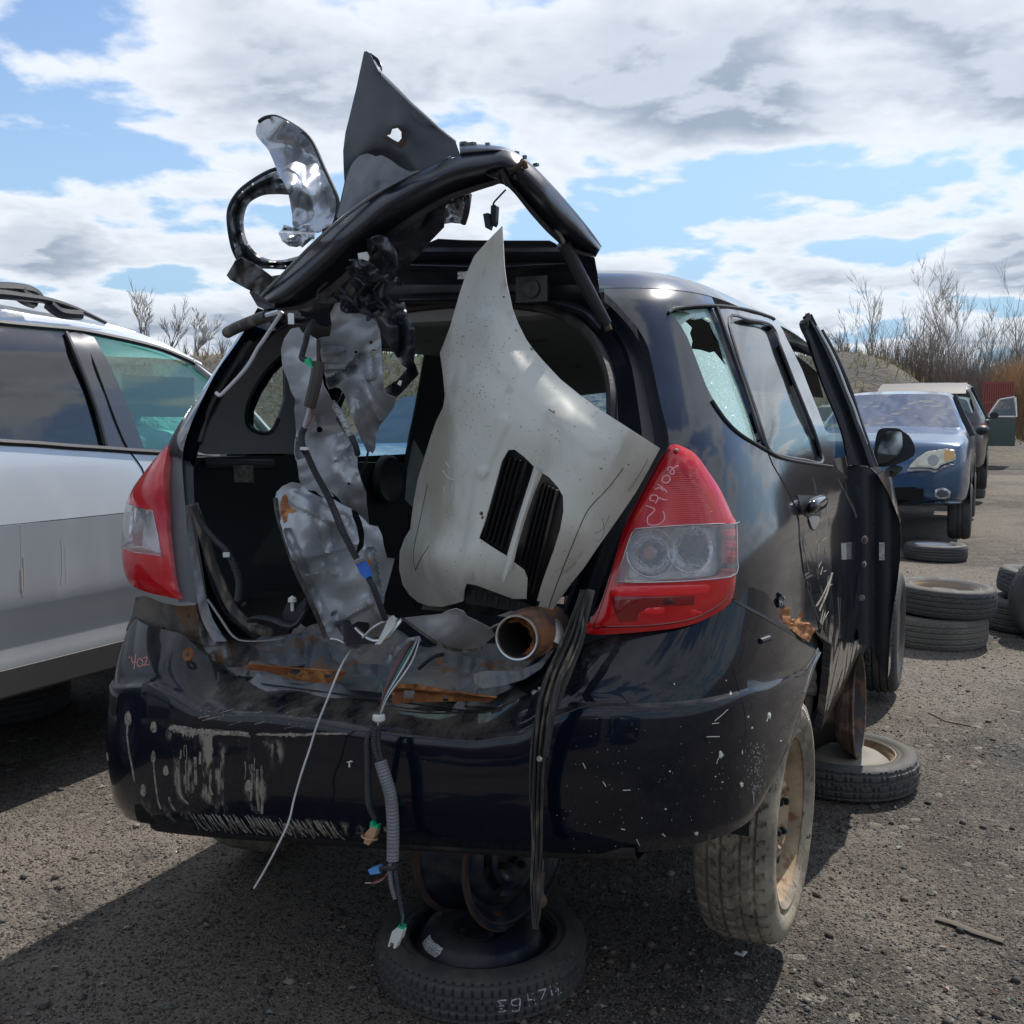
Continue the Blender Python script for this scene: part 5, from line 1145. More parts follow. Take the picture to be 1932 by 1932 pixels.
strip('frame_outer_lip', Z1([(1145, 492), (1200, 490), (1300, 497), (1365, 512), (1450, 565), (1560, 675), (1660, 790), (1740, 890), (1778, 945)]), Z1([(1150, 552), (1210, 545), (1290, 530), (1345, 535), (1410, 590), (1500, 690), (1590, 810), (1660, 900), (1730, 975)]),
      [-.05, -.05, -.02, .10, .22], [-.07, -.07, -.04, .08, .20], black_metal, gate, nc=8, prof=lambda t, s: -.02 * sin(pi * t))
ptube('frame_hem', Z1([(268, 1165, -.03), (350, 1082, -.06), (500, 932, -.09), (620, 825, -.10), (760, 722, -.10), (920, 635, -.09), (1040, 580, -.08), (1110, 550, -.075)]), .0045, MATS['torn_grey_metal'], gate, sm=8, flat=.6)
sheet('inner_web', Z1([(560, 1010), (700, 880), (900, 760), (1070, 735), (1180, 712), (1190, 740), (1085, 760), (1078, 860), (1020, 920), (960, 990), (910, 1050), (860, 1120), (780, 1190), (620, 1235), (500, 1240), (380, 1215), (440, 1140)]),
      [(600, 560, .02), (780, 450, .0), (700, 560, .08), (880, 420, .0), (640, 470, -.01)], black_metal, gate, sp=7, cr=(.05, 55, 33))
# folded outer skin: the tall cone
cone_h = Z1([(823, 452), (838, 448), (846, 424), (872, 419), (888, 436), (889, 465), (874, 482), (850, 470)])
def cone_fn(x, y):
    a, b = x, y; return .006 * noise.noise(Vector((x / 40, y / 40, 2)))
skin_ = sheet('folded_outer_skin', Z1([(723, 80), (735, 78), (752, 92), (770, 132), (800, 180), (845, 222), (880, 255), (950, 325), (1060, 425), (1130, 482), (1152, 545), (1108, 548), (1040, 578), (920, 636), (760, 722), (620, 822), (600, 812), (618, 740), (636, 660), (632, 600), (630, 520), (640, 440), (660, 360), (690, 235), (708, 150)]),
      [(690, 100, -.03), (655, 290, -.02), (700, 250, -.07), (760, 230, -.105), (720, 180, -.07), (860, 270, -.06), (800, 320, -.10), (650, 330, -.01), (640, 410, -.04), (690, 330, .00), (740, 340, -.05), (720, 380, -.06), (790, 220, -.085), (680, 290, -.05)],
      gate_skin, gate, holes=[cone_h], sp=6, th=.0012, fn=cone_fn, label='tall folded black skin of the tailgate with a round hole')
sB_ = bvh_of(skin_); x = MB(); hc = np.mean(cone_h, 0); rg = [(hc[0] + (a - hc[0]) * f_, hc[1] + (b - hc[1]) * f_) for f_ in (1.03,) for a, b in cone_h]; ro = [(hc[0] + 2 + (a - hc[0]) * (1.6 + .5 * noise.noise(Vector((a / 5, b / 5, 1)))), hc[1] + 3 + (b - hc[1]) * 1.7) for a, b in cone_h]
for i_ in range(len(rg)): j_ = (i_ + 1) % len(rg); decal_mesh(x, [rg[i_], ro[i_], ro[j_], rg[j_]], sB_, .0006, 6)
x.build('rust_ring', M('thin_brown_rust', (.055, .032, .024), .8, 0, 0, [(90, .5, .6, (.03, .03, .035), .6, None, 4)]), skin_, kind='stuff')
sheet('folded_under_skin', Z1([(655, 610), (672, 575), (700, 545), (740, 532), (775, 545), (800, 540), (840, 560), (880, 590), (930, 612), (975, 606), (920, 634), (840, 676), (760, 720), (680, 772), (606, 822), (612, 780), (628, 720), (640, 660)]),
      [(640, 400, -.075), (660, 330, -.06), (690, 330, -.10), (720, 355, -.11), (760, 345, -.12), (700, 380, -.10), (650, 350, -.07)], loop_m, gate, sp=4, th=.0012, cr=(.012, 40, 47), smooth=2)
sheet('skin_curl', Z1([(728, 78), (755, 88), (785, 110), (800, 140), (805, 185), (790, 172), (768, 128), (745, 96)]), [(690, 100, -.04), (705, 115, .02), (715, 130, -.03)], black_metal, gate, sp=3)
ptube('skin_edge', Z1([(805, 183, -.09), (880, 255, -.10), (950, 325, -.10), (1060, 425, -.07), (1130, 482, -.05)]), .003, MATS['torn_grey_metal'], gate, sm=5)
# silver blade
blade = Z1([(243, 440), (250, 402), (275, 378), (310, 368), (350, 375), (430, 420), (480, 462), (508, 510), (540, 585), (575, 660), (603, 725), (606, 775), (588, 850), (545, 872), (515, 885), (478, 868), (412, 860), (405, 800), (385, 700), (342, 618), (300, 520), (258, 470)])
sheet('torn_silver_blade', blade, [(490, 230, .06), (540, 230, -.02), (520, 300, .00), (580, 300, .05), (560, 350, -.06), (600, 370, .03), (580, 400, .02), (620, 420, .05), (560, 420, -.03), (545, 270, .03)], bright_metal, gate, sp=5, th=.001, cr=(.035, 45, 41), smooth=3, label='bent silver flap sticking up from the torn tailgate')
bl = smooth_poly(blade[:15], 3)[:42]
ptube('blade_hem', [(a, b, .03 - .0 * i) for i, (a, b) in enumerate(bl[4:])], .004, trim_black, gate, sm=1)
# window-side loop on the left
strip('window_side_loop', Z1([(345, 598), (300, 612), (230, 652), (165, 705), (125, 775), (122, 850), (140, 950), (170, 1020), (235, 1040), (330, 1045), (430, 1050)]), Z1([(395, 716), (330, 713), (270, 720), (215, 752), (194, 800), (190, 860), (208, 925), (250, 978), (305, 1002), (360, 1004), (440, 985)]),
      [.06, .02, .0, .02, .05, .08], [.04, .03, .03, .03, .05, .08], loop_m, gate, nc=8, prof=lambda t, s: -.014 * abs(sin(2 * pi * t)), cr=(.04, 22, 51))
ptube('loop_edge', Z1([(345, 598, .05), (300, 612, .04), (230, 652, .02), (165, 705, .0), (125, 775, .0), (122, 850, .0), (140, 950, .02), (170, 1015, .04)]), .004, trim_black, gate)
sheet('bent_corner_flap', Z1([(113, 1072), (150, 1010), (178, 994), (240, 1025), (322, 1082), (305, 1150), (275, 1168), (200, 1132), (128, 1092)]), [(435, 515, .0), (470, 510, -.02), (500, 550, .03)], loop_m, gate, sp=4, cr=(.05, 26, 61))
sheet('crushed_lamp_stub', Z1([(345, 880), (370, 860), (490, 862), (506, 880), (500, 905), (450, 950), (430, 938), (392, 945), (358, 920)]), [(530, 435, -.06), (560, 440, -.12), (590, 440, -.06)], MATS['bent_silver_metal'], gate, sp=3, cr=(.03, 16, 71), th=.006)
sheet('torn_corner_sheet', Z1([(1192, 712), (1188, 740), (1180, 795), (1168, 835), (1160, 845), (1110, 840), (1060, 848), (1068, 800), (1085, 758), (1120, 732)]), [(840, 400, .02), (870, 380, -.02), (860, 410, .03)], bright_metal, gate, sp=3.5, cr=(.06, 24, 81))
ptube('seal_scrap', Z1([(1188, 715, .0), (1182, 760, -.01), (1175, 800, .0), (1162, 842, .01)]), .006, rubber, gate)
# broken glass crumbs on the upper edge
x = MB()
for k in range(16):
    t = rs.random(); a, b = (Z1([(1150 + 60 * t, 486 + 8 * rs.random())])[0] if k < 12 else Z1([(1250 + 300 * t, 492 + 150 * t * t + rs.uniform(-4, 3))])[0]); p = W(on(a, b, 'v', -.05 + .1 * (k > 12) * t)); x.box(p, (.009, .008, .005), rs.random() * 3)
x.build('glass_crumbs', M('green_glass_crumbs', (.04, .075, .07), .2, 0, .8), gate, kind='stuff')
# gas strut
def strut(rod, cyl, nm):
    g = ptube(nm, cyl, [.0135, .0135, .0135, .011], trim_black, gate, n=14, sm=2); ptube('strut_rod', rod, .005, steel_rod, g, n=8, sm=1)
    e = MB(); e.tube([W(on(cyl[-1][0], cyl[-1][1], 'v', cyl[-1][2])), W(on(cyl[-1][0] + 5, cyl[-1][1] + 14, 'v', cyl[-1][2]))], .008, 8); e.lathe([(.0, .012), (.012, .008), (.012, -.008), (0, -.01)], axle_m(Vector(W(on(rod[0][0], rod[0][1], 'v', rod[0][2]))), -VW), 12); e.build('ball_joint', rust_dark, g)
strut(Z1([(1425, 590, -.04), (1612, 935, .13)]), Z1([(1608, 928, .13), (1650, 1010, .16), (1720, 1145, .20), (1798, 1285, .25)]), 'gas_strut')
ptube('gas_strut', Z2([(402, 250, .28), (450, 225, .24), (560, 180, .20), (612, 165, .18)]), .014, MATS['weathered_rubber'], gate, n=12, sm=2)
ptube('strut_end', Z2([(608, 160, .17), (640, 150, .16), (672, 142, .15)]), .006, chrome_trim, gate, n=6, sm=1)
x = MB()
for a, b, r in ((1300, 585, .022), (1370, 582, .014), (1405, 600, .010), (1400, 630, .007)):
    c = Vector(W(on(*Z1([(a, b)])[0], 'v', -.062))); x.lathe([(r, -.01), (r, .004), (r * .8, .008), (r * .7, .002), (0, .001)], axle_m(c, -VW), 18)
x.build('strut_mount', black_metal, gate)
ptube('rusty_hook', Z1([(1350, 585, -.07), (1375, 600, -.075), (1405, 590, -.08), (1430, 572, -.075), (1440, 600, -.07)]), .005, rust_dark, gate)
ptube('strut_spring', Z1([(1330, 600, -.07), (1350, 640, -.06), (1362, 670, -.05)]), .006, black_metal, gate)
# hanging camera lead
cl_ = ptube('hanging_lead', Z1([(1352, 692, .0), (1318, 728, .0), (1300, 748, .0), (1296, 760, .0)]), .0018, trim_black, gate)
sheet('lead_plug', Z1([(1285, 765), (1298, 755), (1310, 765), (1306, 840), (1298, 856), (1282, 848)]), [(0, 0, .0)], trim_black, gate, sp=3, th=.012)
sheet('lead_plug', Z1([(1250, 800), (1272, 795), (1283, 850), (1278, 870), (1260, 860)]), [(0, 0, -.01)], trim_black, gate, sp=3, th=.012)
# tangle at the middle
ptube('black_bracket', Z1([(730, 905, -.05), (770, 930, -.06), (790, 900, -.06), (830, 920, -.06), (860, 980, -.05), (860, 1030, -.04), (820, 1050, -.05)]), .007, black_metal, gate, flat=.6)
sheet('bent_black_strip', Z1([(735, 915), (790, 895), (825, 905), (862, 985), (866, 1040), (828, 1048), (815, 1000), (790, 960), (760, 965), (750, 1010), (735, 980)]), [(640, 440, -.06), (690, 460, -.09), (700, 490, -.04)], black_metal, gate, sp=3.5, cr=(.03, 20, 91))
sheet('latch_bracket', Z1([(660, 1010), (700, 1000), (760, 1020), (800, 1060), (870, 1080), (882, 1100), (860, 1112), (800, 1105), (740, 1100), (700, 1080), (680, 1050)]), [(620, 500, -.05), (680, 515, -.08), (700, 530, -.05)], black_metal, gate, sp=3.5, cr=(.03, 18, 95), th=.005)
sheet('white_clip_plate', Z1([(694, 975), (735, 968), (745, 990), (740, 1010), (715, 1000), (700, 1005)]), [(0, 0, -.09)], white_pl, gate, sp=3, th=.003)
x = MB()
for k in range(16):
    a, b = Z1([(rs.uniform(560, 840), rs.uniform(1020, 1210))])[0]; pts = [(a, b, -.03 + rs.uniform(-.04, .03))]
    for j in range(4): pts.append((pts[-1][0] + rs.uniform(-14, 16), pts[-1][1] + rs.uniform(-6, 16), pts[-1][2] + rs.uniform(-.02, .02)))
    ptube('', pts, rs.uniform(.0015, .005), None, None, mb=x)
x.build('torn_wiring', trim_black, gate, kind='stuff')
# hanging black strip in front of the far window
sheet('hanging_black_channel', Z2([(1165, 150), (1230, 110), (1330, 90), (1350, 180), (1385, 230), (1388, 300), (1380, 400), (1402, 468), (1340, 540), (1278, 602), (1225, 560), (1222, 545), (1290, 500), (1345, 440), (1318, 422), (1270, 350), (1225, 280), (1200, 220)]),
      [(670, 600, .06), (740, 610, -.02), (770, 690, .04), (780, 720, .06), (720, 740, .08)], black_metal, gate, sp=4.5, cr=(.05, 30, 101), label='kinked black channel dangling from the tailgate')
sheet('channel_window', Z2([(1292, 520), (1302, 500), (1315, 505), (1308, 530)]), [(0, 0, .0)], white_pl, gate, sp=3)
# ---------- grey inner sheets hanging down
def bosses(L_):
    def f(x, y):
        d = 0
        for cx, cy, r, a in L_: d += a * math.exp(-((x - cx) ** 2 + (y - cy) ** 2) / (r * r))
        return d
    return f
def ribs(L_):
    def f(x, y):
        d = 0
        for x0, y0, x1, y1, w_, a in L_:
            t = max(0, min(1, ((x - x0) * (x1 - x0) + (y - y0) * (y1 - y0)) / ((x1 - x0) ** 2 + (y1 - y0) ** 2))); dd = math.hypot(x - x0 - t * (x1 - x0), y - y0 - t * (y1 - y0)); d += a * sstep(w_, w_ * .45, dd)
        return d
    return f
zz2 = lambda L_: [tuple(px('Z2', [(a[0], a[1])])[0]) + tuple(px('Z2', [(a[2], a[3])])[0]) + a[4:] for a in L_]
circ = lambda c, x, y, r, n=12: px(c, [(x + r * cos(t), y + r * sin(t)) for t in np.linspace(0, 2 * pi, n + 1)[:-1]])
rA = ribs(zz2([(905, 350, 1000, 345, 9, -.014), (915, 430, 1010, 430, 9, -.014), (925, 480, 1010, 475, 9, -.014), (950, 620 - 110, 1060, 440, 10, .02), (1050, 440, 1110, 380, 12, .02), (1145, 390, 1150, 480, 10, -.016), (1120, 530, 1210, 700, 12, -.03)]))
sA = sheet('torn_inner_panel', Z2([(968, 98), (990, 92), (1010, 112), (1022, 150), (1100, 150), (1180, 190), (1202, 240), (1208, 300), (1212, 420), (1218, 500), (1222, 560), (1250, 580), (1286, 592), (1276, 640), (1240, 690), (1205, 730), (1180, 790), (1176, 860), (1160, 885), (1150, 872), (1138, 885), (1122, 850), (1100, 800), (1060, 700), (1040, 650), (1015, 575), (990, 542), (960, 535), (930, 548), (915, 480), (892, 380), (880, 282), (938, 272), (948, 210), (940, 150)]),
      [(620, 600, -.02), (700, 620, -.01), (620, 700, .03), (710, 720, -.03), (740, 780, .05), (700, 830, .04), (670, 790, -.02)], grey_metal, gate, holes=[circ('Z2', 1167, 353, 15), circ('Z2', 1155, 302, 9), circ('Z2', 1074, 354, 9)], sp=4.5, cr=(0.039, 50, 111), fn=rA, label='torn grey inner panel with punched holes')
rC = ribs(zz2([(760, 640, 800, 900, 14, .02), (830, 640, 850, 760, 14, -.02), (960, 900, 1050, 800, 14, -.016), (990, 940, 1070, 1040, 30, -.018), (1000, 700, 1060, 800, 10, .02)])); bC = bosses([tuple(px('Z2', [(885, 760)])[0]) + (14, -.018), tuple(px('Z2', [(1038, 1045)])[0]) + (14, -.02), tuple(px('Z2', [(870, 900)])[0]) + (30, .03)])
sC = sheet('torn_inner_channel', Z2([(735, 230), (775, 222), (792, 250), (830, 262), (870, 285), (882, 400), (905, 530), (940, 590), (960, 640), (1000, 655), (1030, 720), (1048, 790), (1075, 850), (1085, 960), (1102, 1020), (1130, 1090), (1132, 1140), (1138, 1200), (1142, 1262), (1105, 1215), (1078, 1188), (1040, 1175), (1010, 1158), (985, 1120), (930, 1070), (900, 1040), (872, 990), (820, 920), (812, 905), (765, 922), (755, 880), (762, 760), (752, 650), (758, 600), (735, 560), (718, 500), (690, 430), (682, 340), (700, 280)]),
      [(540, 630, .06), (580, 640, -.02), (560, 760, .05), (600, 760, -.05), (640, 800, .02), (590, 860, .05), (650, 900, -.03), (680, 960, .05), (620, 900, -.02)], grey_metal, gate, holes=[circ('Z2', 884, 760, 17), circ('Z2', 1038, 1045, 10)], sp=4.5, cr=(0.042, 46, 121), fn=lambda x, y: rC(x, y) + bC(x, y), label='long twisted grey channel hanging in the hatch opening')
sheet('channel_side', Z2([(765, 920), (812, 905), (850, 960), (890, 1020), (960, 1110), (900, 1112), (860, 1080), (800, 1075), (778, 1020)]), [(585, 870, .06), (610, 900, .04), (600, 930, .06)], grey_metal, gate, sp=5, cr=(.02, 40, 5))
slot = Z2([(1050, 1175), (1085, 1195), (1105, 1240), (1120, 1300), (1116, 1370), (1085, 1410), (1075, 1400), (1092, 1340), (1080, 1270), (1060, 1220)])
rB = ribs(zz2([(720, 1300, 930, 1790, 10, .014), (750, 1120, 1010, 1240, 18, -.016), (820, 1480, 1080, 1400, 16, .016), (960, 1760, 1150, 1660, 12, -.025), (1150, 1660, 1230, 1750, 10, -.02), (970, 1740, 1080, 1880, 12, .02), (1150, 1400, 1190, 1640, 12, .022), (900, 1250, 960, 1500, 14, -.012)])); bB = bosses([tuple(px('Z2', [(830, 1250)])[0]) + (34, -.03), tuple(px('Z2', [(960, 1350)])[0]) + (26, .02), tuple(px('Z2', [(990, 1560)])[0]) + (30, -.03), tuple(px('Z2', [(850, 1600)])[0]) + (26, .018)])
sB = sheet('torn_lower_panel', Z2([(652, 1120), (660, 1085), (690, 1055), (735, 1035), (790, 1045), (830, 1085), (890, 1112), (940, 1112), (1000, 1150), (1050, 1172), (1115, 1225), (1145, 1258), (1190, 1266), (1212, 1310), (1222, 1370), (1240, 1432), (1278, 1436), (1262, 1500), (1240, 1580), (1222, 1640), (1218, 1720), (1272, 1740), (1300, 1750), (1262, 1800), (1200, 1860)]) + px('Z8', [(330, 212), (265, 243), (232, 215), (218, 192), (150, 168), (118, 150)]) + Z2([(880, 1760), (820, 1620), (760, 1500), (720, 1380), (690, 1280), (662, 1200)]),
      [(525, 920, .03), (560, 910, .0), (620, 930, .04), (560, 1050, -.05), (640, 1050, .02), (700, 1050, -.06), (740, 1060, .04), (620, 1150, .0), (700, 1150, -.04), (690, 1230, .03), (600, 1100, .04)], grey_metal, gate, holes=[slot, Z2([(1050, 1785), (1085, 1765), (1140, 1770), (1150, 1790), (1135, 1830), (1100, 1850), (1060, 1825), (1045, 1805)])], sp=4.5, cr=(0.036, 55, 131), fn=lambda x, y: rB(x, y) + bB(x, y), label='large crumpled grey sheet hanging from the tailgate on to the sill')
ptube('sealed_hem', Z2([(655, 1120, .02), (664, 1200, .0), (692, 1290, -.01), (722, 1385, -.02), (762, 1500, -.03), (822, 1625, -.02), (880, 1755, .0), (918, 1850, .01)]), .005, MATS['weathered_rubber'], sB, flat=.6)
x = MB(); bvB = bvh_of(sB)
decal_mesh(x, Z2([(690, 1110), (705, 1098), (718, 1110), (722, 1150), (745, 1175), (770, 1185), (745, 1198), (720, 1195), (715, 1240), (698, 1250), (682, 1200), (680, 1150)]), bvB, .0012, 3); x.build('rust_patch', rust, sB)
x = MB(); decal_mesh(x, Z2([(1125, 1445), (1142, 1438), (1152, 1452), (1146, 1470), (1128, 1474)]), bvB, .003, 3); x.build('orange_sealant', M('orange_sealant', (.7, .16, .02), .5), sB)
x = MB(); x.box(W(on(*Z2([(1105, 1815)])[0], 'v', .02)), (.07, .03, .05), .4); x.build('door_latch', trim_black, sB)
ptube('latch_arm', Z2([(1075, 1800, -.02), (1120, 1840, -.03), (1170, 1865, -.03), (1215, 1860, -.03)]), .004, chrome_trim, sB)
ptube('latch_cable', Z2([(1110, 1850, -.03), (1160, 1800, -.06), (1210, 1770, -.05), (1240, 1765, -.03)]), .002, wire_w, sB)
sheet('white_latch_cover', px('Z8', [(370, 135), (400, 65), (415, 58), (430, 75), (425, 110), (395, 145), (360, 190), (342, 188)]), [(0, 0, -.06)], white_pl, gate, sp=3, th=.006)
ptube('sheet_edge', px('Z8', [(345, 190, -.05), (400, 150, -.05), (440, 100, -.04), (462, 72, -.03)]), .004, chrome_trim, gate)
sheet('torn_grey_flap', px('Z8', [(462, 68), (560, 58), (640, 50), (670, 35), (710, 25), (745, 38), (760, 62), (840, 100), (872, 118), (888, 148), (850, 180), (830, 205), (770, 218), (700, 212), (640, 190), (590, 160), (530, 120)]),
      [(765, 1165, -.02), (860, 1155, -.06), (930, 1190, .0), (880, 1225, .02), (820, 1200, -.05)], grey_metal, gate, sp=4.5, cr=(.02, 50, 141), label='flat torn grey flap lying on the sill')
ptube('flap_hem', px('Z8', [(462, 68, -.03), (530, 120, -.06), (590, 162, -.06), (640, 192, -.04), (700, 214, -.01), (770, 220, .01), (828, 206, .01)]), .004, MATS['weathered_rubber'], gate, flat=.5)
sheet('curled_strip', px('Z8', [(380, 270), (430, 205), (490, 160), (540, 150), (555, 178), (500, 170), (450, 215), (400, 280)]), [(0, 0, .02)], grey_metal, gate, sp=4, cr=(.03, 20, 6))
# bent white rod on the left pillar
ptube('bent_wire_rod', Z2([(690, 142, .08), (650, 200, .08), (590, 292, .08), (562, 330, .08), (530, 390, .08), (490, 450, .08), (430, 515, .08), (372, 574, .08), (355, 578, .08), (342, 564, .08)]), .0042, wire_w, gate, sm=2)
# lead runs on the hanging panels
def wires(nm, pts, r, m, **k): return ptube(nm, Z2(pts), r, m, gate, **k)
wires('black_lead', [(855, 190, -.06), (825, 240, -.08), (812, 300, -.08), (795, 360, -.08), (792, 385, -.08), (815, 395, -.08)], .006, trim_black)
sheet('green_plug', Z2([(798, 395), (825, 382), (850, 438), (835, 432), (812, 415)]), [(0, 0, -.085)], green_pl, gate, sp=3, th=.010)
wires('brown_sleeve', [(880, 408, -.07), (862, 520, -.08), (832, 640, -.08)], .0125, M('brown_sleeve', (.05, .04, .036), .6), sm=2)
wires('brake_rod', [(878, 290, -.06), (880, 410, -.07)], .004, rust_dark, sm=1)
wires('brake_rod', [(834, 640, -.08), (805, 750, -.08)], .004, steel_rod, sm=1)
wires('pink_wire', [(845, 640, -.07), (843, 700, -.07), (815, 745, -.08)], .0016, wire_r)
wires('black_lead', [(805, 750, -.08), (790, 790, -.08), (795, 850, -.08), (815, 880, -.07)], .007, trim_black)
wires('ribbed_conduit', [(815, 880, -.07), (860, 980, -.07), (925, 1100, -.07), (965, 1190, -.08), (1010, 1300, -.10), (1080, 1435, -.10)], .0075, conduit, rib=.0045)
x = MB(); x.box(W(on(*Z2([(805, 858)])[0], 'v', -.09)), (.018, .006, .006), -.6); x.build('white_tie', white_pl, gate)
sheet('blue_plug', Z2([(1072, 1462), (1105, 1442), (1142, 1530), (1125, 1540), (1100, 1520)]), [(0, 0, -.115)], blue_pl, gate, sp=4, th=.016)
sheet('plug_cap', Z2([(1066, 1452), (1100, 1436), (1108, 1452), (1074, 1470)]), [(0, 0, -.118)], M('grey_plug_cap', (.16, .16, .17), .5), gate, sp=4, th=.018)
wires('black_lead', [(1140, 1535, -.10), (1165, 1580, -.10), (1195, 1660, -.09), (1230, 1755, -.07)], .006, trim_black)
wires('black_lead', [(955, 620, .0), (1000, 690, -.04), (1035, 770, -.04), (1068, 830, -.03), (1082, 880, -.03)], .007, label_m)
wires('black_lead', [(1050, 790, -.045), (1075, 850, -.04), (1085, 890, -.03)], .006, trim_black)
wires('black_lead', [(1138, 880, .04), (1125, 940, .05), (1100, 985, .05), (1095, 1000, .05)], .0025, trim_black)
x = MB(); x.box(W(on(*Z2([(735, 178)])[0], 'v', -.05)), (.010, .008, .022), .5); x.build('clear_clip', chrome_trim, gate)
# conduit on the left side of the boot
lc = ptube('ribbed_conduit', Z2([(222, 1158, .06), (270, 1255, .06), (330, 1330, .05), (395, 1395, .04), (435, 1470, .04), (462, 1560, .05), (455, 1650, .06)]), .008, conduit, car, rib=.005)
x = MB(); x.box(W(on(*Z2([(396, 1415)])[0], 'v', .03)), (.014, .010, .010), .2); x.build('white_clip', white_pl, car)

# ================================================================== bonnet standing in the boot
hoodE = empty('loose_bonnet', W((.28, .10, .90)), -AX, 'dirty beige bonnet with two black vents standing in the boot of the wreck', 'bonnet')
def Z3(p): return px('Z3', p)
hood_out = Z3([(592, 36), (596, 110), (602, 220), (612, 290), (625, 345), (640, 405), (665, 470), (700, 540), (730, 582), (780, 640), (850, 715), (930, 780), (1010, 840), (1080, 885), (1150, 930), (1220, 975), (1293, 1022), (1270, 1065), (1235, 1130), (1190, 1210), (1130, 1300), (1060, 1400), (1010, 1470), (960, 1545), (900, 1620), (850, 1690), (800, 1760), (765, 1788), (745, 1772), (752, 1730), (762, 1700),
              (700, 1700), (700, 1690), (640, 1690), (560, 1660), (480, 1630), (435, 1622), (424, 1650), (420, 1700), (380, 1712), (330, 1725), (270, 1722), (220, 1705), (180, 1672), (150, 1625), (135, 1560), (138, 1480), (160, 1420), (185, 1380), (190, 1330), (200, 1260), (218, 1160), (248, 1060), (272, 980), (300, 900), (330, 840), (338, 790), (330, 700), (316, 600), (340, 540), (362, 480), (385, 400), (405, 330), (430, 255), (468, 170), (520, 110)])
ventA = Z3([(618, 1030), (648, 1028), (690, 1060), (735, 1105), (700, 1210), (660, 1340), (612, 1502), (560, 1470), (490, 1422), (520, 1330), (560, 1190), (590, 1080)])
ventB = Z3([(768, 1130), (800, 1150), (840, 1195), (862, 1235), (864, 1300), (850, 1380), (820, 1480), (770, 1620), (740, 1725), (700, 1700), (705, 1600), (690, 1565), (640, 1528), (665, 1430), (700, 1310), (735, 1210)])
hr_ = ribs([tuple(Z3([(a, b)])[0]) + tuple(Z3([(c, d)])[0]) + (w_, am) for a, b, c, d, w_, am in [(600, 900, 500, 1130, 14, -.005), (500, 1130, 425, 1650, 14, -.005), (340, 870, 560, 660, 18, -.0025), (540, 470, 620, 650, 34, -.003), (620, 650, 840, 860, 34, -.003), (840, 860, 1010, 1000, 30, -.0025)]])
def hood_fn(x, y):
    X = (x * KP - 1100) / CROPS['Z3'][2]; Y = (y * KP - 650) / CROPS['Z3'][2]
    # kink line of the right flank, from (1140,950) to (800,1760)
    t = (Y - 950) / (1760 - 950); kx = 1150 - t * 360 + (0 if t < .45 else 0); d = 0
    if Y > 900: d += .00035 * max(0, X - kx) * (1.0)
    d += .00016 * max(0, 250 + (Y - 1500) * -.04 - X) * 1.0
    return hr_(x, y) + d
hood_ctrl = [Z3([(a, b)])[0] + (v,) for a, b, v in [(592, 40, .14), (480, 170, .14), (600, 300, .10), (400, 420, .12), (540, 480, .05), (320, 620, .12), (700, 540, .07), (450, 760, .03), (620, 740, .01), (930, 790, .03), (1293, 1022, .0), (1150, 960, -.02), (850, 900, -.02), (300, 950, .10), (420, 1050, .03), (560, 1000, .0), (220, 1180, .12), (180, 1400, .14), (135, 1520, .17), (260, 1500, .05), (420, 1400, .02), (360, 1700, .08), (900, 1200, -.04), (960, 1400, -.01), (1060, 1400, .05), (820, 1700, .08), (765, 1788, .10), (650, 1600, .0), (700, 1150, -.01)]]
hood = sheet('bonnet_skin', hood_out, hood_ctrl, beige, hoodE, holes=[ventA, ventB], sp=6, th=.0025, fn=hood_fn)
hB = bvh_of(hood)
for i, v in enumerate((ventA, ventB)):
    f = RBF(hood_ctrl)
    sheet('vent_recess', v, [(0, 0, 0)], mesh_black, hoodE, sp=9, fn=lambda x, y: f(x, y) + .022)
    c = np.array(v).mean(0)
    for k in range(5):                                  # louvre slats following the slot
        t = (k + .5) / 5; lo = Z3([(520 + 150 * t - 40, 1040)] if i == 0 else [(660 + 170 * t, 1180)])[0]
        if i == 0: a = Z3([(600 + 110 * t, 1055 + 30 * t)])[0]; b = Z3([(505 + 95 * t, 1410 + 60 * t)])[0]
        else: a = Z3([(760 + 85 * t, 1170 + 40 * t)])[0]; b = Z3([(660 + 75 * t, 1525 + 150 * t)])[0]
        ptube('vent_slat', [(a[0], a[1], f(*a) + .014), ((a[0] + b[0]) / 2, (a[1] + b[1]) / 2, f((a[0] + b[0]) / 2, (a[1] + b[1]) / 2) + .014), (b[0], b[1], f(*b) + .014)], .0065, mesh_black, hoodE, n=6, sm=3, flat=.5)
x = MB()
rim_pts = smooth_poly(Z3([(735, 1108), (768, 1130), (740, 1210), (700, 1310), (665, 1430), (640, 1528), (612, 1502), (660, 1340), (700, 1210)]), 2)
strip('vent_bar', Z3([(733, 1105), (700, 1212), (660, 1345), (625, 1460), (600, 1560), (592, 1620)]), Z3([(770, 1132), (735, 1220), (700, 1315), (668, 1425), (640, 1540), (608, 1612)]), [f(*Z3([(735, 1110)])[0]) - .004] * 2, [f(*Z3([(735, 1110)])[0]) - .004] * 2, beige, hoodE, prof=lambda t, s: -.010 * sin(pi * t) + (f(*Z3([(735 - 120 * s, 1110 + 440 * s)])[0]) - f(*Z3([(735, 1110)])[0])), nc=6)
sheet('lower_vent_grille', Z3([(424, 1625), (480, 1640), (560, 1670), (640, 1698), (700, 1710), (745, 1735), (720, 1760), (640, 1745), (500, 1720), (430, 1712)]), [(0, 0, .06)], mesh_black, hoodE, sp=6, th=.01)
for k in range(5):
    a = Z3([(470 + k * 50, 1650 + k * 14)])[0]; ptube('grille_tooth', [(a[0], a[1], .04), (a[0] - 2, a[1] + 18, .04)], .004, mesh_black, hoodE, n=6, sm=1)
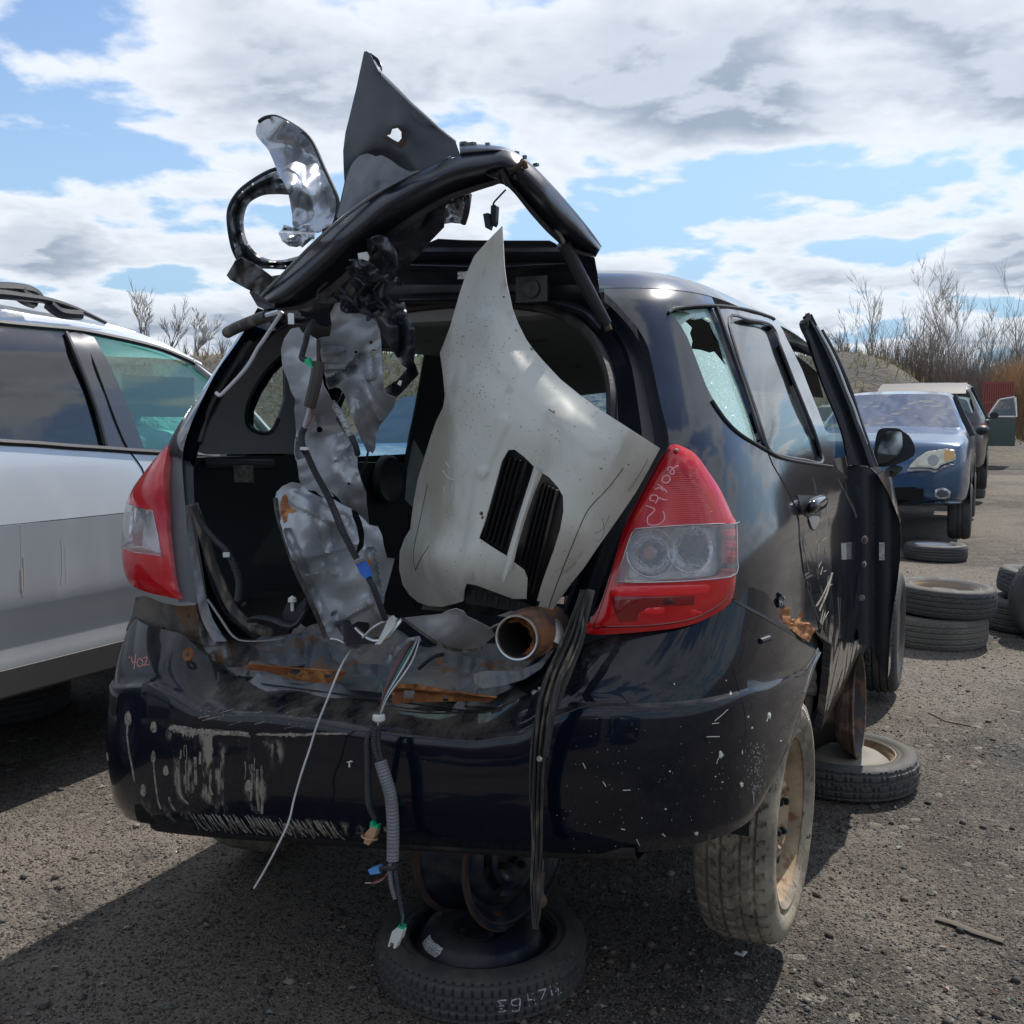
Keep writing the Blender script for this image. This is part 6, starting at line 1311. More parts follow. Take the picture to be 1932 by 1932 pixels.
# cracks, nicks and wiped dust marks on the bonnet
x = MB()
for p in ([(1130, 1110), (1060, 1200), (985, 1280), (950, 1340), (900, 1460), (860, 1560), (815, 1680), (790, 1760)], [(268, 1455), (230, 1515), (208, 1565)], [(820, 862), (800, 850)], [(210, 1568), (200, 1480), (235, 1310), (262, 1180)]): stroke(x, Z3(p), hB, .0011, 4, 0)
for p in ([(1240, 1070), (1200, 1140), (1150, 1215)], [(1035, 1330), (1045, 1380), (1032, 1420), (1010, 1440)], [(1068, 1320), (1040, 1380), (1000, 1400)]): stroke(x, Z3(p), hB, .0005, 4, 0)
for a, b, r in ((725, 582, 6), (822, 862, 5), (500, 1310, 8), (505, 1330, 6), (655, 1390, 5), (1228, 1140, 4), (600, 352, 4)): decal_mesh(x, blob(*Z3([(a, b)])[0], r * .45, r * .45, a, 10, .6), hB, .001, 2)
for k in range(130):
    a, b = rs.gauss(480, 90), rs.gauss(620, 200); stroke(x, Z3([(a, b), (a + 1.5, b + 1.5)]), hB, rs.uniform(.0005, .0012), 1, 0, 4)
x.build('chips_and_cracks', M('chip_dark', (.09, .065, .045), .8), hood, kind='stuff')
x = MB()
for p in ([(330, 1120), (350, 1150), (380, 1160), (390, 1120), (400, 1080)], [(380, 1030), (430, 1060), (440, 1110), (410, 1150)], [(340, 1080), (360, 1110)], [(450, 1010), (480, 1050)], [(335, 1190), (335, 1220)], [(370, 1190), (368, 1222)]): stroke(x, Z3(p), hB, .0048, 5, -.0042, 8)
x.build('wiped_marks', M('wiped_beige', (.52, .52, .475), .45), hood, kind='stuff')

# ================================================================== exhaust pipe end with a rusty flange
ex = empty('exhaust_pipe', W((.42, .06, .84)), -AX, 'cut exhaust pipe end with an orange rusted flange lying on the sill', 'exhaust pipe')
pc = Vector(W(on(*px('Z8', [(988, 158)])[0], 'v', -.03))); ax = (-VW + UW * .05 + Vector((0, 0, .06))).normalized(); MX = axle_m(pc, ax)
x = MB(); x.lathe([(.0425, -.02), (.0425, 0), (.040, .002), (.0385, 0), (.0385, -.16), (0, -.16)], MX, 40); x.lathe([(.0425, -.02), (.049, -.035), (.050, -.07), (.045, -.18)], MX, 40); x.build('pipe_end', M('pipe_mix', (.14, .10, .085), .6, .5, 0, [(14, .45, .6, (.26, .11, .05), .85, None, 7)], [(60, .001, None, 4)]), ex)
x = MB(); x.lathe([(.0380, -.003), (.0380, -.15), (0, -.15)], MX, 40); x.build('pipe_bore', M('black_bore', (.012, .011, .010), .9), ex)  # plain black inner tube in the pipe end
x = MB(); x.lathe([(.0385, 0), (.0395, .0025), (.0425, .003), (.0435, 0)], MX, 40); x.build('bright_lip', chrome_trim, ex)
sheet('rusty_flange', px('Z8', [(945, 90), (985, 60), (1030, 45), (1060, 20), (1075, 22), (1072, 45), (1050, 60), (1065, 110), (1100, 150), (1130, 180), (1155, 200), (1130, 225), (1085, 240), (1060, 245), (1020, 262), (970, 250), (1010, 238), (1045, 205), (1062, 160), (1040, 115), (1000, 88)]), [(965, 1175, -.01), (1010, 1190, .03), (1040, 1220, .03), (990, 1235, .0)], rust, ex, sp=3.5, th=.006, cr=(.012, 22, 161))
ptube('pipe_run', px('Z8', [(1075, 90, .07), (1115, 110, .07), (1140, 140, .07), (1130, 185, .06)]), .028, zinc, ex, n=16)
ptube('bent_tab', px('Z8', [(866, 118, .0), (900, 100, .0), (935, 90, .01)]), .008, zinc, ex, flat=.35)

# ================================================================== hanging rubber strip and wiring
def Z8(p): return px('Z8', p)
ws = empty('hanging_door_seal', W((.50, -.05, .15)), -AX, 'long weathered black rubber seal dangling from the hatch over the bumper', 'rubber seal')
SL = [(1300, -60, .03), (1270, 40, .02), (1240, 140, .0), (1200, 240, -.02), (1160, 330, -.045), (1125, 440, -.06), (1105, 540, -.065), (1090, 680, -.06), (1082, 820, -.055), (1080, 960, -.05), (1082, 1080, -.05), (1080, 1200, -.055), (1075, 1300, -.06), (1075, 1400, -.065), (1075, 1495, -.07)]
L0 = [(x - w_, y) for (x, y, v), w_ in zip(SL, [20, 26, 36, 42, 42, 40, 34, 32, 30, 28, 26, 28, 24, 18, 6])]; R0 = [(x + w_, y) for (x, y, v), w_ in zip(SL, [20, 26, 40, 44, 44, 42, 34, 32, 30, 28, 26, 24, 20, 16, 4])]
strip('rubber_strip', Z8(L0), Z8(R0), [s[2] for s in SL], [s[2] for s in SL], rubber_dusty, ws, nc=16, n=6, th=.004, prof=lambda t, s: -.014 * abs(sin(3 * pi * t + .5 * sin(s * 9))) + .006 * noise.noise(Vector((s * 14, t * 2, 3))))
ptube('torn_seal_tail', Z8([(1330, -60, .05), (1300, 60, .03), (1275, 180, .01), (1230, 300, -.01), (1190, 400, -.02), (1165, 480, -.03)]), .009, rubber, ws, flat=.6)
ptube('torn_seal_tail', Z8([(1205, 300, -.04), (1170, 400, -.06), (1148, 520, -.075), (1120, 700, -.07)]), .006, rubber, ws)
ptube('seal_end', Z8([(1098, 1230, -.06), (1092, 1330, -.065), (1108, 1362, -.07), (1100, 1385, -.07)]), .008, rust_dark, ws)
x = MB(); x.lathe([(.006, 0), (.004, .004), (0, .004)], axle_m(Vector(W(on(*Z8([(1092, 715)])[0], 'v', -.078))), -VW), 10); x.build('seal_clip', zinc, ws)
wh = empty('hanging_wiring_loom', W((.02, -.05, .3)), -AX, 'bundle of torn wires and conduit with coloured plugs hanging over the bumper', 'wiring')
def L8(nm, pts, r, m, **k): return ptube(nm, Z8(pts), r, m, wh, **k)
for i, (dx, c_) in enumerate([(-22, wire_r), (-12, wire_d), (-4, wire_g), (4, wire_w), (12, wire_d), (20, wire_w)]):
    L8('thin_wire', [(525 + dx * .7, 175, .02), (490 + dx, 220 + 8 * i, -.02), (440 + dx * 1.3, 330, -.05), (385 + dx * .5, 430, -.06), (358 + dx * .15, 515, -.055), (350, 560, -.055)], .0016, c_)
L8('thin_wire', [(315, 325, .02), (345, 345, -.01), (372, 390, -.04), (368, 450, -.055), (356, 515, -.055)], .0012, wire_g)
x = MB(); x.lathe([(.009, -.008), (.013, -.004), (.013, .004), (.009, .008)], axle_m(Vector(W(on(*Z8([(355, 525)])[0], 'v', -.06))), (0, 0, 1)), 14); x.build('white_collar', white_pl, wh)
L8('ribbed_conduit', [(338, 575, -.055), (305, 620, -.06), (305, 720, -.058), (306, 850, -.055), (312, 930, -.05), (338, 990, -.05)], .0075, conduit, rib=.0045)
L8('ribbed_conduit', [(340, 570, -.06), (332, 640, -.065), (350, 710, -.065), (375, 740, -.06)], .0065, conduit, rib=.0045)
L8('ribbed_conduit', [(352, 570, -.055), (352, 640, -.06), (362, 700, -.06), (372, 730, -.06)], .0065, conduit, rib=.0045)
L8('wrapped_cable', [(362, 725, -.062), (385, 800, -.062), (408, 880, -.058), (418, 980, -.055), (420, 1080, -.055), (418, 1180, -.06)], .0125, grey_tape, n=14)
x = MB()
tp = cat_rom([W(on(*Z8([(a, b)])[0], 'v', v)) for a, b, v in [(362, 725, -.062), (385, 800, -.062), (408, 880, -.058), (418, 980, -.055), (420, 1080, -.055), (418, 1180, -.06)]], 6)
for i in range(1, len(tp) - 1, 1): x.lathe([(.0128, -.0015), (.0134, 0), (.0128, .0015)], axle_m(tp[i], tp[i + 1] - tp[i]) , 14)
x.build('tape_turns', M('tape_edge', (.13, .13, .145), .6), wh, kind='stuff')
L8('ribbed_conduit', [(410, 1185, -.06), (408, 1260, -.06), (420, 1320, -.06), (430, 1355, -.06)], .006, M('ribbed_conduit_grey', (.15, .15, .155), .6), rib=.0045)
L8('ribbed_conduit', [(428, 1185, -.06), (436, 1260, -.06), (446, 1330, -.06), (462, 1420, -.06)], .0055, conduit, rib=.0045)
L8('thin_wire', [(462, 1415, -.06), (466, 1445, -.06), (460, 1480, -.06)], .002, wire_g); L8('thin_wire', [(458, 1415, -.06), (458, 1450, -.06), (455, 1482, -.06)], .002, wire_d)
L8('black_lead', [(440, 1190, -.06), (430, 1215, -.062), (390, 1215, -.065), (352, 1225, -.065)], .005, trim_black)
L8('thin_wire', [(405, 1210, -.06), (385, 1255, -.06), (345, 1282, -.06), (292, 1284, -.06)], .0013, M('pale_pink_wire', (.42, .3, .3), .5)); L8('thin_wire', [(408, 1215, -.06), (390, 1250, -.062), (345, 1275, -.062), (320, 1285, -.062)], .0013, wire_r)
def plug(nm, pts, v, m, th=.016): return sheet(nm, Z8(pts), [(0, 0, v)], m, wh, sp=4, th=th)
plug('blue_plug', [(304, 1225), (350, 1210), (360, 1240), (315, 1248)], -.07, M('pale_blue_connector', (.10, .30, .62), .4))
plug('tan_plug', [(292, 1055), (318, 1028), (342, 1042), (336, 1070), (308, 1112), (285, 1102)], -.065, tan_pl)
plug('green_plug', [(312, 1030), (316, 1003), (326, 1005), (330, 1022), (350, 1020), (346, 1048), (330, 1055)], -.06, green_pl, .012)
x = MB(); x.lathe([(.016, -.002), (.018, 0), (.016, .002)], axle_m(Vector(W(on(*Z8([(312, 1075)])[0], 'v', -.065))), Vector((.2, .1, 1))), 14); x.build('plug_collar', tan_pl, wh)
plug('white_plug', [(415, 1508), (430, 1495), (464, 1505), (452, 1548), (442, 1558), (430, 1586), (420, 1584), (424, 1562), (408, 1556), (402, 1580), (396, 1574)], -.065, white_pl)
plug('green_plug', [(442, 1480), (468, 1485), (464, 1508), (438, 1502)], -.06, green_pl, .012)
ar = empty('antenna_wire', W((-.1, -.05, .3)), -AX, 'long thin white wire hanging from the sill down past the bumper', 'wire')
ptube('white_wire', px('Y2', [(1645, 455, .03), (1600, 520, -.02), (1560, 600, -.06), (1500, 750, -.07), (1440, 900, -.07), (1400, 1030, -.07), (1350, 1180, -.08), (1310, 1320, -.08), (1275, 1460, -.09), (1200, 1620, -.10), (1130, 1750, -.10), (1078, 1836, -.10)]), .0022, wire_w, ar, n=6, sm=5)
ptube('bare_wire', px('Y2', [(1520, 400, .0), (1560, 405, .0), (1600, 425, .0), (1640, 455, .03)]), .003, steel_rod, ar, n=6)

# ================================================================== front door standing ajar, and its mirror
fd = MB()
def dpt(U, V, z): return W((U, V, z))
hV, hU = 2.92, .82
dl = px('Y6', [(588, 212), (610, 185), (650, 172), (700, 176), (762, 182), (800, 215), (860, 312), (908, 420), (936, 500), (945, 600), (938, 720), (920, 850), (898, 1000), (880, 1150), (872, 1300), (868, 1395), (855, 1400), (830, 1360), (800, 1280), (770, 1214), (700, 1205), (694, 1100), (700, 900), (700, 700), (698, 500), (690, 400), (660, 330), (620, 260)])
VD = 1.92
fdE = sheet('front_door', dl, [(0, 0, VD)], trim_black, car, sp=9, th=.01, fn=lambda x, y: .03 * sstep(1632, 1650, x) - .012 * sstep(1652, 1660, x) + .02 * sstep(1676, 1690, x), label='dark latch edge of the front door standing ajar')
def dproj(x, y): p = on(x, y, 'v', VD); return p
outer = px('Y6', [(800, 215), (860, 312), (908, 420), (936, 500), (945, 600), (938, 720), (920, 850), (898, 1000), (880, 1150), (872, 1300), (868, 1395)])
rows = []
for x_, y_ in outer:
    u, v, z = dproj(x_, y_); r = []
    for t in np.linspace(0, 1, 14):
        bulge = .012 * sin(pi * min(1, t * 1.2)) + .003 * ridge(t * 60, z * 60, 14, 2)
        r.append(dpt(u + (hU - u) * t + bulge, v + (hV - v) * t, z))
    rows.append(r)
MB().grid(rows).build('door_skin', paint, fdE)
inner = px('Y6', [(620, 260), (690, 400), (700, 700), (694, 1100), (700, 1205)]); rows = []
for x_, y_ in inner:
    u, v, z = dproj(x_, y_); rows.append([dpt(u + (hU - .1 - u) * t, v + (hV - v) * t, z) for t in np.linspace(0, 1, 6)])
MB().grid(rows).build('inner_trim', trim_black, fdE)
fr_out = px('Z5', [(1093, 290), (1125, 330), (1160, 390), (1205, 470), (1252, 560), (1300, 670), (1342, 780), (1375, 860), (1402, 932), (1435, 1015), (1470, 1102), (1500, 1190), (1530, 1270)])
fr_in = px('Z5', [(1078, 352), (1082, 400), (1108, 468), (1135, 560), (1182, 705), (1230, 830), (1282, 950), (1318, 1050), (1340, 1140), (1345, 1180), (1350, 1210), (1352, 1235), (1355, 1260)])
strip('window_frame', fr_out, fr_in, [1.93, 1.92], [1.90, 1.90], trim_black, fdE, nc=10, n=4, th=.02, prof=lambda t, s: -.012 * sin(3 * pi * t) * (t < .66))
ptube('frame_silver_trim', px('Z5', [(1150, 372, 1.93), (1205, 470, 1.93), (1252, 560, 1.93), (1300, 670, 1.93), (1342, 780, 1.93), (1375, 860, 1.93), (1402, 932, 1.93), (1440, 1050, 1.93), (1470, 1130, 1.93)]), .012, M('dull_alloy_trim', (.36, .36, .34), .4, .4), fdE, flat=.5)  # silvery alloy trim along the outer frame edge
ptube('window_channel', px('Z5', [(1180, 400, 2.02), (1270, 560, 2.03), (1360, 770, 2.05), (1420, 960, 2.06), (1480, 1130, 2.06), (1530, 1270, 2.06)]), .010, trim_black, fdE)
ptube('torn_seal', px('Z5', [(1093, 290, 1.90), (1100, 320, 1.90), (1085, 340, 1.89), (1090, 365, 1.90), (1078, 380, 1.90)]), .008, rubber, fdE)
for c, s in (((728, 600), .016), ((722, 740), .014), ((718, 935), .012)):
    x = MB(); x.lathe([(s, 0), (s, .006), (s * .7, .010), (s * .5, .006), (0, .006)], axle_m(Vector(W(on(*px('Y6', [c])[0], 'v', VD + .0))), -VW), 14); x.build('latch_bolt', zinc, fdE)
x = MB(); x.add([W(on(*p, 'v', VD - .006)) for p in px('Y6', [(716, 660), (732, 660), (732, 676), (716, 676)])], [(0, 1, 2, 3)]); x.build('latch_plate', zinc, fdE)
x = MB(); x.add([W(on(*p, 'v', VD - .006)) for p in px('Y6', [(719, 432), (740, 432), (746, 470), (744, 552), (724, 556)])], [(0, 1, 2, 3, 4)]); x.build('latch_cover', M('latch_grey', (.035, .04, .05), .5), fdE)
x = MB(); x.add([W(on(*p, 'v', VD + .012)) for p in px('Y6', [(818, 616), (850, 616), (850, 718), (818, 718)])], [(0, 1, 2, 3)]); x.build('data_label', label_w, fdE)
rdB = bvh_of(rdoor)
x = MB(); decal_mesh(x, px('Y6', [(598, 620), (628, 620), (630, 715), (602, 715)]), rdB, .002, 8); x.build('data_label', M('faded_label', (.16, .17, .18), .6), rdoor)
x = MB()
for p in ([(540, 800), (500, 900), (460, 980)], [(548, 795), (515, 900), (470, 1010)], [(380, 560), (385, 640), (410, 780)], [(500, 1000), (480, 1100)], [(455, 560), (462, 700), (470, 800)], [(480, 880), (500, 1010), (478, 1110)], [(590, 940), (592, 1170)], [(520, 400), (525, 520)], [(580, 250), (660, 400), (690, 470)]):
    for k in range(3): stroke(x, [(a + rs.uniform(-3, 3), b + rs.uniform(-3, 3)) for a, b in px('Y6', p)], rdB, .0009, 3, 0, 4)
for k in range(40):
    a, b = rs.uniform(370, 560), rs.uniform(560, 1120); stroke(x, px('Y6', [(a, b), (a + rs.uniform(-25, 25), b + rs.uniform(10, 60))]), rdB, rs.uniform(.0004, .0011), 2, 0, 4)
x.build('scratches', M('pale_scratch', (.22, .20, .17), .8), rdoor, kind='stuff')
# mirror
mc = px('Y4', [(350, 750)])[0]
mh = px('Y4', [(395, 590), (440, 572), (520, 570), (590, 578), (622, 600), (680, 640), (720, 700), (742, 760), (738, 820), (700, 860), (620, 900), (520, 935), (420, 945), (362, 930), (348, 850), (355, 740), (372, 640)])
VM = 2.55
def pillow(name, poly, V, dep_, mat, parent, n=24, back=True, smooth=3):
    P = smooth_poly(poly, smooth); c = np.mean(P, 0); rows = []
    for k in range(8):
        a = k / 7 * pi / 2; s = cos(a); rows.append([W(on(c[0] + (x - c[0]) * (s * .999 + .001), c[1] + (y - c[1]) * (s * .999 + .001), 'v', V + dep_ * sin(a))) for x, y in P])
    return MB().grid(rows, True).build(name, mat, parent)
mir = pillow('side_mirror', mh, VM, .16, trim_black, fdE)
sheet('mirror_back', mh, [(0, 0, VM)], trim_black, mir, sp=8, smooth=3, th=.008)
mg = px('Y4', [(465, 606), (590, 605), (615, 625), (622, 690), (618, 760), (590, 820), (540, 868), (460, 905), (395, 912), (378, 880), (382, 800), (405, 720)])
sheet('mirror_glass', mg, [(mg[0][0], mg[0][1], VM - .012), (mg[5][0], mg[5][1], VM - .020), (mg[9][0], mg[9][1], VM - .012)], g_mirror, mir, sp=10, smooth=3, th=.004)
ptube('mirror_arm', px('Y4', [(560, 960, VM + .02), (470, 1040, VM + .1), (430, 1120, VM + .2)]), .03, trim_black, fdE, flat=.5)

# ================================================================== props under the car
def flat_wheel(name, loc, R, Wd, ri, tmat, rmat, label, cat_='wheel', kind='spare', tilt=(0, 0), group=None, rim=True, n=260, disc=.2):
    e = empty(name, loc, 0, label, cat_, group)
    MX = Matrix.Translation(Vector(loc) + Vector((0, 0, Wd / 2))) @ Matrix.Rotation(tilt[0], 4, 'X') @ Matrix.Rotation(tilt[1], 4, 'Y')
    t = MB(); tyre_mesh(t, MX, R, Wd, ri, kind, n=n); t.build('tyre', tmat, e)
    if rim:
        r = MB(); steel_rim(r, MX, ri + .006, Wd * .42, disc); r.build('rim', rmat, e); d = MB(); disc_holes(d, MX, ri + .006, Wd * .42, disc + .03); d.build('vent_holes', hole_m, e, smooth=False, kind='stuff')
    return e, MX
a_, b_ = gnd(905, 1932), gnd(905, 1700)
sp_loc = (-.075, 2.43, gz(-.07, 2.43) + .0)
spE, spM = flat_wheel('spare_wheel', sp_loc, .258, .115, .182, tyre_m, rim_blue, 'compact spare wheel lying flat in front of the wreck, under the rusty standing rim', kind='spare', disc=.9, n=360)
x = MB()                                             # raised dish of the spare
x.lathe([(.176, .02), (.150, .034), (.143, .052), (.132, .060), (.105, .066), (.085, .064), (.070, .058), (.055, .052), (.03, .05), (.0, .05)], spM, 64); x.build('spare_dish', rim_blue, spE)
spB = bvh_of(*[o for o in spE.children])
x = MB(); decal_mesh(x, Z8([(575, 1535), (590, 1522), (600, 1548), (650, 1585), (635, 1612), (612, 1628), (570, 1598), (553, 1560)]), spB, .001, 4); x.build('tyre_warning_label', label_w, spE)
x = MB()                                             # chalk letters on the tread, written backwards as seen
for p in ([(1140, 1760), (1150, 1800)], [(1170, 1745), (1180, 1800), (1160, 1760), (1192, 1790)], [(1120, 1770), (1085, 1780)], [(1120, 1770), (1100, 1820)], [(1035, 1795), (1045, 1850)], [(1060, 1790), (1075, 1842)], [(1040, 1822), (1066, 1816)], [(1000, 1815), (965, 1825), (968, 1845), (1000, 1842), (1003, 1815), (998, 1870), (965, 1872)], [(940, 1822), (900, 1828), (930, 1848), (895, 1850), (938, 1872), (905, 1875)]):
    stroke(x, Z8(p), spB, .0016, 2, .0003)
x.build('chalk_letters', chalk_white, spE, kind='stuff')
# rim standing on the spare
rmE = empty('standing_steel_rim', (-.09, 2.45, .13), 0, 'dark blue rusty steel rim standing on the compact spare under the bumper', 'wheel rim')
top_z = .095
MX = axle_m(Vector((-.055, 2.50, top_z + .185)), Vector((.75, -.62, .03)))
x = MB(); steel_rim(x, MX, .185, .088, .80, n=64); x.build('rim_barrel', rim_blue, rmE)
x = MB(); x.lathe([(.172, -.080), (.184, -.088), (.192, -.088), (.194, -.080), (.180, -.072)], MX, 64); x.lathe([(.172, .080), (.184, .088), (.192, .088), (.194, .080), (.180, .072)], MX, 64); x.build('rusty_rim_lip', rust_dark, rmE)
x = MB(); disc_holes(x, MX, .185, .088, .80); x.build('vent_holes', hole_m, rmE, smooth=False, kind='stuff')
# rim and spare under the sill on the right
c0 = gnd(1632, 1480); cc = (1.235 - .0, 3.77, 0)
s2, s2M = flat_wheel('spare_wheel', (1.245, 3.765, gz(1.2, 3.7)), .272, .125, .185, tyre_m, rim_rust, 'spare wheel lying flat on the gravel under the sill, beside the muddy rear wheel', kind='spare', disc=.2)
x = MB(); x.lathe([(.172, .015), (.14, .038), (.12, .044), (.08, .044), (.05, .036), (0, .036)], s2M, 48); x.build('spare_dish', M('dusty_dish', (.20, .18, .15), .7, 0, 0, [(6, .45, .6, (.27, .24, .2), .8, None, 5)]), s2)
r2 = empty('standing_steel_rim', (1.2, 3.7, .15), 0, 'brown rusty steel rim standing on the spare wheel beside the sill', 'wheel rim')
MX = axle_m(Vector((1.225, 3.80, .275)), UW + Vector((0, 0, .04)))
x = MB(); steel_rim(x, MX, .188, .085, .30, n=56); x.build('rim_barrel', M('worn_black_rim', (.035, .03, .028), .6, .1, 0, [(9, .5, .62, (.15, .075, .045), .85, None, 7)]), r2)
x = MB(); x.lathe([(.180, .058), (.186, .080), (.196, .088), (.199, .082), (.190, .072)], MX, 56); x.lathe([(.14, .01), (.165, .03), (.178, .06)], MX, 56); x.build('rusty_rim_lip', M('brown_rusty_lip', (.17, .11, .085), .8, 0, 0, [(20, .5, .6, (.30, .22, .17), .9, None, 6)]), r2)
# ================================================================== silver SUV on the left
suv = empty('silver_suv', W((-2.65, .9, 0)), -AX, 'silver SUV with black roof rails and tinted windows, parked left of the wreck', 'SUV')
ST = [(.30, -1.86), (.42, -1.80), (.50, -1.78), (.60, -1.785), (.72, -1.756), (.995, -1.748), (1.20, -1.785), (1.26, -1.80), (1.45, -1.865), (1.62, -1.94), (1.665, -1.975), (1.70, -2.03), (1.73, -2.12)]
def Us(z): return lerp_tab(ST, z)[0]
def suv_pt(x, y):
    u = -1.8
    for _ in range(8): p = on(x, y, 'u', u); u = Us(p[2])
    return (p[1], p[2])
def Y1(p): return px('Y1', p)
def sv_(pts): return [suv_pt(*q) for q in Y1(pts)]
def surf(name, outline, holes, mat, parent, sp=.05, lift=0.0, th=.004, U=Us, fr=W, **k):
    V2, T, bd = tri_patch(outline, holes, sp); P = [fr((U(z) + lift, v, z)) for v, z in V2]; Nn = vnormals(P, T)
    c = Nn.sum(0);
    if c @ np.array([ca, -sa, 0]) < 0: T = [t[::-1] for t in T]; Nn = -Nn; bd = [(b, a) for a, b in bd]
    P, F = thicken(P, T, bd, th, Nn); return obj(name, P, F, mat, parent, **k)
bl0 = sv_([(0, 722), (140, 731), (280, 742), (420, 752), (528, 762), (600, 768), (660, 772)])
zb = bl0[0][1]; zbe = bl0[-1][1]; vbe = bl0[-1][0]
low = sv_([(0, 1757), (120, 1730), (280, 1690), (440, 1648), (560, 1600)]); zl = low[0][1]
arch = lambda cv, r, z0: [(cv + r * cos(a), z0 + r * sin(a)) for a in np.linspace(0, pi, 12)]
SF, SR = 2.45, -.35                                   # front and rear axle
side_out = [(-1.30, zb + .03)] + bl0 + [(vbe + .35, zbe - .02), (2.0, 1.17), (2.6, 1.13), (3.0, 1.02), (3.12, .85), (3.12, .50), (SF + .42, zl)] + [(a, max(b, zl)) for a, b in arch(SF, .40, zl)][1:-1] + [(SF - .42, zl)] + low[::-1] + [(SR + .42, zl)] + [(a, max(b, zl)) for a, b in arch(SR, .40, zl)][1:-1] + [(SR - .42, zl), (-1.2, zl + .08), (-1.35, .8)]
# cladding: silver darkened in its colour, as if the side curved under
cl_l = sv_([(0, 1655), (100, 1640), (250, 1605), (400, 1565), (520, 1530), (560, 1515)]); zcl = sum(p[1] for p in cl_l) / len(cl_l)
i0 = side_out.index((3.0, 1.02)); surf('side_body', [(-1.33, .997)] + side_out[:i0 + 1] + [(3.03, .997)], [], silver_paint, suv, sp=.05)
surf('side_body', [(3.03, .994)] + side_out[i0 + 1:] + [(-1.33, .994)], [], silver_paint, suv, sp=.05)
surf('lower_cladding', [(-1.2, zl + .002), (SR - .42, zl + .002), (SR - .42, zcl), (-1.25, zcl)], [], cladding, suv, lift=.006)
surf('lower_cladding', [(SR + .43, zl - .012), (SF - .43, zl - .012), (SF - .43, zcl), (SR + .43, zcl)], [], cladding, suv, lift=.006)
surf('sill_strip', [(SR + .43, zl - .022), (SF - .43, zl - .022), (SF - .43, zl + .004), (SR + .43, zl + .004)], [], trim_black, suv, lift=.002, th=.03)
gl_top = sv_([(0, 222), (140, 238), (330, 262), (420, 275), (560, 312), (680, 350), (800, 405)])
rf = sv_([(0, 150), (150, 178), (300, 200), (430, 225), (560, 262), (680, 310), (830, 390)])
for nm, pts, mt, lf in (('rear_door_glass', [(-140, 225), (0, 245), (140, 256), (275, 268), (300, 320), (350, 450), (400, 590), (438, 735), (300, 727), (140, 718), (0, 712), (-140, 700)], g_dark, -.012),
                       ('front_door_glass', [(388, 285), (470, 300), (600, 330), (700, 362), (760, 390), (830, 425), (900, 465), (960, 510), (1010, 560), (1060, 640), (1080, 700), (1100, 770), (900, 768), (598, 748), (560, 650), (500, 500), (440, 370)], g_green, -.012),
                       ('black_pillar', [(275, 268), (325, 262), (388, 285), (440, 370), (500, 500), (560, 650), (598, 750), (530, 748), (438, 738), (400, 590), (350, 450), (300, 320)], M('gloss_black_pillar', (.035, .037, .042), .2, 0, 1, [(4, .5, .8, (.08, .082, .09), .35, (1, 1, .6), 5)]), -.002)):
    surf(nm, sv_(pts), [], mt, suv, sp=.06, lift=lf, th=.003)
def suvline(nm, pts, r, mat, lift=.002, flat=1.0):
    return MB().tube(cat_rom([W((Us(z) + lift, v, z)) for v, z in sv_(pts)], 5), r, 6, flat=flat).build(nm, mat, suv)
suvline('window_trim', [(-140, 204), (0, 226), (140, 240), (325, 258), (470, 286), (600, 316), (700, 348), (830, 410), (960, 500)], .012, trim_black)
suvline('belt_trim', [(-140, 700), (0, 716), (140, 724), (280, 735), (438, 745), (530, 752), (610, 757), (700, 762), (900, 775)], .012, trim_black)
suvline('window_trim', [(272, 266), (300, 330), (350, 455), (400, 595), (438, 740)], .009, trim_black)
suvline('door_gap', [(330, 262), (385, 385), (450, 560), (500, 690), (530, 748), (545, 770), (575, 810), (590, 840), (600, 900), (602, 1100), (600, 1400), (590, 1580)], .0035, hole_m, .0)
# roof, bonnet, ends and far side
def UU(z): return Us(z)
rb = MB(); rows = []
vs = [-1.2, -.6, 0] + [p[0] for p in rf]
zr = [rf[0][1] - .05, rf[0][1] - .01, rf[0][1]] + [p[1] for p in rf]
gt = lambda v: float(np.interp(v, [-1.2] + [p[0] for p in gl_top], [gl_top[0][1] - .03] + [p[1] for p in gl_top]))
for v, z in zip(vs, zr):
    z0 = gt(v); r = [W((Us(z0 + (z - z0) * t), v, z0 + (z - z0) * t)) for t in (0, .4, .8, 1)]
    u1 = Us(z); r += [W((u1 + (-3.34 - u1) * t, v, z + .05 * sin(pi * t))) for t in (.03, .08, .2, .5, .8, .95, 1)] + [W((-3.42, v, z - .10))]; rows.append(r)
rb.grid(rows); rb.build('roof', silver_paint, suv)
vw = rf[-1][0]; zw = rf[-1][1]
x = MB(); x.grid([[W((u, v, z)) for u in (-1.93, -2.3, -2.65, -3.0, -3.37)] for v, z in ((vw, zw), ((vw + 2.2) / 2 - .05, (zw + 1.16) / 2 + .04), (2.25, 1.15))]); x.build('windscreen', g_green, suv)
suvA = MB(); suvA.tube([W((Us(zw) - .02, vw - .05, zw)), W((-1.87, (vw + 2.2) / 2 - .03, (zw + 1.16) / 2 + .04)), W((-1.82, 2.25, 1.15))], .035, 8, flat=.6); suvA.build('windscreen_pillar', silver_paint, suv)
x = MB(); x.grid([[W((u, v, z + .03 * sin(pi * (u + 1.78) / -1.72))) for u in np.linspace(-1.78, -3.50, 8)] for v, z in ((2.22, 1.16), (2.7, 1.10), (3.0, 1.0), (3.14, .85), (3.15, .5), (3.0, .38))]); x.build('bonnet', silver_paint, suv)
x = MB(); x.grid([[W((u, v, z)) for u in np.linspace(-1.80, -3.48, 5)] for v, z in ((-1.2, rf[0][1] - .05), (-1.3, 1.3), (-1.4, .9), (-1.36, .5), (-1.2, .4))]); x.build('tailgate', silver_paint, suv)
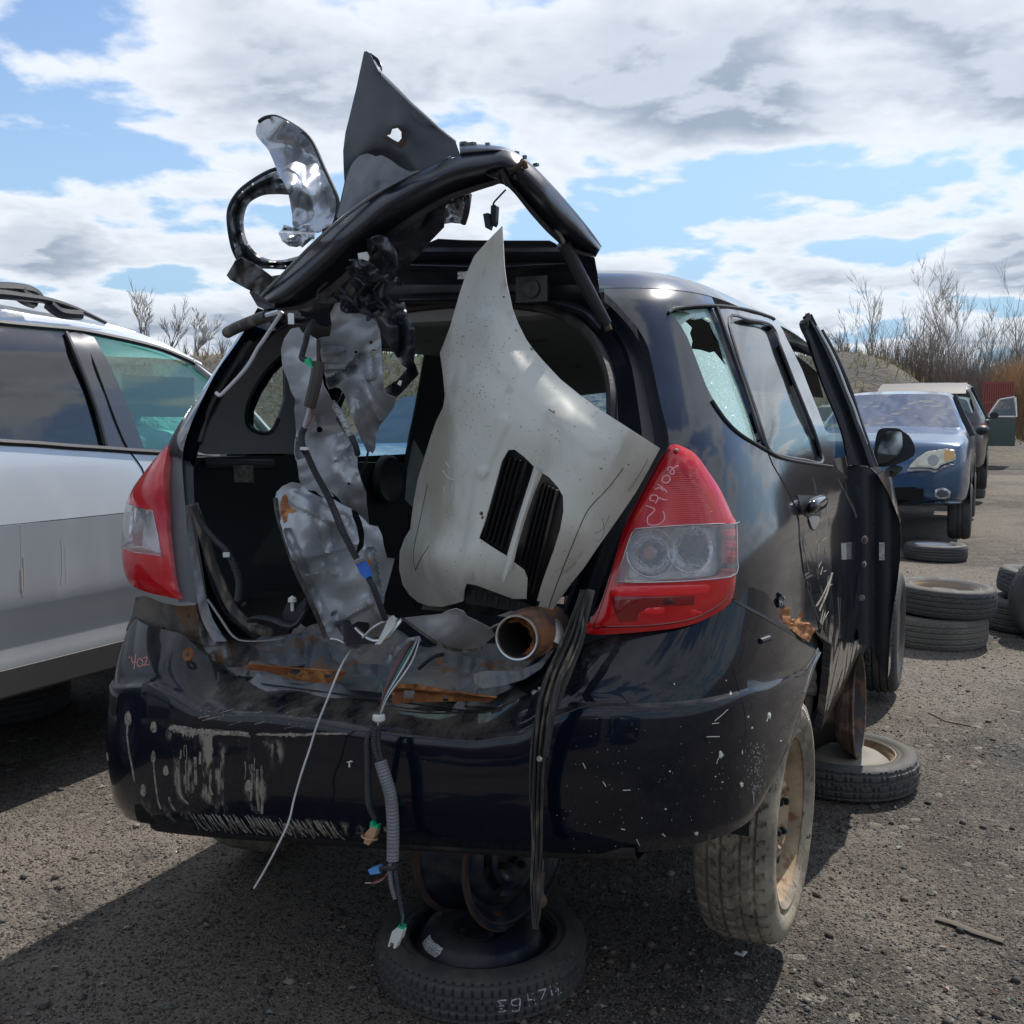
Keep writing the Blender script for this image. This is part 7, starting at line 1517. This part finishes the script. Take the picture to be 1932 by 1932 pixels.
x = MB(); x.grid([[W((u, v, z)) for v in np.linspace(-1.3, 3.1, 4)] for u, z in ((-3.5, 1.24), (-3.54, .95), (-3.5, .42))]); x.build('far_side_body', silver_paint, suv)
x = MB(); x.grid([[W((u, v, .40)) for v in (-1.2, 3.0)] for u in (-1.9, -3.4)]); x.grid([[W((u, v, .62)) for v in (-1.2, 2.2)] for u in (-1.9, -3.4)]); x.build('floor', trim_black, suv)
for v0, v1 in ((.05, .75), (.85, 1.45)):
    x = MB(); x.grid([[W((u, v, z)) for v in (v0 - .4, v1)] for u, z in ((-3.40, 1.56), (-3.50, 1.22))]); x.build('far_window', g_green, suv)
for uu in (-2.25, -3.0):
    for v in (.75, 1.5 - .05):
        x = MB()
        for t in range(1): 
            rows = [[W((uu + hw * cos(a), v - .12 * tt_ + .07 * sin(a), .75 + tt_ * .60)) for a in np.linspace(0, 2 * pi, 13)[:-1]] for tt_, hw in ((0, .2), (.2, .24), (.7, .22), (.95, .16), (1, .1))]
            x.grid(rows, True)
        x.tube([W((uu, v - .14, 1.30)), W((uu, v - .16, 1.52))], .10, 10, flat=.6); x.build('seat', M('beige_grey_seat', (.16, .16, .155), .9) if 'beige_grey_seat' not in MATS else MATS['beige_grey_seat'], suv)
x = MB(); x.box(W((-2.65, 2.0, .95)), (1.5, .35, .35), -AX); x.build('dashboard', trim_black, suv)
# deployed airbags seen through the front glass
def pill(nm, c, r, mat):
    x = MB(); rows = []
    for k in range(9):
        a = -pi / 2 + pi * k / 8; rows.append([W((c[0] + r[0] * cos(a) * cos(b), c[1] + r[1] * cos(a) * sin(b), c[2] + r[2] * sin(a) * (1 + .12 * noise.noise(Vector((b * 1.5, a * 2, 3)))))) for b in np.linspace(0, 2 * pi, 19)[:-1]])
    x.grid(rows, True); x.build(nm, mat, suv)
pill('deployed_airbag', (-2.25, 1.75, 1.30), (.20, .30, .16), airbag); pill('deployed_airbag', (-2.80, 1.95, 1.27), (.28, .24, .16), airbag); pill('deployed_airbag', (-2.02, 1.35, 1.25), (.05, .45, .07), airbag)
x = MB(); x.grid([[W((-1.98 - .03 * sin(v * 14), v, z)) for v in np.linspace(.95, 1.75, 20)] for z in (1.53, 1.42, 1.36 )]); x.build('curtain_airbag', M('pale_green_curtain', (.26, .40, .36), .8), suv)
sdB = bvh_of(*[o for o in suv.children if o.name.startswith('side_body')])
x = MB()
for p, r_ in (([(82, 1060), (86, 1180), (84, 1260)], .0022), ([(95, 1190), (98, 1300), (92, 1352)], .006), ([(88, 1240), (90, 1330)], .007), ([(252, 1115), (256, 1230), (250, 1305)], .003), ([(268, 1150), (270, 1300)], .0018), ([(300, 1320), (350, 1300)], .001)): stroke(x, Y1(p), sdB, r_, 4, -r_ * .75, 8)
x.build('dirt_runs', M('thin_dirt', (.42, .39, .34), .7), suv, kind='stuff')
x = MB(); x.grid([[W((u, 3.155, z)) for u in (-2.0, -2.65, -3.3)] for z in (.45, .62)]); x.build('grille', hole_m, suv)
# roof rail
def rr_(pts, u, r, flat=1): return cat_rom([W(on(a, b, 'u', u)) for a, b in Y1(pts)], 4)
x = MB(); x.tube(rr_([(-160, 100), (0, 108), (100, 120), (200, 135), (300, 165), (370, 195), (435, 226)], -2.05, 0), [.02 - .0005 * i for i in range(25)][:25], 8); 
x.tube(rr_([(200, 150), (235, 178), (270, 188), (330, 192)], -2.05, 0), .022, 8); x.build('roof_rail', trim_black, suv)
x = MB(); x.tube(rr_([(-100, 82), (0, 84), (75, 88), (130, 100), (158, 128)], -2.08, 0), .024, 8); x.tube(rr_([(75, 95), (100, 120), (140, 135)], -2.08, 0), .03, 8); x.build('roof_crossbar', trim_black, suv)
x = MB(); x.grid([[W((u, v, z)) for u in (-2.2, -3.2)] for v, z in ((.0, 1.745), (.08, 1.75))]); x.build('roof_bar', trim_black, suv)
for v in (SF, SR):
    c_w = Vector(W((-1.95, v, .36))); MX = axle_m(c_w, UW); x = MB(); tyre_mesh(x, MX, .34, .21, .20, 'summer', n=90); t = x.build('wheel', tyre_m, suv); x = MB(); steel_rim(x, MX, .205, .085, .2); x.build('rim', rim_silver, t)
    c_w = Vector(W((-3.35, v, .36))); MX = axle_m(c_w, -UW); x = MB(); tyre_mesh(x, MX, .34, .21, .20, 'summer', n=60); t = x.build('wheel', tyre_m, suv)
flat_wheel('spare_wheel', (-2.42, 4.72, gz(-2.4, 4.7)), .325, .17, .20, tyre_m, rim_rust, 'flat lying wheel in the shade under the silver SUV', kind='summer', n=150)

# ================================================================== generic parked cars
def make_car(name, U, V, z0, flip, L_, W_, H_, paintm, label, style='sedan', hatch_open=False, group='cars parked in the row beyond the wreck', glassm=None, dz_wheel=0.0, lights=True, yaw=0.0):
    """local frame: x right, y forward, z up ; flip = facing the lens"""
    hd = -AX + (pi if flip else 0) + yaw; loc = W((U, V, z0)); e = empty(name, loc, hd, label, 'car', group)
    R = Matrix.Translation(loc) @ Matrix.Rotation(hd, 4, 'Z')
    gm = glassm or g_screen
    h = L_ / 2
    if style == 'sedan': top = [(-h, .62, 0), (-h + .06, .92, 0), (-h + .55, 1.02, 0), (-h + .75, 1.04, 0), (-h + 1.25, 1.38, 1), (-.25, 1.45, 1), (.35, 1.40, 1), (1.05, 1.02, 0), (h - .5, .95, 0), (h - .10, .86, 0), (h, .62, 0)]
    else: top = [(-h, .7, 0), (-h + .05, 1.0, 0), (-h + .12, 1.08, 0), (-h + .45, 1.50, 1), (-.4, 1.60, 1), (.45, 1.54, 1), (1.15, 1.08, 0), (h - .45, .98, 0), (h - .1, .80, 0), (h, .55, 0)]
    s = H_ / (1.45 if style == 'sedan' else 1.60)
    ys = sorted(set([round(float(y), 3) for y in np.linspace(-h, h, 30)] + [t[0] for t in top]))
    ty = [t[0] for t in top]; tz = [t[1] * s for t in top]
    belt = .92 * s if style == 'sedan' else 1.0 * s
    rows = []
    for y in ys:
        zt_ = float(np.interp(y, ty, tz)); e_ = min(1, (h - abs(y)) / .5); hw = W_ / 2 * (.80 + .20 * sin(pi / 2 * max(0, e_)) ** .6); zb_ = .20 + .10 * (1 - e_) ** 2
        bz = min(belt - .03 * (y / h), zt_ - .03); k = max(0, (zt_ - bz) / (.5 * s)); hr = hw * (.97 - .26 * min(1, k)); 
        rows.append([(0, y, zb_), (hw * .9, y, zb_), (hw * .985, y, zb_ + .08), (hw, y, (zb_ + bz) * .5), (hw * .985, y, bz * .93), (hw * .96, y, bz), (hr, y, zt_ - .035 - .02 * k), (hr * .93, y, zt_ - .008), (hr * .5, y, zt_ + .008), (0, y, zt_ + .012)])
    nr = len(rows[0])
    full = [[R @ Vector(p) for p in r] + [R @ Vector((-p[0], p[1], p[2])) for p in r[-2:0:-1]] for r in rows]
    body = MB(); C = len(full[0]); body.v = [tuple(p) for r in full for p in r]; gs = {}
    a0, a1 = [t[0] for t in top if t[2]][0], [t[0] for t in top if t[2]][-1]
    prev_t = [t for t in top if t[0] < a0][-1][0]; nxt = [t for t in top if t[0] > a1][0][0]
    for i in range(len(ys) - 1):
        ym = (ys[i] + ys[i + 1]) / 2
        for j in range(C):
            jj = j if j < nr - 1 else C - 1 - j; f = (i * C + j, i * C + (j + 1) % C, (i + 1) * C + (j + 1) % C, (i + 1) * C + j); key = None
            if jj == 5 and prev_t + .25 < ym < nxt - .15: key = 'side_window'
            if jj in (7, 8) and a1 < ym < nxt: key = 'windscreen'
            if jj in (7, 8) and prev_t < ym < a0 and not hatch_open: key = 'rear_window'
            if jj in (7, 8) and prev_t < ym < a0 and hatch_open: key = 'skip'
            if key and key != 'skip':
                gs.setdefault(key, []).append(f)
            elif key is None: body.f.append(f)
    n0 = 0; body.f.append(tuple(range(C))[::-1]); body.f.append(tuple(range(len(full) * C - C, len(full) * C))); body.m = [0] * len(body.f)
    b = body.build('body', paintm, e); b.modifiers.new('sub', 'SUBSURF').render_levels = 1
    for k, fs in gs.items():
        us = sorted({i for f in fs for i in f}); mp = {a: b_ for b_, a in enumerate(us)}; obj(k, [body.v[i] for i in us], [tuple(mp[i] for i in f) for f in fs], gm if k != 'side_window' else g_dark, e).modifiers.new('sub', 'SUBSURF').render_levels = 1
    # black pillars over the side glass
    x = MB()
    for sd_ in (-1, 1):
        for yy in (-.15, -1.05 if style == 'suv' else -.9):
            zt_ = float(np.interp(yy, ty, tz)); x.tube([R @ Vector((sd_ * W_ / 2 * .975, yy + .04, belt)), R @ Vector((sd_ * W_ / 2 * .72, yy - .06, zt_ - .05))], .035, 6)
    x.build('door_pillars', trim_black, e)
    x = MB(); x.grid([[R @ Vector((u, y, .55)) for u in (-.7, .7)] for y in (-h + .4, h - .8)]); x.box(R @ Vector((0, .75, .85)), (W_ * .8, .3, .25), hd); 
    for u in (-.36, .36): x.box(R @ Vector((u, -.1, .85)), (.45, .14, .6), hd); x.box(R @ Vector((u, -.16, 1.22)), (.24, .09, .16), hd)
    x.build('interior', trim_black, e)
    for yy in (-h + .85, h - .88):
        for sd_ in (-1, 1):
            wz = .31 - dz_wheel; cc_ = R @ Vector((sd_ * (W_ / 2 - .10), yy, wz)); ax_ = (R.to_3x3() @ Vector((sd_, 0, 0)))
            MX = axle_m(cc_, ax_); x = MB(); tyre_mesh(x, MX, .315, .24, .20, 'summer', n=72, ns=14); t = x.build('wheel', tyre_m, e); x = MB(); steel_rim(x, MX, .205, .08, .5, n=24)
            for k in range(5):
                a = 2 * pi * k / 5; x.tube([MX @ Vector((.04 * cos(a), .04 * sin(a), .06)), MX @ Vector((.17 * cos(a), .17 * sin(a), .05))], .022, 6, flat=.5)
            x.build('rim', rim_silver, t)
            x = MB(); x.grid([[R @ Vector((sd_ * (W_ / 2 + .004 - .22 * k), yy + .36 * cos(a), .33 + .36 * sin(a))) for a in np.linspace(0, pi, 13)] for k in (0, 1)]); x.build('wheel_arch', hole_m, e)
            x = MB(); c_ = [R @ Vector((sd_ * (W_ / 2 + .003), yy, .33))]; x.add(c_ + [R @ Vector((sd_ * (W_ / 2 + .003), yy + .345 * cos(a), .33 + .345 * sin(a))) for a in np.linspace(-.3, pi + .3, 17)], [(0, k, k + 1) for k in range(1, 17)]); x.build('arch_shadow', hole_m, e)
    for sd_ in (-1, 1):
        x = MB(); rws = []
        for k in range(6):
            a = k / 5 * pi / 2; rws.append([R @ Vector((sd_ * (W_ / 2 + .09 + .075 * cos(t) * (cos(a) * .9 + .1)), .78 + .10 * sin(a), belt + .07 + .06 * sin(t) * (cos(a) * .9 + .1))) for t in np.linspace(0, 2 * pi, 13)[:-1]])
        x.grid(rws, True); x.f.append(tuple(range(12))); x.m.append(0); x.build('door_mirror', trim_black, e)
    if lights:
        for sd_ in (-1, 1):
            for yy, zz_, nm, mt in ((h - .10, .66 * s, 'headlight', haze_lens), (-h + .02, .86 * s, 'tail_lamp', red_lens2)):
                if nm == 'headlight' and flip and name == 'blue_saloon': continue
                x = MB(); x.grid([[R @ Vector((sd_ * (W_ / 2 * f_), yy + (.03 - .16 * g) * (1 if yy > 0 else -1), zz_ + d_)) for f_, g in ((.60, 0), (.75, .25), (.90, .75), (.97, 1.6))] for d_ in (.07, 0, -.06)]); x.build(nm, mt, e)
        x = MB(); x.grid([[R @ Vector((u, h + .012, z)) for u in (-.45, 0, .45)] for z in (.30, .42)]); x.build('grille', hole_m, e)
    return e, b, R
bs, bsb, bsR = make_car('blue_saloon', .14, 9.62 + 2.30, .245, True, 4.6, 1.76, 1.49, blue_paint, 'slate blue saloon facing the camera with a hazy headlight, beyond the open front door', dz_wheel=.17)
bB_ = bvh_of(bsb)
def Y4(p): return px('Y4', p)
def bdec(nm, pts, mat, lift=.012, sm=0, dome=0):
    P = Y4(pts); P = smooth_poly(P, sm) if sm else P; x = MB(); decal_mesh(x, P, bB_, lift, 2.2, dome=dome)
    if x.f: x.build(nm, mat, bs)
bdec('headlight', [(680, 958), (700, 920), (760, 860), (850, 800), (940, 785), (1050, 770), (1120, 782), (1135, 830), (1130, 880), (1040, 910), (990, 930), (960, 962), (930, 965), (880, 950), (780, 950)], haze_lens, .015)
bdec('headlight_amber', [(1020, 775), (1118, 785), (1130, 830), (1128, 872), (1040, 900), (1010, 915)], amber_lens, .018)
bdec('headlight_lamp', [(860, 880), (880, 840), (915, 826), (960, 845), (975, 890), (955, 935), (915, 945), (875, 925)], M('lamp_glass_grey', (.26, .27, .27), .2, .3, .8), .02, 2)
bdec('chrome_moulding', [(650, 990), (680, 960), (780, 958), (880, 962), (930, 975), (965, 972), (1000, 940), (1130, 900), (1110, 930), (1000, 965), (960, 995), (925, 1005), (880, 985), (700, 995)], chrome_trim, .02)
bdec('lower_grille', [(560, 1140), (760, 1138), (735, 1200), (690, 1270), (560, 1300)], hole_m, .006)
bdec('fog_lamp', [(925, 1200), (945, 1158), (1000, 1142), (1060, 1160), (1085, 1200), (1060, 1245), (1000, 1260), (945, 1242)], chrome_trim, .012, 2)
bdec('fog_lamp', [(942, 1200), (958, 1170), (1000, 1156), (1048, 1172), (1068, 1200), (1048, 1232), (1000, 1244), (958, 1230)], M('fog_glass', (.10, .11, .12), .15, .2, .9), .018, 2)
bdec('bumper_crease', [(750, 1300), (1000, 1278), (1190, 1280), (1190, 1292), (1000, 1300), (800, 1312)], M('pale_edge_blue', (.16, .22, .32), .3, .2, .8), .01)
x = MB(); x.tube([bsR @ Vector((-.6, 1.02, 1.05)), bsR @ Vector((0, .98, 1.08)), bsR @ Vector((.5, 1.0, 1.07))], .014, 6); x.build('wiper', trim_black, bs)
flat_wheel('spare_wheel', (4.22, 10.15, gz(4.2, 10.1)), .30, .16, .20, tyre_m, rim_silver, 'alloy wheel lying flat on the gravel below the blue saloon bumper', kind='summer', n=120)
flat_wheel('spare_wheel', (7.55, 17.1, gz(7.5, 17.1)), .33, .18, .21, tyre_m, rim_silver, 'distant tyre lying flat beside the dark hatch-up SUV', kind='summer', n=60)
ds, dsb, dsR = make_car('dark_suv', .22, 15.3 + 2.2, .40, False, 4.4, 1.85, 1.62, dark_paint, 'dark grey SUV with raised tailgate and red tail lamp behind the blue saloon', style='suv', hatch_open=True, dz_wheel=.1)
x = MB(); x.grid([[dsR @ Vector((u, y, z)) for u in (-.62, 0, .62)] for y, z in ((-1.75, 1.57), (-2.1, 1.53), (-2.5, 1.46), (-2.66, 1.38))]); lid = x.build('open_tailgate', M('faded_lid', (.05, .042, .042), .55), ds)
x = MB(); x.grid([[dsR @ Vector((u, y, z - .03)) for u in (-.5, .5)] for y, z in ((-1.9, 1.56), (-2.4, 1.50))]); x.build('tailgate_glass', g_dark, ds)
ws2, _, wsR = make_car('white_car', .05, 21.6 + 2.4, .22, True, 4.8, 1.9, 1.75, white_paint, 'white vehicle with a white door mirror, third in the row', style='suv')
make_car('silver_hatchback', -2.8, 28 + 2.1, .35, False, 4.2, 1.8, 1.55, silver_paint, 'silver grey car far down the next row to the left', style='suv')
gc, _, gcR = make_car('green_car', .22, 26.6, .55, True, 4.4, 1.75, 1.45, green_paint, 'dark green car with its front door swung open in front of the red barrier')
x = MB(); hx, hy = -.88, .95
x.grid([[gcR @ Vector((hx - d_, hy - .1 * d_, z)) for d_ in (0, .3, .62)] for z in (.25, .6, .95)]); x.build('open_door', green_paint, gc)
x = MB()
for a, b in (((0, .95), (.25, 1.36)), ((.25, 1.36), (.58, 1.42)), ((.58, 1.42), (.62, .95)), ((0, .95), (.62, .95))): x.tube([gcR @ Vector((hx - a[0], hy, a[1])), gcR @ Vector((hx - b[0], hy, b[1]))], .03, 5)
x.build('door_window_frame', chrome_trim, gc)
x = MB(); x.add([gcR @ Vector((hx - a, hy, z)) for a, z in ((0, .97), (.25, 1.34), (.57, 1.4), (.6, .97))], [(0, 1, 2, 3)]); x.build('door_window', g_dark, gc)
make_car('bright_blue_hatchback', -2.72, 4.0 + 2.1, .12, True, 4.2, 1.75, 1.50, lblue_paint, 'bright blue car seen through the wreck, behind the torn hanging sheets', group='cars glimpsed through the wreck', style='sedan')
make_car('dark_hatchback', -3.9, 10.6, .15, False, 4.0, 1.72, 1.48, dark_paint, 'dark hatchback with red lamps glimpsed through the left quarter window', style='suv', group='cars glimpsed through the wreck')
make_car('maroon_saloon', -2.95, 10.6, .30, True, 4.4, 1.75, 1.50, maroon_paint, 'maroon and silver saloon glimpsed through the far front window of the wreck', group='cars glimpsed through the wreck')

for U_, nm, pm, lb in ((.1, 'charcoal_car', dark_paint, 'charcoal car added out of view behind the camera as a dark reflection in the bumper'), (2.7, 'navy_car', blue_paint, 'navy car added out of view behind the camera for the bumper to reflect, right of the charcoal one'), (-2.6, 'maroon_car', maroon_paint, 'maroon car added out of view behind the camera for the bumper to reflect, left of the charcoal one')):
    make_car(nm, U_, -7.6, .1, False, 4.4, 1.8, 1.6, pm, lb, style='suv', group='unseen cars added behind the camera for the bumper to reflect')  # unseen cars added so the bumper has something dark to reflect
# ================================================================== stacked tyres on the right
def stack_tyre(x, y, z, R, Wd, ri, label, rim=None, tilt=(0, 0), kind='summer', mat=tyre_m):
    loc = (x, y, z)
    if not rim:
        m = MB(); tyre_mesh(m, Matrix.Translation(Vector(loc) + Vector((0, 0, Wd / 2))) @ Matrix.Rotation(tilt[0], 4, 'X') @ Matrix.Rotation(tilt[1], 4, 'Y'), R, Wd, ri, kind, n=200, gd=.007); m.build('loose_tyre', mat, None, label=label, cat='tyre', group='loose tyres piled on the gravel'); return
    e = empty('loose_tyre', loc, 0, label, 'tyre', 'loose tyres piled on the gravel')
    MX = Matrix.Translation(Vector(loc) + Vector((0, 0, Wd / 2))) @ Matrix.Rotation(tilt[0], 4, 'X') @ Matrix.Rotation(tilt[1], 4, 'Y')
    m = MB(); tyre_mesh(m, MX, R, Wd, ri, kind, n=200, gd=.007); m.build('tyre', mat, e)
    if rim:
        m = MB(); steel_rim(m, MX, ri + .006, Wd * .42, .45); m.build('rim', rim, e)
dusty_tyre = M('dusty_tyre', (.11, .107, .098), .85, 0, 0, [(6, .42, .68, (.145, .135, .115), .95, None, 6)], [(80, .0008, None, 4)])
g0_ = gz(2.62, 6.2)
stack_tyre(2.60, 6.20, g0_, .292, .195, .19, 'worn dusty tyre at the bottom of the two tyre stack', mat=dusty_tyre, tilt=(.02, -.02))
stack_tyre(2.64, 6.20, g0_ + .192, .296, .175, .20, 'tyre with rusty steel rim on top of the two tyre stack', rim=M('dusty_rust_rim', (.22, .19, .16), .8, 0, 0, [(9, .5, .65, (.28, .2, .13), .85, None, 6)]), mat=tyre_m, tilt=(.02, .03))
stack_tyre(3.42, 6.62, gz(3.4, 6.6), .33, .21, .20, 'tyre lying flat at the right edge behind the two tyre stack', tilt=(0, .02))
stack_tyre(3.50, 6.62, gz(3.4, 6.6) + .205, .31, .17, .20, 'tyre resting on another one at the far right edge', tilt=(.05, .12))
def up_tyre():
    loc = (3.27, 5.95, gz(3.2, 5.9) - .06)
    m = MB(); tyre_mesh(m, axle_m(Vector(loc) + Vector((.12, .3, .30)), (.3, 1, .1)), .30, .19, .19, 'summer', n=160); m.build('loose_tyre', tyre_m, None, label='tyre standing upright, cut by the right edge of the picture', cat='tyre', group='loose tyres piled on the gravel')
up_tyre()
# debris
def debris(nm, pts, r, mat, label, cat_, flat=.3):
    P = [Vector(gnd(a, b)) for a, b in pts]
    for p in P: p.z = gz(p.x, p.y) + r * .6
    MB().tube(P, r, 6, flat=flat).build(nm, mat, None, label=label, cat=cat_)
debris('wood_splinter', [(1765, 1728), (1800, 1738), (1840, 1755), (1895, 1772)], .012, M('old_wood', (.11, .095, .075), .9), 'flat weathered splinter of wood lying on the gravel at the right', 'stick')
debris('thin_twig', [(1752, 1344), (1785, 1360), (1832, 1369)], .004, twig_m, 'thin curved twig lying on the gravel beyond the rear wheel', 'twig', 1.0)
debris('plastic_shard', [(1388, 1795), (1400, 1800), (1405, 1793)], .008, white_pl, 'small pale plastic scrap on the gravel by the rear wheel', 'scrap')

# ================================================================== mound, scrub and trees
def at_px(p, dist): return (p - 966) / FPX * dist
dirt_m = M('mound_soil', (.075, .066, .057), .95, 0, 0, [(.5, .45, .62, (.12, .10, .072), .95, None, 6), (3, .5, .7, (.055, .05, .044), .95, None, 8), (14, .55, .7, (.14, .125, .105), .95, None, 6)], [(5, .12, None, 6)])
def mound_h(x, y):
    c = 2.9 + .6 * noise.noise(Vector((x * .09, 1, 1))) + .35 * sstep(-30, -8, x)
    yc = 36 + .05 * x; d = (y - yc) / 7.5; k = math.exp(-d * d * 1.1)
    return -.12 * (1 - k) + c * k * sstep(16.3, 12.0, x) + (1.3 * sstep(9, 20, x)) * k * .5 + .25 * noise.noise(Vector((x * .5, y * .5, 5))) * k
xs = np.arange(-60, 40, .9); ys = np.arange(24, 52, .8)
MB().grid([[(x, y, gz(x, y) + mound_h(x, y) - .03) for x in xs] for y in ys]).build('mound', dirt_m, None, kind='structure')
def mz(x, y): return gz(x, y) + mound_h(x, y) - .03
def twigs(name, n, region, hh, mat, label, seed, lean=.35, r=.012, fan=3):
    R_ = random.Random(seed); v = []; f = []
    for i in range(n):
        x, y = region(R_); z = mz(x, y) - .05; L_ = hh * R_.uniform(.45, 1.15); 
        for j in range(fan):
            a = R_.uniform(0, 2 * pi); ln = R_.uniform(.05, lean); dx, dy = cos(a) * ln, sin(a) * ln; l2 = L_ * R_.uniform(.5, 1); rr = r * R_.uniform(.6, 1.3)
            k = len(v); mx_, my_ = dx * .35, dy * .35
            for t, w_ in ((0, 1), (.5, .7), (1, .15)):
                bx = x + (dx * t * t + mx_ * t * .5) * l2; by = y + (dy * t * t + my_ * t * .5) * l2; bz = z + l2 * t
                v += [(bx - rr * w_, by, bz), (bx + rr * w_, by + rr * w_ * .6, bz), (bx, by - rr * w_, bz)]
            for s in (0, 3):
                for q in range(3): f.append((k + s + q, k + s + (q + 1) % 3, k + s + 3 + (q + 1) % 3, k + s + 3 + q))
            # side shoots
            for s in range(2):
                t = R_.uniform(.35, .9); bx = x + (dx * t * t + mx_ * t * .5) * l2; by = y + (dy * t * t + my_ * t * .5) * l2; bz = z + l2 * t; b2 = R_.uniform(0, 2 * pi); q = l2 * R_.uniform(.15, .4); k = len(v)
                v += [(bx - rr * .4, by, bz), (bx + rr * .4, by, bz), (bx + cos(b2) * q * .6, by + sin(b2) * q * .6, bz + q)]; f.append((k, k + 1, k + 2))
    obj(name, v, f, mat, None, smooth=False, label=label, cat='brush', kind='stuff')
twigs('scrub', 7500, lambda R_: (R_.uniform(13.6, 36), R_.uniform(33, 46)), 2.5, twig_m, 'dense brown leafless scrub right of the mound', 1, fan=3, r=.016)
twigs('scrub', 4200, lambda R_: (R_.uniform(17.5, 42), R_.uniform(40, 50)), 4.2, twig_g, 'tall grey leafless thicket under the trees', 2, fan=3, r=.018)
twigs('scrub', 1300, lambda R_: (R_.uniform(-40, 15), R_.uniform(35, 42)), 1.1, twig_g, 'thin grey bushes along the crest of the mound', 3, fan=3, r=.014)
twigs('dry_grass', 4200, lambda R_: (R_.uniform(-40, 17), R_.uniform(28, 39)), .35, grass_d, 'dry yellow grass on the mound', 4, lean=.7, fan=2, r=.02)
twigs('reeds', 1500, lambda R_: (at_px(1893, 34) + abs(R_.gauss(0, 1.3)), R_.uniform(33.2, 35)), 2.6, twig_t, 'tan reeds at the right edge in front of the scrub', 5, lean=.25, fan=4, r=.016)
def tree(x, y, H_, label, seed, spread=.5, mat=bark, r0=.10, lean=(0, 0), depth=5, twist=.25, group='bare trees above the scrub'):
    R_ = random.Random(seed); z = mz(x, y) - .2; tr = MB(); cr = MB()
    e = empty('bare_tree', (x, y, z), 0, label, 'tree', group)
    def grow(p, d, L_, r, lev):
        n = 4; pts = [p]; q = p.copy(); dd = d.copy()
        for i in range(n):
            dd = (dd + Vector((R_.uniform(-1, 1), R_.uniform(-1, 1), R_.uniform(-.3, .6))) * twist * .6).normalized(); q = q + dd * L_ / n; pts.append(q.copy())
        rad = [r * (1 - .55 * i / n) for i in range(n + 1)]
        (tr if lev < 1 else cr).tube(pts, rad, 5 if lev < 1 else 3, caps=False)
        if lev >= depth: return
        kids = R_.choice((3, 4, 4, 5)) if lev < depth - 1 else 4
        for k in range(kids):
            t = R_.uniform(.35, 1) if k else 1; i = min(n, int(t * n)); a = R_.uniform(0, 2 * pi); s = spread * R_.uniform(.5, 1.25) * (.45 if k == 0 else 1)
            nd_ = (dd + Vector((cos(a) * s, sin(a) * s, .05))).normalized(); grow(pts[i].copy(), nd_, L_ * R_.uniform(.50, .75), max(rad[i] * .55, .0065), lev + 1)
    grow(Vector((x, y, z)), Vector((lean[0], lean[1], 1)).normalized(), H_ * .42, r0, 0)
    tr.build('trunk', mat, e); cr.build('crown', mat, e, smooth=False)
for p, dist, H_, lab, sd_, spr_, r0, mt, dp in ((1747, 40, 7.0, 'tallest bare tree standing over the blue saloon, round open crown', 11, .62, .11, bark_l, 5),
        (1797, 44, 7.0, 'slim bare tree just right of the tallest one', 12, .40, .09, bark_l, 5), (1640, 39, 4.6, 'small upright bare sapling on the mound crest behind the open door', 13, .42, .055, bark_l, 4),
        (1855, 46, 7.0, 'dark forked bare tree with crooked branches', 14, .62, .13, bark, 4), (1893, 47, 7.0, 'dark bare tree leaning right, second from the right edge', 15, .55, .11, bark, 4), (1925, 45, 7.6, 'bare tree at the right edge of the picture', 16, .5, .11, bark, 4),
        (1600, 40, 2.9, 'low bare shrub tree at the left end of the mound crest', 17, .5, .04, bark, 4), (1683, 41, 3.6, 'low bare tree between the sapling and the tallest tree', 18, .5, .05, bark, 4),
        (278, 34, 2.9, 'bare tree above the silver SUV roof, left one', 21, .5, .06, bark, 4), (322, 37, 2.4, 'bare tree above the silver SUV roof, right one', 22, .5, .08, bark, 4), (372, 36, 2.2, 'pale small bare tree beside the wreck pillar', 23, .55, .06, bark_l, 5),
        (640, 37, 2.2, 'bare tree glimpsed through the torn panels', 24, .5, .07, bark_l, 4), (760, 38, 1.8, 'pale bare tree glimpsed through the far side window', 25, .5, .07, bark_l, 4), (515, 38, 2.0, 'bare tree glimpsed through the small quarter window', 26, .5, .07, bark, 4), (1100, 40, 1.6, 'bare tree behind the far front window of the wreck', 27, .5, .05, bark, 4)):
    tree(at_px(p, dist), dist, H_, lab, sd_, spr_, mt, r0, depth=dp)
# red barrier behind the green car
fx0, fx1, fy = at_px(1850, 32.4), at_px(1906, 32.4), 32.4; fz = gz(16, 32.4)
fe = empty('red_barrier', ((fx0 + fx1) / 2, fy, fz), 0, 'red mesh barrier with a solid red foot behind the green car', 'fence')
for zt_ in (2.15, 1.55, .35): x = MB(); x.box(((fx0 + fx1) / 2, fy, fz + zt_), (fx1 - fx0, .05, .07)); x.build('rail', red_paint, fe)
for k in range(14): x = MB(); x.box((fx0 + (fx1 - fx0) * k / 13, fy, fz + 1.1), (.045, .04, 2.2)); x.build('bar', red_paint, fe)
x = MB(); x.box(((fx0 + fx1) / 2 + .3, fy - .1, fz + .1), (fx1 - fx0, .4, .35)); x.build('solid_foot', red_paint, fe)
# haze: none needed at this range
